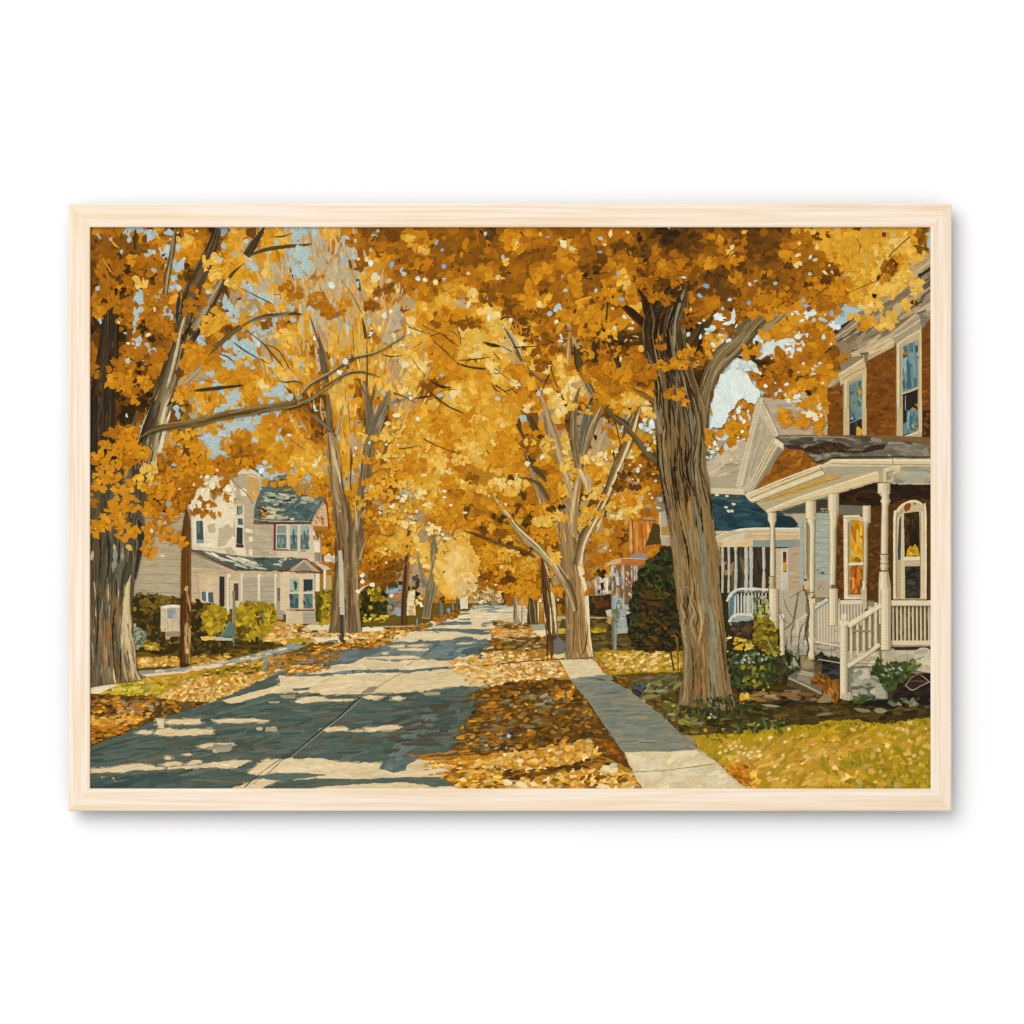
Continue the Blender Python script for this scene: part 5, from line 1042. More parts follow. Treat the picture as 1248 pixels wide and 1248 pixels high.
# right big tree
part(TREE_R); T('A3')
for s in ('715 480 30 780 520 46 840 570 50 890 620 40', '850 405 20 890 470 46 920 560 56'): trunk(s, ['3a2410', '2a1a0c', '4a2e14'], 18)
for s in ('640 720 30 720 710 32 800 690 34 890 675 36', '790 740 30 850 725 34 910 720 36'): trunk(s, ['3c2a12', '4a3414', '2c1e0c'], 14)
trunk('625 620 30 610 700 44 598 840 42', ['4a3414', '3c2a12', '54401c'], 16); trunk('640 625 26 680 700 36 715 790 34 745 870 26', ['3c2a12', '4a3414', '2c1e0c'], 16); trunk('675 460 16 670 540 14 665 600 10', ['4a3414', '3c2a12'], 4); trunk('475 730 20 495 800 48 520 890 50', ['3c2a12', '54441f', '4a3a1c'], 16); trunk('520 890 40 560 970 42 600 1040 30', ['54441f', '8c7c60', '6c5c40'], 14)
trunk('785 975 14 850 1010 26 910 1045 30 960 1090 36', ['6c4c20', '8c6428', '54380f'], 14); trunk('650 1100 14 720 1160 30 780 1200 36 840 1260 40', ['4a3c24', '7c6844', '5c4a2c'], 16)
T('B3'); trunk('650 -5 26 730 50 34 790 100 40 840 160 40 880 210 40 930 260 40 965 310 36', ['8c7450', '5c4a2c', '4a3c24', '6c5638'], 26)
T('A4'); trunk('105 460 26 60 530 34 10 590 44 -40 640 54', ['3c3018', '54421f', '6c5830'], 14); trunk('225 490 14 200 530 16 180 570 12', ['5c4824', '4a3818'], 4)
trunk('480 465 14 430 505 30 380 540 34 330 580 36', ['8c7854', 'a8946c', '6c5a3c'], 10)
trunk('345 495 50 300 530 84 250 580 100 190 650 104 120 720 100 80 780 84 50 860 74 30 950 74 20 1050 74 16 1130 74', ['54462c', '7c6848', '8c7858', '6c5838', 'a08c68', '8c7450', '4a3c24'], 120, 1.8)
for s in ('200 710 20 260 715 14 320 700 16', '260 700 14 310 740 20 350 735 18', '330 745 6 390 775 5'): bl('2c2a1c', s)
tile()
TRK = '829 345 16 821 367 36 811 392 48 810 413 52 815 440 50 822 465 50 826 490 58 829 515 63 830 542 62 831 571 58 839 618 56 847 677 54 852 736 54 858 782 52 859 805 53 861 843 61 861 866 74'
trunk(TRK, ['6c5a3e', '80694a', '74603e', '66502f', '7c643f', '80653d', '705a38', '80694a', '78735e', '80694a', '8a7654'], 620, 2.3, (24, 90))
trunk(TRK, ['8c7450', '9c8458', '8a6434', '6c5634', '707868', 'a08c68', '8c6838'], 120, 1.3, (20, 60), base=False)
UP = '829 345 16 821 367 36 811 392 48 810 413 52 815 440 50 822 465 50 826 490 58 829 515 63 830 542 62 831 571 58 839 618 56 843 650 55'
trunk(UP, ['2c1c0c', '3a2812', '241808', '4a3418', '1c1208', '4a381a', '44341c', '5c4a2e'], 270, 1.8, (20, 70), base=False, fade=2.0)
trunk('836 600 52 847 677 54 852 736 54 858 782 52 859 805 53 861 843 61 861 864 74', ['8c7c5c', '84704c', '6c5a3a', '94784a', '84602f', '9c7c4c', '80806e', '8c7854', '947448', '84683c'], 230, 1.9, (24, 80), base=False)
scatter('826 857 845 862 870 864 898 855 902 872 826 876', 90, ['34381c', '464a24', '3c3818', '545430', '2c2a12', '4c4018'], 9, 2.4, 1.3, .5)
T('A3')
bl('8c8068', '1125 410 12 1095 500 16 1070 600 16 1065 700 14 1060 770 12', .15); bl('6c5430', '925 500 8 945 600 10 935 680 10', .2); bl('54442a', '1080 870 14 1075 960 18 1080 1100 14', .2); bl('6c6c64', '1078 900 8 1080 1050 12 1075 1200 10'); bl('8c7c60', '945 1090 14 970 1170 20 985 1260 24', .15)
trunk('1235 590 30 1190 660 44 1140 730 46', ['3a2c14', '4a3a1c'], 10)
T('B3')
# bark knot and long ridges
for s in ('1010 100 10 1000 200 12 1020 300 10', '1090 560 8 1120 700 9 1150 850 9', '1200 200 8 1190 350 10 1205 500 8'): bl('98845c', s, .25)
for s in ('960 150 8 970 300 8 1000 480 10 1030 640 8', '1070 220 10 1065 350 12 1080 460 9', '1110 700 10 1140 820 12 1150 930 10', '1220 560 8 1230 720 9'): bl('241808', s, .25)
for s in ('1155 640 12 1160 760 14 1180 880 12', '1230 900 10 1240 1050 12'): bl('84877a', s, .25)
for s in ('1140 560 12 1150 700 12', '1060 560 10 1080 680 12 1090 760 8'): bl('8c6438', s, .25)
for s in ('1095 1030 10 1110 1090 14 1105 1160 12 1130 1210 10 1150 1248 8', '1160 980 10 1170 1060 14 1150 1130 12 1165 1200 10', '1120 1060 8 1140 1030 10 1160 1060 8', '1205 1000 8 1200 1100 10 1215 1200 8'): bl('a08a60', s, .25)
for s in ('1105 1060 6 1125 1110 8 1120 1160 6', '1135 1060 10 1145 1120 14 1135 1170 8', '1180 1000 6 1185 1120 8'): bl('3c2810', s, .25)
T('C3')
for s in ('1095 80 10 1120 140 12 1110 200 14 1125 270 12 1140 360 10', '1150 40 10 1180 120 14 1160 190 14 1180 260 12 1215 330 8', '1210 60 8 1235 150 10 1220 220 9', '1125 330 8 1130 500 10 1118 660 8', '1230 300 8 1240 450 10'): bl('a28c62', s, .25)
for s in ('1100 60 6 1135 130 8 1130 200 8', '1170 60 6 1200 150 8 1190 220 8 1215 280 6', '1160 300 6 1175 450 8 1170 600 8', '1210 380 6 1225 520 8 1220 640 6'): bl('4a3218', s, .25)
for s in ('1180 200 10 1200 320 14 1190 420 10', '1190 480 10 1195 620 14'): bl('94683c', s, .25)
T('C4'); bl('8a8c7c', '60 60 10 80 180 14 90 300 12', .25); bl('8a8c7c', '20 20 6 40 120 8', .25); bl('9c7444', '20 380 8 30 480 16 40 580 12', .25); bl('9c7444', '55 230 10 70 330 12', .25); bl('c0a478', '5 60 8 20 170 10 5 270 8', .25); bl('4a3218', '110 150 6 130 300 8 150 480 6', .25); bl('4a3218', '60 400 6 70 520 7', .25)
scatter('-40,560 180,530 190,590 60,620 -40,600', 60, ['34381c', '464a24', '2a2c14', '545430'], 8, 2.4, 1.2, .5)

# left tree
part(TREE_L); T('A1')
tile()
trunk('133 371 20 134 392 22 133 413 24 131 438 27 127 465 28 125 500 32 124 530 32 126 570 44 130 600 60', ['241a0e', '3c3020', '54442e', '302415', '4a3c26', '1c140a'], 150, 1.8)
T('A1')
trunk('545 50 36 535 130 34 520 230 34 500 330 36 485 450 28', ['3c3424', '6c5c40', '9c8860', '7c6a48', '4a4028'], 30)
trunk('312 60 36 318 180 30', ['3c2c14', '54401f', '7c5c30'], 9)
trunk('795 55 40 750 190 70 700 300 90 650 400 96 615 520 84 600 620 76', ['2c1e10', '4a3822', '6c5638', '54422a', '3c2e1a'], 70); bl('26323a', '570 420 16 560 520 22 555 620 14')
trunk('825 350 36 780 430 64 730 520 80 680 610 80 620 700 80', ['6c5a3c', '8c7858', 'a8967c', '4a3a24', '2c2010'], 70); poly('4a3a1c', '820,345 845,390 862,465 815,430', rough=.3)
tile()
trunk('224 384 9 220 402 12 217 423 17 211 444 21 205 465 23 198 488 25 191 510 28 185 530 30 178 560 30 170 590 30', ['3c3020', '54442e', '6c5c42', '8c7c5c', 'a89878', '8c7858', '5c4a30'], 200, 1.8)
trunk('198 488 25 191 510 28 185 530 30 178 560 30 170 590 30', ['2c2416', '3c3020', '4a3c26', '6c5c42', 'b8a888', 'd8c8a4'], 80, 1.6, base=False)
T('A1')
bl('cbb894', '600 570 10 570 680 14 550 780 14 520 900 12 495 990 8', .2); bl('241a0e', '640 600 18 600 690 16 575 740 8'); trunk('700 860 26 640 930 34 590 960 26', ['8c7858', 'b8a888', '6c5a3c'], 9)
trunk('520 1020 12 490 1110 26 470 1210 30', ['d8c8a4', 'c8b48c'], 6); bl('2c2010', '490 1100 14 530 1060 16 555 1050 10')
trunk('320 1130 30 300 1210 40', ['54442e', '6c6458', '3c3020'], 8)
# lower trunk
tile()
trunk('142 572 74 142 600 72 139 646 70 137 677 66 133 708 60 132 740 58 133 772 58 136 815 62 138 833 68', ['3c3422', '54462e', '5c5038', '4a4232', '5c5a4a', '403c30', '6c6450', '54503f', '443c2c', '6c5c42'], 420, 2.0, (24, 90))
trunk('133 708 60 132 740 58 133 772 58 136 815 62 138 833 68', ['54462e', '7c6444', '5c5444', '7c5830', '6c6454', '7c6848', '54503f', 'a89068', 'b09870', 'c8b088'], 200, 1.8, (24, 80), base=False)
trunk('129 740 50 133 772 52 136 815 56 138 833 60', ['54462e', '8c7454', '8c5c2c', '6c6454'], 40, 1.6, (20, 50), base=False)
bl('dccdb0', '208 500 2 200 527 4 195 550 4.6 189 568 3', .2)
T('C1')
for s in ('270 -30 14 265 60 16 255 160 18 270 300 18 290 420 16 305 520 12', '245 60 8 240 200 10 235 330 12'): bl('d0b890', s, .2)
for s in ('215 30 10 205 140 14 200 190 10', '150 160 16 155 260 22 140 320 12', '100 240 8 110 330 10'): bl('906436', s, .25)
for s in ('90 20 8 95 200 9 80 380 8', '190 100 8 180 260 9 190 420 8 200 520 7', '130 60 6 140 180 7', '230 330 7 225 440 8 232 530 6'): bl('2c2416', s, .25)
for s in ('160 440 18 165 490 20 160 530 12', '120 430 12 110 500 14', '60 300 10 70 420 10', '120 40 8 118 140 9'): bl('84867a', s, .25)
T('B1')
for s in ('330 640 34 345 720 30 340 790 26 325 900 20 310 990 12',): bl('2c2a22', s, .2)
for s in ('190 780 18 195 860 22 180 950 16', '240 800 18 235 880 20', '60 830 26 62 880 20'): bl('8c8c80', s, .25)
for s in ('290 960 8 260 1050 14 255 1150 16 270 1248 16',): bl('d4c098', s, .2)
for s in ('150 720 12 160 850 14 150 980 10', '100 700 10 110 860 12 95 1000 9', '220 760 8 215 900 9', '200 980 9 205 1100 10'): bl('2c2416', s, .25)
for s in ('140 1040 12 150 1120 14', '190 1200 16 200 1248 16', '105 1020 8 110 1100 10'): bl('8c6438', s, .25)
# ---------------------------------------------------------------- 7 leaf masses over the limbs
def clump(x, y, w, h, ch, n=None, s=None, sp=.26, pn=None):
    """a mass of leaves (tile units): soft body of one tone, lobed edge, a few lighter and darker leaves"""
    cx, cy = P(x, y); W, Hh = w / SC, h / SC
    part(pn or tree_at(cx, cy))
    s = (s or 34) / SC
    n = n or max(4, int(W * Hh / (s * s) * 2.2))
    base = lad(LI[ch])
    for k in range(n):
        r = R.random() ** .6; a = R.uniform(0, 6.28)
        px, py = cx + math.cos(a) * r * W * .5, cy + math.sin(a) * r * Hh * .5
        c = jit(lad(LI[ch] + R.gauss(0, sp)), .04, .02)
        q = R.random(); f = R.uniform(.65, 1.35)
        if q < (.55 if cx < 330 or cy < 420 else .32): leaf(px, py, s * f * 1.15, R.uniform(0, 6.28), c)
        elif q < .85: ell(px, py, s * f, s * .72 * f, R.uniform(0, 3.14), c, 9, .1)
        else: bar(px, py, s * 1.2 * f, s * .5, R.uniform(0, 3.14), c)
    for k in range(n // 6):
        a = R.uniform(0, 6.28); r = R.random() ** .5
        ell(cx + math.cos(a) * r * W * .45, cy + math.sin(a) * r * Hh * .45, s * .5, s * .3, a, jit(lad(LI[ch] + R.choice((-1.1, .8))), .04), 7, .2)
def clumps(t, txt, **k):
    T(t)
    for q in txt.split(';'):
        v = q.split()
        if v: clump(float(v[0]), float(v[1]), float(v[2]), float(v[3]), v[4], **k)
def kind_dark(v): return len(v) > 4 and v[4] in 'kb'
# dark gaps
def gaps(t, s, col=None, kind=SKY):
    T(t)
    for q in s.split(';'):
        v = q.split()
        if not v: continue
        x, y, w, h = map(float, v[:4])
        if w * h < 1500 and not kind_dark(v) and R.random() < .3: continue
        a = math.radians(float(v[5])) if len(v) > 5 else R.uniform(-.3, .3)
        c = {'s': (172, 190, 184), 'u': (140, 170, 186), 'w': (216, 226, 218), 'c': (234, 206, 146), 'y': (226, 176, 76), 't': (186, 170, 140), 'k': (38, 26, 8), 'b': (82, 50, 10), 'e': (232, 220, 186)}[v[4] if len(v) > 4 else 's']
        px, py = P(x, y)
        part(SKY if (len(v) <= 4 or v[4] in 'suw') else tree_at(px, py))
        W, Hh = w / SC, h / SC
        if kind_dark(v): # a ragged dark hollow between leaves
            for _ in range(max(2, int(W * Hh / 22))):
                bx, by = px + R.gauss(0, .22) * W, py + R.gauss(0, .22) * Hh
                leaf(bx, by, R.uniform(4, 9), R.uniform(0, 6), jit(mixc(c, lad(2), R.random() * .5), .06))
        elif max(W, Hh) > 11:
            for _ in range(max(3, int(W * Hh / 24))):
                bx, by = px + R.uniform(-.36, .36) * W, py + R.uniform(-.36, .36) * Hh
                leaf(bx, by, min(W, Hh, 11) * R.uniform(.6, 1.1), R.uniform(0, 6), jit(c, .02, .01))
        else: ell(px, py, W * .95, Hh * .95, a, jit(c, .03, .012), 7, .2)
gaps('A1', '275 75 30 50;365 845 30 60;335 500 50 110;320 560 34 80;315 610 36 56;350 470 40 40;400 95 40 50;420 85 50 30;400 190 60 40;480 205 50 34;830 160 40 50;880 95 60 40;800 240 60 40;900 200 60 60 t;1100 160 90 60;1000 280 60 50;950 380 60 50;840 480 60 90;880 540 90 70;930 500 60 50 t;740 640 50 40;720 710 90 60;850 740 60 60;930 740 130 90;870 830 120 110;960 800 90 60;850 880 60 60;760 900 80 60;780 980 60 40;860 1060 110 80;900 1030 80 60;800 1130 90 60;930 1090 60 40;1050 1060 80 40;1130 1010 60 60;1150 1000 50 90;720 1080 50 50;550 1110 40 50;1060 470 70 60;1030 420 60 60 t;1150 480 60 50 t;1050 650 60 50;1090 690 60 40 t;1000 590 50 40;1220 560 40 50;1080 380 50 60 t;1140 300 60 80 t;1230 250 40 60;1070 1140 50 30;890 590 60 40')
gaps('B1', '685 222 38 60 s 60;740 170 70 70;780 190 70 80;800 230 60 50;770 275 60 50;577 220 28 60;1010 175 40 40;1150 160 60 40;1050 355 34 50 w 30;845 275 50 40 t;870 110 110 60;910 90 80 60;1010 60 110 50;1080 90 90 30;720 200 30 60;560 30 30 50;660 40 40 40 t;540 570 26 60 t;505 545 40 50 t')
gaps('A4', '145 632 50 30 w;700 545 50 50 w;720 560 40 40 w;360 655 60 50 w;400 650 60 50 w;350 690 50 30 w;390 690 50 40 w;450 635 50 40 w;1035 470 60 60 t;150 1010 40 40 w')
clumps('A1', '250 400 130 130 o;140 300 90 160 o;300 240 70 60 a;350 370 80 70 y;180 500 220 110 o;270 500 110 80 o;420 520 130 230 o;90 540 90 70 a;250 590 90 120 o;470 620 130 120 o;510 680 80 90 o;300 760 150 80 o;420 790 150 120 o;220 870 140 110 o;220 950 150 110 a;360 960 130 80 a;400 900 80 90 o;60 900 70 120 o;310 1075 60 60 a;90 150 110 130 r;200 160 160 160 r;380 230 140 60 o;370 290 140 80 o;630 200 120 110 a;600 110 90 90 y;690 90 120 60 o;610 330 90 70 b;760 260 120 110 y;830 310 150 90 g;760 330 100 80 y;940 235 60 40 g;880 370 80 80 y;930 310 130 110 g;700 470 110 80 o;640 520 110 110 o;650 420 60 60 o;780 590 170 130 g;740 650 100 90 g;860 650 90 50 r;650 770 130 140 a;620 850 100 110 a;740 850 90 80 a;600 1020 120 80 a;560 1060 90 60 g;850 910 130 80 a;960 900 120 90 a;900 940 100 60 a;950 840 90 60 g;1040 960 160 100 g;1060 980 80 50 c;1170 900 90 110 y;1190 700 120 110 y;1160 780 70 80 g;940 660 70 70 o;1090 600 70 60 r;1000 1080 160 70 a;780 1050 130 90 a;700 1100 120 70 g;1100 510 70 50 a;740 410 50 50 g;900 130 150 80 g;1070 120 130 80 g;840 200 70 60 g;1180 390 90 60 o;1200 540 80 90 g;480 470 60 60 o;540 480 50 60 g;150 60 140 60 o;70 75 40 60 a;450 370 60 60 o', s=40)
clumps('B1', '180 130 90 80 o;270 160 130 90 a;230 230 170 130 a;150 210 90 70 a;90 290 110 110 a;180 360 170 130 a;330 240 130 110 a;300 300 90 80 o;400 360 100 110 y;350 420 90 90 g;110 420 130 100 a;60 500 50 120 o;250 470 150 120 a;420 440 140 80 a;560 390 150 110 a;570 500 130 140 o;480 480 120 110 a;250 560 170 110 a;190 570 90 70 a;400 590 110 110 a;150 660 160 90 a;70 700 60 80 a;260 700 130 120 a;220 620 80 90 a;430 700 150 140 a;520 740 110 90 a;390 800 90 120 a;460 640 90 70 o;520 620 80 70 a;590 780 60 60 a;640 430 110 80 o;690 400 90 70 o;720 560 120 120 o;680 600 60 60 o;780 610 60 50 o;770 480 100 60 o;830 430 70 60 o;850 520 60 60 o;860 350 150 90 o;800 320 110 90 o;720 330 110 90 a;920 240 120 100 o;1010 250 130 120 o;960 310 120 60 a;690 240 110 90 a;650 200 90 110 a;560 140 90 70 a;640 130 130 60 g;780 110 120 50 a;840 200 60 100 a;1100 250 90 110 g;1180 240 120 90 a;1150 320 160 90 a;1230 400 60 90 g;940 150 120 60 a;1040 190 60 60 a;1200 60 90 70 a;1090 60 110 60 a;600 290 70 60 a;520 260 60 90 o;480 310 60 50 o;1080 430 60 50 a;1150 420 110 40 a;460 290 50 60 o', s=40)
clumps('A2', '710 120 80 70 g;710 110 50 40 y;800 180 90 40 y;590 215 90 60 a;1080 660 150 120 y;1200 650 90 90 y;1090 440 60 80 y;1110 430 60 40 c;920 470 70 80 y;1170 770 140 50 y;1050 770 120 60 y;730 690 80 70 y;740 650 70 40 c;690 760 70 50 y;640 750 60 50 y;790 850 70 60 c;740 900 90 70 y;620 980 110 60 y;700 940 90 50 y;975 1015 60 50 c;1040 1080 80 70 y;870 1080 70 60 y;1170 1100 110 110 g;1110 980 80 60 y;1220 920 60 70 y;800 500 60 60 y;510 350 50 60 c;480 420 50 60 y;730 590 40 50 c;1200 560 60 60 c;930 790 120 160 a;1000 900 120 130 a;880 900 120 100 a;850 620 170 120 a;1050 600 90 80 r;1120 620 50 80 r;880 620 50 40 r;1000 440 90 60 a;1180 430 100 160 r;830 450 110 60 o;820 970 110 60 r;270 540 170 60 o;220 530 110 100 o;320 490 110 80 a;180 470 100 100 o;40 440 100 80 o;180 340 60 50 o;420 130 150 90 o;420 270 110 80 r;560 410 140 60 r;480 510 110 50 r;480 900 60 50 g;250 920 60 60 y;200 960 70 50 o;120 880 60 80 y;60 830 90 60 y;1140 1210 130 70 g;950 1180 110 90 g;800 1190 110 70 g;690 1200 110 60 g;1180 850 60 50 c;750 960 50 60 y;1060 860 90 80 g;1180 990 80 60 g;520 700 60 50 o;610 700 50 60 c', s=40)
clumps('B2', '90 270 120 80 g;60 300 120 60 y;150 330 70 40 y;60 400 110 80 g;170 430 90 70 a;90 460 120 70 a;180 480 110 60 a;420 540 80 70 g;440 150 60 70 y;470 290 90 50 a;510 160 90 40 g;600 150 120 80 y;650 100 80 70 y;800 150 110 70 y;880 150 80 60 y;740 180 150 90 g;950 180 130 110 a;880 110 130 100 a;1100 230 90 90 y;1130 310 60 50 y;1010 215 60 50 y;1090 160 90 60 g;1000 290 140 60 y;860 290 80 50 y;790 260 60 40 y;650 290 140 110 g;600 340 90 60 g;580 270 110 60 y;720 290 90 90 a;560 420 120 90 g;500 480 120 90 g;480 430 90 60 a;600 500 110 60 g;700 440 140 60 y;870 460 60 80 y;780 490 60 70 c;900 360 60 60 y;950 370 50 50 c;1050 440 70 70 y;1140 460 70 60 y;1220 430 80 70 y;940 430 100 110 a;1000 520 140 80 a;1080 400 110 60 r;990 490 90 70 o;930 590 170 80 a;1000 570 120 70 a;850 580 110 50 g;820 560 50 40 c;720 560 150 90 g;620 580 80 60 y;570 560 60 60 g;490 620 100 90 a;500 690 100 60 o;560 640 110 60 g;640 640 80 50 y;700 670 60 50 c;760 690 80 60 y;600 700 90 60 a;560 780 140 60 g;520 800 90 60 a;640 790 90 60 y;560 830 90 50 y;680 820 80 60 g;620 880 40 30 y;730 880 30 40 y;860 700 90 60 c;950 690 80 50 a;1030 660 140 80 a;1130 640 110 60 a;1210 690 90 60 g;1100 750 110 60 o;1210 760 90 60 o;1010 760 120 90 y;980 830 120 110 y;1000 920 150 110 c;1030 980 130 110 y;930 920 90 110 y;920 1020 110 80 g;960 1070 110 70 g;1150 830 90 60 a;1150 900 110 90 a;1220 840 60 90 a;1170 980 150 80 r;1220 1020 70 80 o;1130 1030 60 40 o;500 860 110 60 a;500 920 130 60 o;640 900 120 60 r;560 960 150 50 r;700 780 60 80 g', s=28)
clumps('A3', '150 660 60 60 a;170 720 50 70 c;40 650 80 80 y;20 780 70 80 y;250 800 110 50 y;220 830 80 60 a;130 890 130 80 a;250 870 60 60 y;330 880 50 50 c;390 840 60 70 y;400 900 60 50 y;410 960 50 90 y;310 1005 70 20 c;390 1060 60 80 c;420 1110 60 80 c;500 930 40 40 c;530 1000 60 40 y;540 1080 60 70 a;270 1060 100 90 a;180 1050 150 90 a;100 1060 130 60 a;60 1090 90 90 g;220 1100 60 60 c;130 960 50 70 c;50 930 80 60 y;20 900 60 60 c;100 1170 100 60 g;60 1200 90 80 g;780 1060 100 80 y;800 1080 60 40 c;900 1100 60 70 c;920 1140 60 60 y;740 1110 90 50 a;690 1070 60 90 g;860 1060 60 50 y;560 910 120 80 o;660 900 150 90 o;760 910 130 90 a;880 890 140 100 o;850 830 130 80 o;700 990 150 80 o;640 1010 80 80 a;610 1060 70 60 o;640 950 80 60 o;540 880 60 60 a;660 870 80 60 a;580 600 140 90 a;500 570 140 80 a;560 650 110 90 a;600 540 130 60 a;700 450 120 60 a;740 480 110 50 a;680 420 90 60 a;780 370 80 70 y;720 270 110 60 a;480 350 80 90 a;450 250 150 60 a;310 290 110 60 a;230 450 80 90 a;200 500 60 60 a;110 90 110 70 a;150 460 60 40 a;80 250 40 60 y;620 700 60 60 o;560 720 60 60 o;700 620 110 80 a;560 780 70 80 a;690 680 90 60 g;420 560 90 60 a;330 620 110 60 o;280 700 110 80 r;260 780 80 60 r;280 850 100 60 r;370 770 90 60 r;1060 850 200 60 a;1130 800 110 60 a;1000 860 90 60 a;1080 1000 90 50 o;1090 1040 70 60 a;1010 1035 50 30 o;1130 1070 50 50 a;930 880 70 80 o;980 730 60 80 o;1000 470 140 70 o;950 450 80 60 o;1020 320 150 60 o;1100 250 100 80 o;1080 380 90 60 o;1190 550 130 60 o;1150 600 110 80 r;900 370 110 60 o;1170 770 60 50 a;720 760 60 60 a;640 800 60 70 o;870 940 80 90 o;760 230 110 60 o;950 180 60 60 o;800 110 60 70 o;600 380 110 80 r;280 560 150 80 r;170 580 90 60 r;600 200 130 110 r;550 250 110 90 r;300 130 150 70 o;280 200 150 60 r', s=36)
clumps('B3', '30 60 90 70 g;60 80 80 60 y;20 200 60 60 c;70 200 110 100 a;120 220 70 90 g;110 160 60 60 a;220 190 60 50 y;320 200 90 80 y;330 230 60 60 y;260 150 80 60 a;60 290 130 90 a;150 320 80 60 a;20 300 60 90 a;270 310 90 60 a;360 290 70 110 a;200 360 70 60 a;340 350 70 60 o;360 410 90 60 a;100 450 130 110 y;130 420 60 60 c;40 430 80 60 c;200 440 60 50 y;20 470 60 60 g;160 590 110 80 a;220 500 90 90 o;260 570 110 80 a;120 570 80 60 a;50 560 60 60 a;310 590 90 80 g;290 650 110 70 y;330 640 50 60 y;250 650 60 60 y;380 620 60 60 y;430 640 40 40 g;390 520 100 80 a;430 460 90 90 y;450 460 40 70 y;380 480 60 60 a;420 300 60 60 y;460 330 60 60 y;430 190 40 130 y;550 320 130 110 g;590 330 90 90 a;560 280 80 70 y;620 290 70 70 c;690 300 60 60 y;670 400 80 50 a;630 410 60 60 g;620 480 90 60 y;570 500 90 60 y;640 520 60 60 g;530 590 80 60 g;580 600 80 80 g;540 650 80 60 y;530 690 50 40 y;770 510 120 80 a;720 530 80 60 a;800 550 70 50 a;690 565 60 50 y;730 610 60 60 c;750 530 50 40 y;800 590 90 40 y;830 590 50 30 c;360 740 90 110 a;280 730 80 80 a;240 720 60 60 a;360 860 60 60 y;370 880 60 60 y;330 830 60 50 g;120 840 90 60 y;60 850 80 70 g;100 920 80 50 g;60 920 60 40 g;40 970 80 60 a;150 960 80 50 a;210 990 100 60 a;220 1040 110 70 a;250 1080 80 50 a;170 1060 70 60 a;100 1040 110 60 a;200 880 60 60 g;380 1060 70 60 a;350 970 30 60 a;620 740 110 80 a;580 800 80 80 o;680 760 50 60 a;600 880 110 90 o;560 950 60 90 o;640 860 90 60 o;740 700 90 90 o;720 790 110 80 o;680 660 80 60 o;860 140 80 80 g;880 170 80 60 a;780 180 80 40 g;700 150 70 60 o;740 120 60 60 g;900 230 60 60 g;870 320 60 60 o;910 420 60 60 o;890 600 120 50 o;850 380 60 80 r;920 510 60 60 o;950 350 40 70 o;760 440 110 50 r;720 400 90 60 r;800 320 70 60 r;960 470 60 60 o;680 100 60 50 o;570 1060 50 40 o;40 730 80 60 r;150 700 110 50 o;60 650 60 60 r', s=30)
clumps('A4', '700 130 160 110 g;760 110 140 90 g;760 190 160 90 g;830 160 130 90 g;880 140 110 80 g;940 100 130 90 g;860 90 130 60 g;700 80 110 60 g;950 180 130 80 y;1020 150 130 90 y;1060 110 90 70 y;1130 190 90 80 y;1120 110 60 50 g;1070 270 90 90 y;1060 320 90 70 y;1000 360 130 90 y;960 370 80 60 y;1130 350 80 100 y;1080 440 90 70 y;990 530 130 60 y;960 560 90 60 y;1000 500 80 50 y;900 440 120 80 y;860 430 90 60 c;830 400 110 90 g;810 360 90 80 g;870 320 90 80 g;900 280 90 60 y;830 250 110 60 g;780 240 90 60 g;900 210 70 60 g;990 260 80 80 r;960 300 60 50 o;1040 210 60 60 a;1160 130 60 90 r;1140 90 60 40 r;880 520 80 90 g;860 550 60 50 a;800 500 60 40 y;720 430 110 60 o;660 430 120 60 o;620 400 130 60 o;700 360 100 60 a;750 330 90 60 a;730 400 80 50 a;610 340 70 50 a;640 560 60 60 a;690 600 60 60 a;570 560 110 60 o;600 600 90 60 o;540 620 60 60 o;640 660 80 60 o;600 720 110 80 o;500 740 110 60 o;560 690 110 60 o;740 710 90 80 o;720 750 80 60 r;700 690 60 60 r;640 770 120 50 a;690 800 80 50 a;420 710 80 50 o;440 760 110 60 o;380 780 110 50 o;280 800 90 60 o;340 840 80 80 o;390 880 110 70 o;450 840 60 60 o;280 670 90 70 a;260 700 60 50 a;400 600 130 50 a;350 590 60 50 a;470 560 110 60 a;500 610 60 40 a;560 850 110 60 a;630 860 70 60 a;500 880 60 60 a;480 910 60 60 g;620 920 60 80 a;660 960 40 80 a;560 950 110 60 a;460 1000 80 60 a;480 1050 60 50 a;540 1040 70 70 a;630 1050 60 80 a;600 1010 70 60 a;420 700 60 70 o;200 1010 110 60 a;230 960 70 60 a;160 1070 80 40 a;80 990 30 30 a;230 1060 60 60 a;70 220 80 60 a;200 210 60 60 a;200 300 90 60 a;210 330 60 40 o;80 110 90 50 a;460 190 60 70 a;560 100 90 80 o;540 70 60 60 o;300 500 80 50 a;400 450 90 80 a;440 390 80 90 o;370 500 60 50 a;240 460 90 60 o;50 650 60 60 a;70 690 60 40 g;20 720 60 60 o;170 570 70 60 r;40 420 80 60 o', s=36)
clumps('B4', '60 120 40 60 a;55 180 50 60 a;190 100 90 70 a;220 60 80 60 a;170 90 60 40 a;240 130 60 50 a;440 60 60 60 a;480 50 70 60 a;540 70 60 70 a;550 40 70 60 a;630 60 50 70 a;620 100 50 50 a;590 20 40 40 a', s=34)
part(TREE_F); T('B2')
scatter('900,790 960,760 1060,790 1110,860 1100,980 1060,1070 960,1090 900,1050 870,920', 170, ['dca844', 'e0b04c', 'e4b656', 'd8a23c', 'e8be68'], 12, 7, 1.2, 1.2, 'ell', ja=.025)
scatter('950,810 1050,850 1080,960 1020,1070 940,1050 920,900', 70, ['e8c070', 'ecc87c', 'e4b860'], 11, 6, 1.2, 1.2, 'ell', ja=.02)
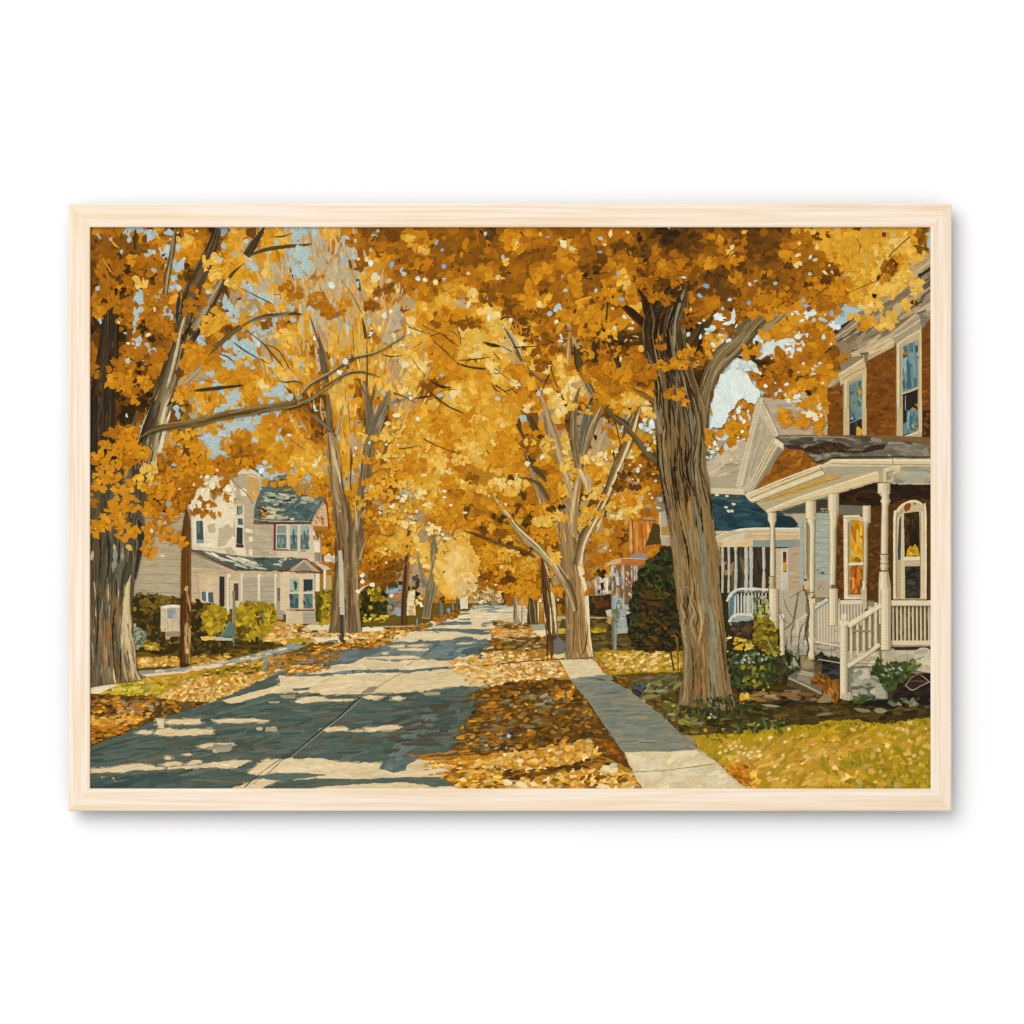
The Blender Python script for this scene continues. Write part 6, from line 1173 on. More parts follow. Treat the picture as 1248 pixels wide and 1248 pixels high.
scatter('1000,980 1100,990 1090,1090 980,1090', 40, ['e4c084', 'dcb474', 'ecd0a0'], 9, 5, 1.2, 1.2, 'ell', ja=.02)
scatter('1040,1000 1248,1060 1248,1120 1060,1090', 60, ['d8b070', 'c89c58', 'e4c48c', 'b8843c', 'ac7830'], 6, 3, 0, .8, 'ell', ja=.05)
# ---------------------------------------------------------------- limbs in front of the leaves
part(TREE_2)
T('A2')
trunk('180 660 12 200 760 30 215 860 42 235 960 20', ['4a4234', '6c5c44', '54462e'], 14); trunk('238 1020 30 242 1120 32 248 1248 40', ['54462e', '7c684c', '6c5a40'], 14); trunk('310 1130 8 300 1200 14 285 1260 16', ['8c7c60', 'b8a480'], 5)
trunk('440 580 22 452 640 26 462 700 16', ['3c3424', '5c4c30', '4a3e28'], 9); trunk('500 640 12 480 700 16', ['4a3e28', '6c5c40'], 4); trunk('465 720 12 468 860 10 465 980 14', ['6c5c40', '54462e'], 5); trunk('462 980 24 472 1080 36 480 1160 42 478 1260 44', ['4a4434', '7c6c54', '6a5c44', '8c7c60'], 16); trunk('600 1000 36 565 1090 40 520 1180 44 490 1260 50', ['7c7464', '6c6048', '9c8c70'], 16)
trunk('640 480 26 610 600 34 575 700 34', ['b89c80', 'c8ac8c', 'a88c70'], 9); trunk('620 820 20 605 880 24', ['b89c78', 'a08464'], 4)
trunk('410 350 22 425 420 18', ['3c3424', '5c4c30'], 5)
for s in ('350 390 2 400 480 4 440 560 6', '130 560 5 170 680 8 210 800 8', '520 960 6 500 1040 8 490 1100 10', '400 910 5 430 970 7 460 1040 8', '330 1080 5 310 1150 7', '0 850 4 40 900 3', '20 290 10 40 370 6'): bl('54462e', s)
for s in ('300 330 3 360 420 3', '380 600 3 390 780 4', '355 1050 3 370 1248 5', '260 1010 3 330 1025 2', '515 960 4 525 1000 3'): bl('6c5430', s)
part(TREE_L); T('A1')
# upper limbs
trunk('1065 50 44 1010 140 46 960 215 44', ['3a2e18', '4a3a20', '2c2212'], 14); trunk('965 220 26 1050 185 22 1150 165 20 1260 158 14', ['3c301a', '54421f', '4a3a20'], 12); trunk('945 260 14 890 310 22 860 345 20', ['3c301a', '54442a'], 6); bl('3c301a', '940 55 5 880 70 4'); bl('3c3420', '1110 105 8 1180 100 8 1230 80 5')
trunk('740 800 20 800 735 26 870 670 30 930 630 26', ['4a3a20', '6c5a34', '54441f'], 14); trunk('930 630 26 980 600 24 1050 575 22 1150 560 20 1255 548 18', ['3c301a', '6c5a34', '8c7850'], 14)
bl('3c301a', '800 790 8 850 805 8 900 850 5'); bl('3c301a', '650 1005 14 740 995 20 830 985 18 945 972 12'); bl('3c301a', '1140 945 6 1200 955 8 1248 945 8'); bl('3c301a', '880 715 6 960 775 7 1100 850 4'); bl('54442a', '960 650 4 1050 720 7 1130 810 9 1180 870 8'); bl('4a3a20', '1060 730 4 1150 770 6 1220 890 5'); bl('3c301a', '920 400 3 1000 440 5 1120 500 6'); bl('3c301a', '860 395 5 900 430 7'); bl('3c3420', '1215 285 12 1240 360 8'); bl('3c301a', '690 690 5 735 730 4'); bl('3c301a', '1180 970 8 1248 1040 10'); bl('3c301a', '800 850 3 845 885 6'); bl('54442a', '1040 330 3 1075 380 3'); bl('4a3a20', '680 930 2 780 960 3')
trunk('430 1235 26 560 1215 34 680 1195 40 780 1160 44 880 1140 44 1000 1120 44 1120 1100 44 1255 1078 44', ['8c7850', '6c5630', '4a3818', '8c7448'], 60, 1.6, (30, 80))
T('B1'); trunk('335 165 18 400 125 30 480 100 36 600 80 40 720 60 44', ['8c7850', '6c5630', '4a3818'], 30, 1.6); 
T('A2'); trunk('0 1110 36 60 1095 24 100 1075 20 150 1045 18 200 1005 18 270 955 16 350 905 14 430 893 12 490 905 10 545 927 6', ['a08c64', '6c5834', '3c301a'], 30, 1.2); trunk('55 1065 12 80 1030 16 130 970 18 200 930 18 270 890 16 330 850 16 390 815 14 450 800 14 520 780 12 580 750 10 640 715 8 695 675 4', ['b8a47c', '6c5834', '3c301a'], 34, 1.2)
bl('3c301a', '550 790 8 610 805 7 680 795 5'); bl('54441f', '0 150 14 70 155 16 145 145 14'); bl('4a3a20', '0 560 16 50 552 18 90 560 14'); bl('4a3a20', '0 950 8 60 952 8 100 970 6'); bl('4a3a20', '0 995 8 40 1040 9 60 1070 8'); trunk('90 1095 8 150 1150 12 200 1190 16 250 1240 18', ['54442a', '8c7c60'], 6); bl('54442a', '110 520 14 120 500 16 128 480 8')
bl('4a3a20', '725 760 3 760 740 4 800 715 5'); bl('4a3a20', '720 800 3 760 860 5 800 910 6'); bl('4a3414', '830 690 6 900 670 7 950 710 8 1010 748 6'); bl('54442a', '980 610 4 1010 680 6 1015 750 6'); bl('54442a', '990 760 5 960 840 4'); bl('6c5c40', '940 650 12 980 665 10 1005 700 6'); bl('4a3414', '990 840 10 1060 865 12 1170 878 14'); bl('4a3414', '1000 828 6 1100 820 7 1190 808 6'); bl('3c301a', '830 940 8 900 980 16 960 985 12'); bl('4a3a20', '830 1005 12 880 1050 10 950 1100 9 1035 1135 8'); bl('3c301a', '740 1050 10 800 1042 16 845 1035 12'); bl('5c4c30', '870 1025 6 920 1000 5 1000 995 4'); bl('3c301a', '1145 720 14 1190 735 22 1248 745 20'); bl('3c301a', '1200 770 6 1248 830 6'); bl('4a3a20', '1190 950 10 1220 1000 10 1248 1010 8'); bl('6c5c40', '600 1075 6 650 1062 7 705 1050 5'); bl('4a3a20', '1200 900 8 1248 905 10'); bl('4a3a20', '900 500 4 940 560 4')

# fine twigs among the sunlit leaves
for _ in range(22):
    x, y = R.uniform(470, 770), R.uniform(385, 610)
    a = R.uniform(-.5, .9) + (0 if x < 640 else 1.8); L = R.uniform(24, 52); cv = R.uniform(-.5, .5)
    part(tree_at(x, y)); pts = []
    for i in range(8):
        pts.append((x, y, R.uniform(.9, 1.5) * (1.5 - i * .16))); x += math.cos(a) * L / 7; y += math.sin(a) * L / 7; a += cv / 7
    ribbon(pts, jit(R.choice([(74, 58, 30), (92, 70, 36), (110, 88, 56), (62, 46, 20)]), .06), .1)

# limbs of the pale tree by the sidewalk, in front of most of its leaves
part(TREE_C); tile()
LM = ['7c6848', '8c7854', 'b89c70', 'd4b888']
trunk('565 646 2.5 590 655 3 612 664 3.4 640 672 4 652 679 3', ['4a3818', '6c5430', '3c2c12'], 12, 1)
trunk('652 468 3 662 490 4.5 668 512 6 675 535 7 682 560 7 689 581 7 696 602 6 700 630 6', ['8c7854', 'b89c70', 'c8ac80', '9c8058'], 60, 1.4)
trunk('708 470 3 702 486 6 699 505 8.5 698 530 9.5 701 550 9 704 570 7', ['54442a', '7c6440', '8c7450', '5c4a2e', 'a88c60'], 50, 1.4)
trunk('734 492 4 725 512 6.5 717 535 7.5 711 556 7 706 575 6', ['9c8058', 'c8a874', '8c7450', '6c5838'], 40, 1.4)
trunk('722 488 4 716 508 6 711 530 6.5 707 552 5', ['6c6858', '54503f', '8c8068'], 24, 1.2)
trunk('708 565 7 704 590 8.5 701 612 9 699 635 10 699 655 9', ['b89c70', 'd0b484', '94794e', 'b08c58'], 50, 1.5)
trunk('717 600 5 712 585 6.5 706 572 5', ['c8ac80', 'dcc094'], 10, 1.2)
trunk('780 496 7 773 514 8.5 764 540 9.5 753 565 9.5 743 590 9 733 614 9 720 638 10 711 655 11 706 672 11 703 688 9', ['54442a', '6c5638', '84683f', 'c0a070', 'dcc094'], 130, 1.5)
trunk('600 604 3 612 620 5 628 641 7 645 659 8.5 660 672 9.5 675 689 10 688 708 10.5 696 726 10 701 745 7', ['8c7854', 'c0a478', '7c6440', '5c4a2e'], 110, 1.5)
bl('dcc79c', '603 606 1.4 618 626 1.8 634 646 2 652 662 2 668 679 2 682 696 2', .2); bl('e4cca0', '779 502 1.4 768 535 2 757 563 2 746 590 2 736 615 2.2 722 642 2.4 712 664 2.4 708 690 3', .2)
trunk('641 552 3 648 575 4 655 598 5 659 615 3', ['c0a478', '9c8058'], 10, 1)
for p in ('631 581 3 650 586 4 661 596 4.4 668 609 4', '638 553 3.4 648 568 4.4 659 578 4.4 665 586 3', '735 498 4.5 752 512 6 765 524 7 777 538 7.4 788 551 7.6 800 563 6'): trunk(p, ['4a3c20', '6c5634', '54442a'], 16, 1.1)
for t, q in (('B3', '545 650 70 70 g;600 600 80 70 g;645 510 50 50 g;430 330 60 60 y;410 470 60 60 g;300 650 110 60 y;390 630 50 40 y;560 290 90 60 y;370 870 60 60 y;425 190 36 80 y;330 200 80 70 y;270 590 80 60 a;150 600 80 50 a;90 640 50 40 a;700 560 50 40 y;230 690 60 40 a;480 380 50 40 g;640 260 50 40 c;790 170 40 40 g;60 560 50 50 a'), ('A3', '470 1090 60 50 y;640 1060 80 60 a;560 1130 50 40 g;720 1090 60 40 g;400 1130 50 50 c;790 1130 50 50 y')): clumps(t, q, s=26)
part(SKY); T('A4')
q = poly('dae3d8', '125,800 185,762 240,790 285,850 330,895 300,950 265,955 235,925 195,950 165,1000 140,1065 62,1085 72,960 100,850', rough=1.2)
scatter(q, 60, ['dde5da', 'd6e0d6', 'e0e6da'], 16, 5, 1.2, .4, ja=.012, jh=.005)
gaps('A1', '275 122 28 42 s;165 117 22 26;230 192 26 30;100 102 14 40 s -40;88 404 28 34;105 595 22 34;232 682 42 26 s 40;82 710 18 60 w -35;98 745 30 44 w;240 780 28 28;270 825 28 36;370 830 16 40;425 300 44 30 s 40;573 172 34 36;534 350 24 30;518 377 16 18;552 447 18 28;497 545 22 28;533 552 24 32;256 1085 24 34;262 1148 16 26;345 1213 18 18;388 678 22 34 e 40;360 295 24 16 c;598 230 26 16 c;380 210 40 30;735 428 40 26;500 80 50 24;212 604 14 20 e;270 455 20 22 e;128 966 24 24 e;270 728 24 20 e;300 730 20 14 e;458 425 16 20 t;425 528 18 26 e;432 455 18 24 t;670 70 18 14 e;350 155 30 40 c;560 80 14 14 e;960 130 40 30;700 960 40 30;540 1100 20 40')
gaps('B1', '345 95 14 20;262 32 16 26 w;530 290 20 30;1100 330 30 22;910 262 20 22 w;1070 305 30 26;1230 360 20 24;540 320 40 24 u;740 410 40 60 e;720 470 60 60 e;760 440 40 50 e;730 510 50 40 e;860 460 50 40 e;880 500 40 60 e;660 385 40 26 e;830 425 30 16 e;700 455 30 40 e;650 560 40 70 e;820 560 60 50 e;690 550 40 40 e;375 680 26 30 e;455 660 24 40 t;410 705 22 26 e;487 655 18 24 t;470 850 30 14 e;280 805 46 34 y 30;60 850 24 50 t;450 430 60 20 t -20;190 800 28 34 t;240 850 12 26 t;655 435 20 26 c;700 390 24 18 c;570 460 16 14 c;735 390 34 20 e;790 350 20 24 c')
gaps('A2', '475 62 36 22;530 68 24 20;398 126 22 24;488 182 20 18;875 135 22 40 u 40;908 180 22 20 u;843 230 20 18;1158 85 22 30;336 175 18 46 u;342 235 26 44 u;238 222 24 26;488 258 34 46 w;612 262 34 40 u 20;672 305 26 56;680 320 30 24;760 325 26 34;765 348 34 24 w;806 355 26 24 w;512 330 34 50 w;467 355 26 40;597 362 34 26 s -30;916 278 34 30 u;918 352 28 20;412 382 22 34;529 547 24 24;570 565 28 44 w;604 540 24 26 w;740 528 22 20;518 464 24 20 e;995 490 46 36 t;1160 540 20 56 w;1178 577 26 34 w;853 892 36 30 u;901 912 28 26;895 1030 46 30;945 1050 26 24;1182 1015 28 26;1230 1048 40 26 s 30;80 850 26 56;340 835 34 50 w;310 895 50 30 w;763 1170 26 30;675 1090 34 44 w;855 235 0 0;997 90 14 16 t;1012 215 26 18 c;565 400 30 28 e;650 418 24 30 c;415 235 26 20 c;465 235 30 34 c;60 100 90 50;90 200 90 90;110 260 60 110;40 200 60 60;60 300 60 90;190 260 60 110 t;230 220 60 60 t;330 320 50 110 t;300 330 40 60 t;20 500 40 70;40 590 40 30;20 1040 50 50;350 60 20 40;260 390 40 50 w;240 400 20 50 w;480 600 30 50;490 660 26 70 w;830 810 26 30 t;670 720 30 60 e;710 660 24 26 e;1060 318 34 24 c;930 388 22 24 e;1230 340 24 30 e;1060 500 30 50 c;540 640 22 40 c;770 830 26 26 y;870 370 30 30 c;690 850 40 40 e;1140 915 16 24 t;630 550 60 110 t;580 700 60 70 t;640 620 60 60 t;180 800 12 30 t;160 700 20 40 w;930 1135 16 16 t;640 1150 50 30 e;590 1200 40 30 c;720 1040 30 60 w;770 165 18 8 c;1170 465 10 20 u;160 1100 20 40 w -20;170 1120 24 12 w')
gaps('B2', '725 210 34 34 w;530 240 24 18 t;395 362 30 40 u 60;160 325 36 24 e;35 360 28 24 u;178 375 20 12 w;615 560 26 40 w 60;695 510 60 44 e;650 510 30 20 e;740 585 70 30 w;920 475 30 20 w;515 672 34 20 w;650 205 16 20 w;480 190 14 20 e;570 595 26 20 t;545 600 24 18 e;735 265 20 16 e;815 240 12 16 e;680 265 20 20 c;800 380 30 16 e;905 360 20 40 c;650 290 20 14 c;1055 505 24 20 e;1040 600 30 16 e;960 555 20 16 e;760 640 60 20 t;740 660 50 16 e;890 700 16 30 e;910 725 20 24 e;930 750 40 20 e;870 690 30 30 e;790 745 18 20 e;765 815 16 22 e;735 880 18 20 c;765 50 22 24 w;15 145 30 16 w;30 62 16 16 w;1180 770 16 10 e;780 600 30 30 e;1180 500 14 20 c;1160 890 24 16 c;490 340 22 16 e;450 600 20 60 t;490 450 12 40 w;580 890 20 14 e;500 930 16 8 e;690 585 16 20 e;310 590 8 10 e;920 510 24 12 w;860 560 60 12 t;1120 965 30 14 c;900 780 20 14 c;610 380 40 20 y;560 225 20 16 e;580 200 20 16 w;170 300 30 40 c;190 280 14 40 e;390 265 16 20 e;400 220 14 24 w;830 660 24 16 e')
gaps('A3', '60 220 26 32;325 105 26 10;555 158 20 24 u;635 112 34 22;632 192 32 14 u;502 312 32 20 u;408 335 12 32;426 417 30 22;607 420 24 28;735 318 22 34 u;715 340 24 24 w;755 468 32 28 u;385 512 50 40;370 530 30 30;400 525 24 24;336 553 28 28;378 602 30 30 e;106 590 26 26 w;867 525 20 24;880 510 28 44 e;773 574 36 26 w 40;715 640 26 28 e;823 605 22 20 c;405 695 22 60 w 35;390 715 20 22 e;278 697 14 30 t;960 298 22 12;858 282 24 16 e;1120 342 28 14 w;1240 390 24 24 u;1212 446 24 34 u -40;1200 508 34 22 w;1145 674 32 26 w;1217 688 18 28 w;1213 608 20 16 w;1238 593 18 18 w;1195 850 18 56 w -45;275 1020 32 42;32 1048 38 26 s 30;185 1165 36 46;170 1160 24 40;700 850 34 20 w;870 1210 36 44 w;900 1230 40 40 w;415 145 40 50 e;405 130 24 24 e;470 175 42 34 c;690 85 32 50 c 20;658 150 28 14 e;793 77 26 18 c;773 230 16 26 c;145 140 22 40 c;138 180 36 18 e;35 340 26 30 c;60 345 40 14 y;275 500 36 50 c;600 465 14 50 c;705 523 18 18 c;160 967 20 20 w;460 1045 16 30 e;710 1082 16 16 t;570 1095 14 14 t;1035 55 20 14 e;455 495 12 10 t;800 710 80 16 y;870 760 40 50 y;810 640 40 20 c;750 820 22 34 c;835 690 60 16 c;915 960 20 40 c;935 990 16 60 w;1160 530 16 20 c;840 440 20 50 c 30;650 1020 20 50 y;1190 240 50 12 y;280 90 24 24 y')
gaps('B3', '185 50 36 46;290 275 26 28 w;205 312 36 30 e;735 192 34 24 u;752 120 22 22;760 100 14 30;890 90 44 60;930 110 40 90 w;910 70 60 40 w;895 200 20 26 u;915 230 30 26 w;950 180 24 60 c;815 242 18 22 e;818 275 24 18 e;805 320 18 16 e;868 322 20 20 e;848 355 30 28 w;855 340 20 14 w;818 370 16 14 e;790 360 12 14 u;822 405 14 12 e;855 412 20 24 c;815 458 20 14 e;897 437 20 20 w;922 455 26 16 w;955 412 18 18 e;920 490 20 12 e;935 512 16 14 e;920 530 20 16 e;915 560 18 16 e;970 570 28 20 e;943 375 12 12 w;718 493 16 12 e;667 287 16 18 e;725 245 28 16 e;700 240 12 20 e;860 522 60 34 t;655 440 10 20 e;980 520 30 40 t;690 820 14 14 e;660 805 20 14 c;55 915 24 18 c;80 550 16 26 e;280 1115 22 24 e;385 1110 16 18 c;250 1075 16 16 c;20 1020 18 14 e;80 115 22 26 y;710 190 16 20 e;635 260 24 24 e;590 290 24 20 e;550 280 30 40 c')
gaps('A4', '43 345 34 24 u;10 393 24 22 u 30;300 320 30 18;270 336 14 22 w -30;400 334 28 22;265 430 28 22 u;410 494 20 14 u;582 195 16 26 w;580 284 24 22;560 447 40 20 u;690 486 24 30 u;750 490 16 46 u 20;600 520 24 20;640 515 40 24;660 525 30 16;130 462 16 20;225 487 14 14 w;545 420 14 24 u;100 500 34 30 w;120 515 50 26 w;90 545 40 34 w;65 570 46 20 w;120 640 34 24 w;165 622 24 20 w;80 650 30 30 w;500 484 44 24 w;490 490 20 14 w;690 580 30 26 w;650 605 30 34 w;660 620 20 20 w;515 608 32 28 w;480 625 40 30 w;330 660 40 20 w;300 630 40 30 w;280 630 24 20 w;525 672 32 28 w;490 680 24 36 w 20;630 665 24 20 w;565 597 14 24 w;555 640 18 26 w;342 605 20 16 w;430 540 18 14 w;425 572 14 14 w;15 607 20 26 w;10 757 24 20 w;545 745 20 14 w;600 798 34 10 w;460 853 24 18 w;515 912 36 30 w;500 920 20 20 w;550 880 22 24 w;470 936 30 24 w;500 940 20 14 w;430 772 20 12 w;300 780 40 26 w;320 795 20 20 w;350 862 30 22 w 30;325 835 14 24 w;400 845 12 14 w;320 735 34 20 e;210 735 24 12 w;260 775 30 20 w;245 780 16 14 w;520 790 14 8 w;645 845 12 16 w;690 645 14 14 w;460 690 14 20 w;365 658 18 10 c;615 148 20 36 c;520 187 34 22 c -30;607 210 26 22 c;516 243 50 30 c;530 230 24 22 c;500 240 16 16 c;620 262 36 20 c 40;655 274 36 22 c 40;700 274 28 26 c;685 350 22 14 c;630 322 26 18 c;415 60 30 26 c 50;488 52 20 22 c;178 145 22 36 c 20;242 66 34 24 y;165 170 44 30 y;525 125 20 22 c;680 240 12 14 e;370 370 18 20 e;375 335 14 40 e -20;290 270 18 10 e;1160 100 24 28 e;940 240 12 14 e;130 400 12 10 y;590 1000 60 40 e;625 1010 50 30 e;610 1030 40 30 e;540 995 40 26 t;545 910 30 34 t;570 890 20 40 k;550 1000 26 16 e;210 990 26 30 w;225 1030 18 34 w -30;240 1045 20 26 w;190 1020 20 20 w;260 990 14 14 w;290 960 14 14 w')
gaps('B4', '90 170 24 26 e;75 215 28 24 e;60 190 18 26 e;70 240 16 16 w;48 260 14 12 e;100 200 20 20 e;210 140 14 14 e;230 110 18 20 w;250 100 16 18 w;200 130 14 12 e;240 150 12 12 w;190 40 20 24 e;215 -10 20 26 w;630 20 30 30 e;600 20 30 20 e;630 -10 30 20 e;660 10 20 40 t')
gaps('A1', '245 440 70 90 k;205 420 50 60 k;130 470 50 40 k;350 640 60 120 k;400 700 80 60 k;330 860 50 120 k;230 1060 60 80 k;350 1040 50 90 k;90 1010 60 70 k;270 1180 60 80 k;90 610 60 80 k;100 830 40 60 k;640 660 50 60 k;590 690 30 60 k;490 230 40 50 k;200 350 90 60 b;70 270 50 70 b;150 300 40 110 b;265 290 50 70 k;310 960 40 60 k;860 640 60 40 b;570 900 50 70 b')
gaps('A3', '860 110 30 60 k;1000 90 30 90 k;890 230 40 50 k;540 290 60 50 b;600 470 50 40 b;640 240 90 80 b;760 150 90 60 b;170 590 80 60 b;200 660 60 60 b;480 540 24 20 k;900 190 60 60 b;1180 380 60 50 k;880 310 110 40 b;1000 360 110 40 b;960 1010 30 50 b;870 970 60 30 b;700 770 60 50 b;250 180 50 40 b;550 620 40 30 b;310 420 60 40 b;1070 440 60 90 k;970 60 30 60 k;1110 130 80 40 b;1130 600 60 40 b;1190 740 60 40 k')
gaps('B3', '150 550 60 90 b;60 630 60 60 k;200 650 90 60 b;190 500 50 60 b;340 580 60 60 b;100 780 60 30 b;30 770 60 30 b;400 570 40 40 k;200 830 90 40 b;120 990 60 40 b;280 150 50 40 b;110 400 50 30 b;760 380 90 60 b;830 450 90 60 b;730 460 80 40 b;300 1050 30 60 b;10 620 40 30 k;630 960 90 50 k')
gaps('A4', '310 130 90 40 b;380 210 110 50 b;250 270 90 40 b;130 280 110 60 b;60 370 80 50 b;280 100 60 60 b;420 130 60 50 b;200 380 110 50 b;340 340 70 40 b;470 230 60 60 b;730 280 60 40 b;660 310 90 50 b;560 330 60 40 b;470 90 40 30 b;610 90 50 60 b;670 90 40 40 b;270 180 60 60 b;830 50 40 30 b;60 60 50 40 b;1010 220 40 50 b;1120 430 50 40 b;960 80 0 0 b;930 300 40 20 k;910 395 26 16 k;480 790 40 40 b;520 820 60 30 b;280 650 40 60 b')
# twigs through the yellow leaves at the right
part(TREE_R); T('A4'); line('8a5410', '1095 90 7 1050 130 6 1000 175 6 985 200 5'); line('8a5410', '920 322 6 860 345 5 800 370 4 765 390 3'); line('6a3c0c', '990 210 6 960 270 5 930 310 6'); line('54340f', '140 210 4 180 160 5'); line('3c2a12', '40 310 12 60 260 10'); line('3c2a14', '840 130 3 830 180 3'); line('7a4a10', '820 100 4 850 150 3')
part(TREE_L); T('A1'); line('a86c18', '110 240 8 150 330 14 160 370 8', .2); line('c8882c', '120 230 8 170 310 8'); line('e0a838', '170 120 6 190 150 12 210 165 6'); line('2c2010', '860 60 4 830 110 3')
# ---------------------------------------------------------------- materials
def nodes(name):
    m = bpy.data.materials.new(name); m.use_nodes = True
    nt = m.node_tree; b = nt.nodes['Principled BSDF']
    return m, nt, b
def N(nt, t, **k):
    n = nt.nodes.new(t)
    for a, v in k.items(): setattr(n, a, v)
    return n

def paint_material():
    m, nt, b = nodes('oil_paint')
    L = nt.links.new
    at = N(nt, 'ShaderNodeAttribute', attribute_name='pigment')
    uv = N(nt, 'ShaderNodeUVMap', uv_map='brush')
    mp = N(nt, 'ShaderNodeMapping'); mp.inputs['Scale'].default_value = (.55, 5.5, 1)
    L(uv.outputs[0], mp.inputs[0])
    nz = N(nt, 'ShaderNodeTexNoise'); nz.inputs['Scale'].default_value = 1.6; nz.inputs['Detail'].default_value = 2.5; nz.inputs['Roughness'].default_value = .55
    L(mp.outputs[0], nz.inputs['Vector'])
    mr = N(nt, 'ShaderNodeMapRange'); mr.inputs['From Min'].default_value = .28; mr.inputs['From Max'].default_value = .72; mr.inputs['To Min'].default_value = .80; mr.inputs['To Max'].default_value = 1.20
    L(nz.outputs['Fac'], mr.inputs['Value'])
    mx = N(nt, 'ShaderNodeMix', data_type='RGBA', blend_type='MULTIPLY'); mx.inputs[0].default_value = 1
    L(at.outputs['Color'], mx.inputs[6]); L(mr.outputs[0], mx.inputs[7])
    L(mx.outputs[2], b.inputs['Base Color'])
    bp = N(nt, 'ShaderNodeBump'); bp.inputs['Strength'].default_value = .03; bp.inputs['Distance'].default_value = .0006
    L(nz.outputs['Fac'], bp.inputs['Height']); L(bp.outputs[0], b.inputs['Normal'])
    b.inputs['Roughness'].default_value = .75
    b.inputs['Specular IOR Level'].default_value = .08
    return m

def wood_material(vertical):
    m, nt, b = nodes('pale_wood_upright' if vertical else 'pale_wood_level')
    L = nt.links.new
    tc = N(nt, 'ShaderNodeTexCoord'); mp = N(nt, 'ShaderNodeMapping')
    mp.inputs['Scale'].default_value = (185, 40, 3.6) if vertical else (3.6, 40, 185)
    L(tc.outputs['Object'], mp.inputs[0])
    warp = N(nt, 'ShaderNodeTexNoise'); warp.inputs['Scale'].default_value = .7; warp.inputs['Detail'].default_value = 1
    L(mp.outputs[0], warp.inputs['Vector'])
    n1 = N(nt, 'ShaderNodeTexNoise'); n1.inputs['Scale'].default_value = 1.3; n1.inputs['Detail'].default_value = 3; n1.inputs['Distortion'].default_value = .5
    L(mp.outputs[0], n1.inputs['Vector'])
    n2 = N(nt, 'ShaderNodeTexNoise'); n2.inputs['Scale'].default_value = 4; n2.inputs['Detail'].default_value = 3
    L(mp.outputs[0], n2.inputs['Vector'])
    r = N(nt, 'ShaderNodeValToRGB'); e = r.color_ramp.elements
    def c(h): return tuple(v / LIGHT for v in lin(hexc(h))) + (1,)
    e[0].position = .30; e[0].color = c('f2d9ba'); e[1].position = .74; e[1].color = c('fdf2e4')
    k = e.new(.42); k.color = c('f7dfc0'); k = e.new(.56); k.color = c('fbe9d4')
    L(n1.outputs['Fac'], r.inputs[0])
    mr = N(nt, 'ShaderNodeMapRange'); mr.inputs['From Min'].default_value = .3; mr.inputs['From Max'].default_value = .7; mr.inputs['To Min'].default_value = .955; mr.inputs['To Max'].default_value = 1.03
    L(n2.outputs['Fac'], mr.inputs['Value'])
    mx = N(nt, 'ShaderNodeMix', data_type='RGBA', blend_type='MULTIPLY'); mx.inputs[0].default_value = 1
    L(r.outputs[0], mx.inputs[6]); L(mr.outputs[0], mx.inputs[7]); L(mx.outputs[2], b.inputs['Base Color'])
    b.inputs['Roughness'].default_value = .6; b.inputs['Specular IOR Level'].default_value = .12
    return m

def plain_material(name, col, rough=.8, noise=0):
    m, nt, b = nodes(name)
    b.inputs['Base Color'].default_value = col + (1,); b.inputs['Roughness'].default_value = rough; b.inputs['Specular IOR Level'].default_value = .1
    if noise:
        nz = N(nt, 'ShaderNodeTexNoise'); nz.inputs['Scale'].default_value = 400
        bp = N(nt, 'ShaderNodeBump'); bp.inputs['Strength'].default_value = noise; bp.inputs['Distance'].default_value = .0005
        nt.links.new(nz.outputs['Fac'], bp.inputs['Height']); nt.links.new(bp.outputs[0], b.inputs['Normal'])
    return m

# ---------------------------------------------------------------- objects
def mesh_obj(name, verts, faces, mat, parent=None, smooth=False):
    me = bpy.data.meshes.new(name); me.from_pydata(verts, [], faces); me.update()
    me.materials.append(mat)
    o = bpy.data.objects.new(name, me); COL.objects.link(o)
    if parent: o.parent = parent
    return o

pic = bpy.data.objects.new('framed_picture', None); COL.objects.link(pic)
pic.empty_display_size = .1
pic['label'] = 'autumn street painting in a pale wooden frame hanging on a white wall'
pic['category'] = 'framed picture'

WALL_Y = .0258; DEPTH_BACK = .0065
FRONT = -.005
m_wall = plain_material('white_wall_paint', (.88, .88, .88), .9, .05)
w = mesh_obj('wall', [(-4, WALL_Y, -3), (4, WALL_Y, -3), (4, WALL_Y, 3), (-4, WALL_Y, 3)], [(0, 1, 2, 3)], m_wall)
w['kind'] = 'structure'; w['label'] = 'plain white wall behind the framed picture'; w['category'] = 'wall'

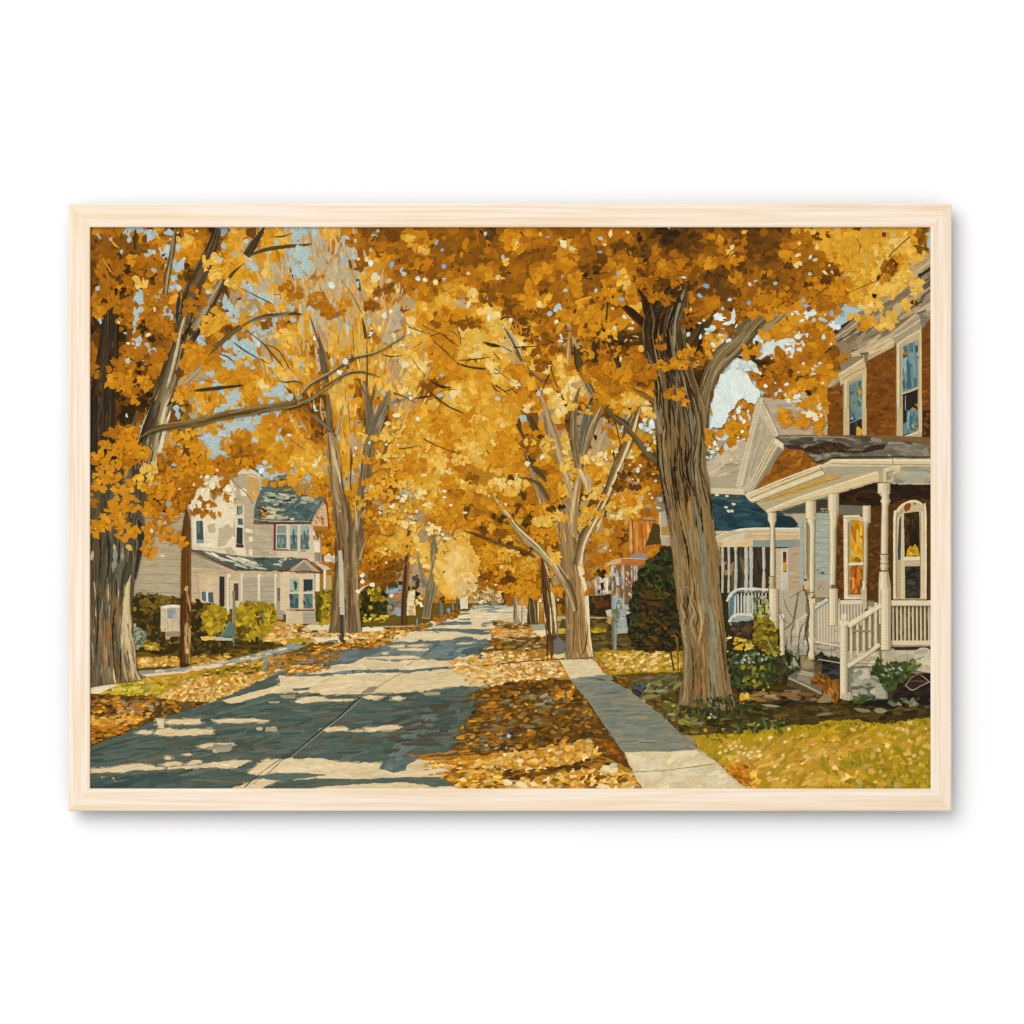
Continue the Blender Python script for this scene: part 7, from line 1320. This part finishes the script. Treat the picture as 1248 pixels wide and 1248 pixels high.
def W(x, z): return ((x - 624) / 1000., (624 - z) / 1000.)
OUT = (84.0, 248.5, 1159.2, 988.2); INN = (110.2, 277.2, 1133.8, 960.8)
BV = 1.4
def rail(name, side, mat):
    """one mitred rail: rounded outer and inner edges, flat face, rebate side"""
    x0, y0, x1, y1 = OUT; a0, b0, a1, b1 = INN
    prof = [(0, .0060), (0, FRONT + .0016), (.02, FRONT + .0007), (.07, FRONT), (.93, FRONT), (.98, FRONT + .0004), (1, FRONT + .0012), (1, .0050), (.8, .0060)]
    ends = {'top': ((x0, y0), (a0, b0), (x1, y0), (a1, b0)), 'bottom': ((x0, y1), (a0, b1), (x1, y1), (a1, b1)),
            'left': ((x0, y0), (a0, b0), (x0, y1), (a0, b1)), 'right': ((x1, y0), (a1, b0), (x1, y1), (a1, b1))}[side]
    V = []; g = .00003
    for k, (o, i) in enumerate((ends[:2], ends[2:])):
        for t, y in prof:
            X, Z = W(o[0] + (i[0] - o[0]) * t, o[1] + (i[1] - o[1]) * t)
            s = 1 if k == 0 else -1
            if side in ('top', 'bottom'): X += g * s
            else: Z -= g * s
            V.append((X, y, Z))
    n = len(prof)
    F = [(i, i + 1, n + i + 1, n + i) for i in range(n - 1)] + [(n - 1, 0, n, 2 * n - 1)]
    F += [tuple(range(n))[::-1], tuple(range(n, 2 * n))]
    o = mesh_obj(name, V, F, mat, pic)
    import bmesh
    bm = bmesh.new(); bm.from_mesh(o.data); bmesh.ops.recalc_face_normals(bm, faces=bm.faces); bm.to_mesh(o.data); bm.free()
    return o
mh, mv = wood_material(False), wood_material(True)
for s in ('top', 'bottom', 'left', 'right'):
    o = rail('frame_rail', s, mv if s in ('left', 'right') else mh)

m_dark_back = plain_material('added_backing_brown', (.05, .035, .02), .95)  # unseen dark backing, added to cut bounce and deepen the shadow around the frame
bx0, bz0 = W(OUT[0] + 2, OUT[1] + 2); bx1, bz1 = W(OUT[2] - 2, OUT[3] - 2)
kv = [(bx, y, bz) for y in (.0062, .0066) for bx, bz in ((bx0, bz0), (bx1, bz0), (bx1, bz1), (bx0, bz1))]
mesh_obj('added_dark_backing', kv, [(0, 3, 2, 1), (4, 5, 6, 7), (0, 1, 5, 4), (1, 2, 6, 5), (2, 3, 7, 6), (3, 0, 4, 7)], m_dark_back, pic)

# board that carries the paint
m_board = plain_material('primed_board', (.32, .24, .12), .9)
X0, Z0 = W(PX0, PY0); X1, Z1 = W(PX1, PY1)
bt = .004
bv = [(X0, 0, Z0), (X1, 0, Z0), (X1, 0, Z1), (X0, 0, Z1), (X0, bt, Z0), (X1, bt, Z0), (X1, bt, Z1), (X0, bt, Z1)]
board = mesh_obj('painting', bv, [(0, 3, 2, 1), (4, 5, 6, 7), (0, 1, 5, 4), (1, 2, 6, 5), (2, 3, 7, 6), (3, 0, 4, 7)], m_board, pic)
m_paint = paint_material()
NAMES = {
    SKY: ('painted_sky', None), STREET: ('painted_street', 'painted concrete street barred with tree shadows'), WALK: ('painted_sidewalk', 'painted pale sidewalk half in shadow'),
    LEFTLAWN: ('painted_lawn', 'painted leafy lawn left of the street'), RIGHTLAWN: ('painted_lawn', 'painted fallen leaves between street and sidewalk'), BED: ('painted_lawn', 'painted shaded bed under the big tree'), 'painted_lawn_d': ('painted_lawn', 'painted sunny yellow lawn in the bottom right corner'),
    TREE_L: ('painted_tree', 'painted forked tree with long limbs at the left edge'), TREE_2: ('painted_tree', 'painted slim twin-stemmed tree beside the white house'), TREE_F: ('painted_tree', 'painted small forked tree far down the street'), TREE_C: ('painted_tree', 'painted pale yellow tree standing beside the sidewalk'), TREE_R: ('painted_tree', 'painted big tree with thick dark trunk and orange canopy'),
    HL: ('painted_house', 'painted white house with teal roof'), HR: ('painted_house', 'painted brick house with white porch'), HM: ('painted_house', 'painted pale gabled house with dark blue porch roof'), HO: ('painted_house', 'painted orange house behind the evergreen'), HF: ('painted_house', 'painted small grey house far off'),
    'box': ('painted_utility_box', None), 'lamp': ('painted_post', None), 'lamp2': ('painted_post', None), 'pole_a': ('painted_pole', None), 'pole_b': ('painted_pole', None), 'pot': ('painted_basket', None),
}
for key, D in LAYERS.items():
    nm, lb = NAMES.get(key, ('painted_shrub', None))
    me = bpy.data.meshes.new(nm); me.from_pydata(D['v'], [], D['f']); me.update()
    ca = me.color_attributes.new('pigment', 'FLOAT_COLOR', 'POINT')
    ca.data.foreach_set('color', np.array(D['c'], np.float32).ravel())
    uvl = me.uv_layers.new(name='brush')
    li = np.empty(len(me.loops), np.int32); me.loops.foreach_get('vertex_index', li)
    uvl.data.foreach_set('uv', np.array(D['u'], np.float32)[li].ravel())
    # all paint faces the viewer
    nrm = np.empty(len(me.polygons) * 3, np.float32); me.polygons.foreach_get('normal', nrm)
    flip = [i for i in range(len(me.polygons)) if nrm[3 * i + 1] > 0]
    if flip:
        import bmesh
        bm = bmesh.new(); bm.from_mesh(me); bm.faces.ensure_lookup_table()
        bmesh.ops.reverse_faces(bm, faces=[bm.faces[i] for i in flip]); bm.to_mesh(me); bm.free()
    me.materials.append(m_paint)
    o = bpy.data.objects.new(nm, me); COL.objects.link(o); o.parent = board
    if lb: o['label'] = lb
print('strokes', sum(len(D['f']) for D in LAYERS.values()), 'relief mm', H.max() * STEP * 1000)

# ---------------------------------------------------------------- light
wd = bpy.data.worlds.new('World'); scene.world = wd; wd.use_nodes = True
bg = wd.node_tree.nodes['Background']; bg.inputs[0].default_value = (1, 1, 1, 1); bg.inputs[1].default_value = .69
def lamp(name, loc, size, power, tgt=(0, 0, 0)):
    l = bpy.data.lights.new(name, 'AREA'); l.shape = 'DISK'; l.size = size; l.energy = power
    o = bpy.data.objects.new(name, l); COL.objects.link(o); o.location = loc
    o.rotation_euler = (Vector(tgt) - Vector(loc)).to_track_quat('-Z', 'Y').to_euler()
    return o
lamp('studio_lamp', (-3.6, -8.4, 4.1), 8.4, 710)

# ---------------------------------------------------------------- camera
cd = bpy.data.cameras.new('Camera'); cam = bpy.data.objects.new('Camera', cd); COL.objects.link(cam)
cam.location = (0, -5, 0); cam.rotation_euler = (math.radians(90), 0, 0)
cd.sensor_width = 36; cd.lens = 36 * 5 / 1.248; cd.clip_start = .1; cd.clip_end = 100
scene.camera = cam
scene.view_settings.view_transform = 'Standard'; scene.view_settings.look = 'None'
scene.view_settings.exposure = 0; scene.view_settings.gamma = 1; scene.view_settings.use_curve_mapping = False
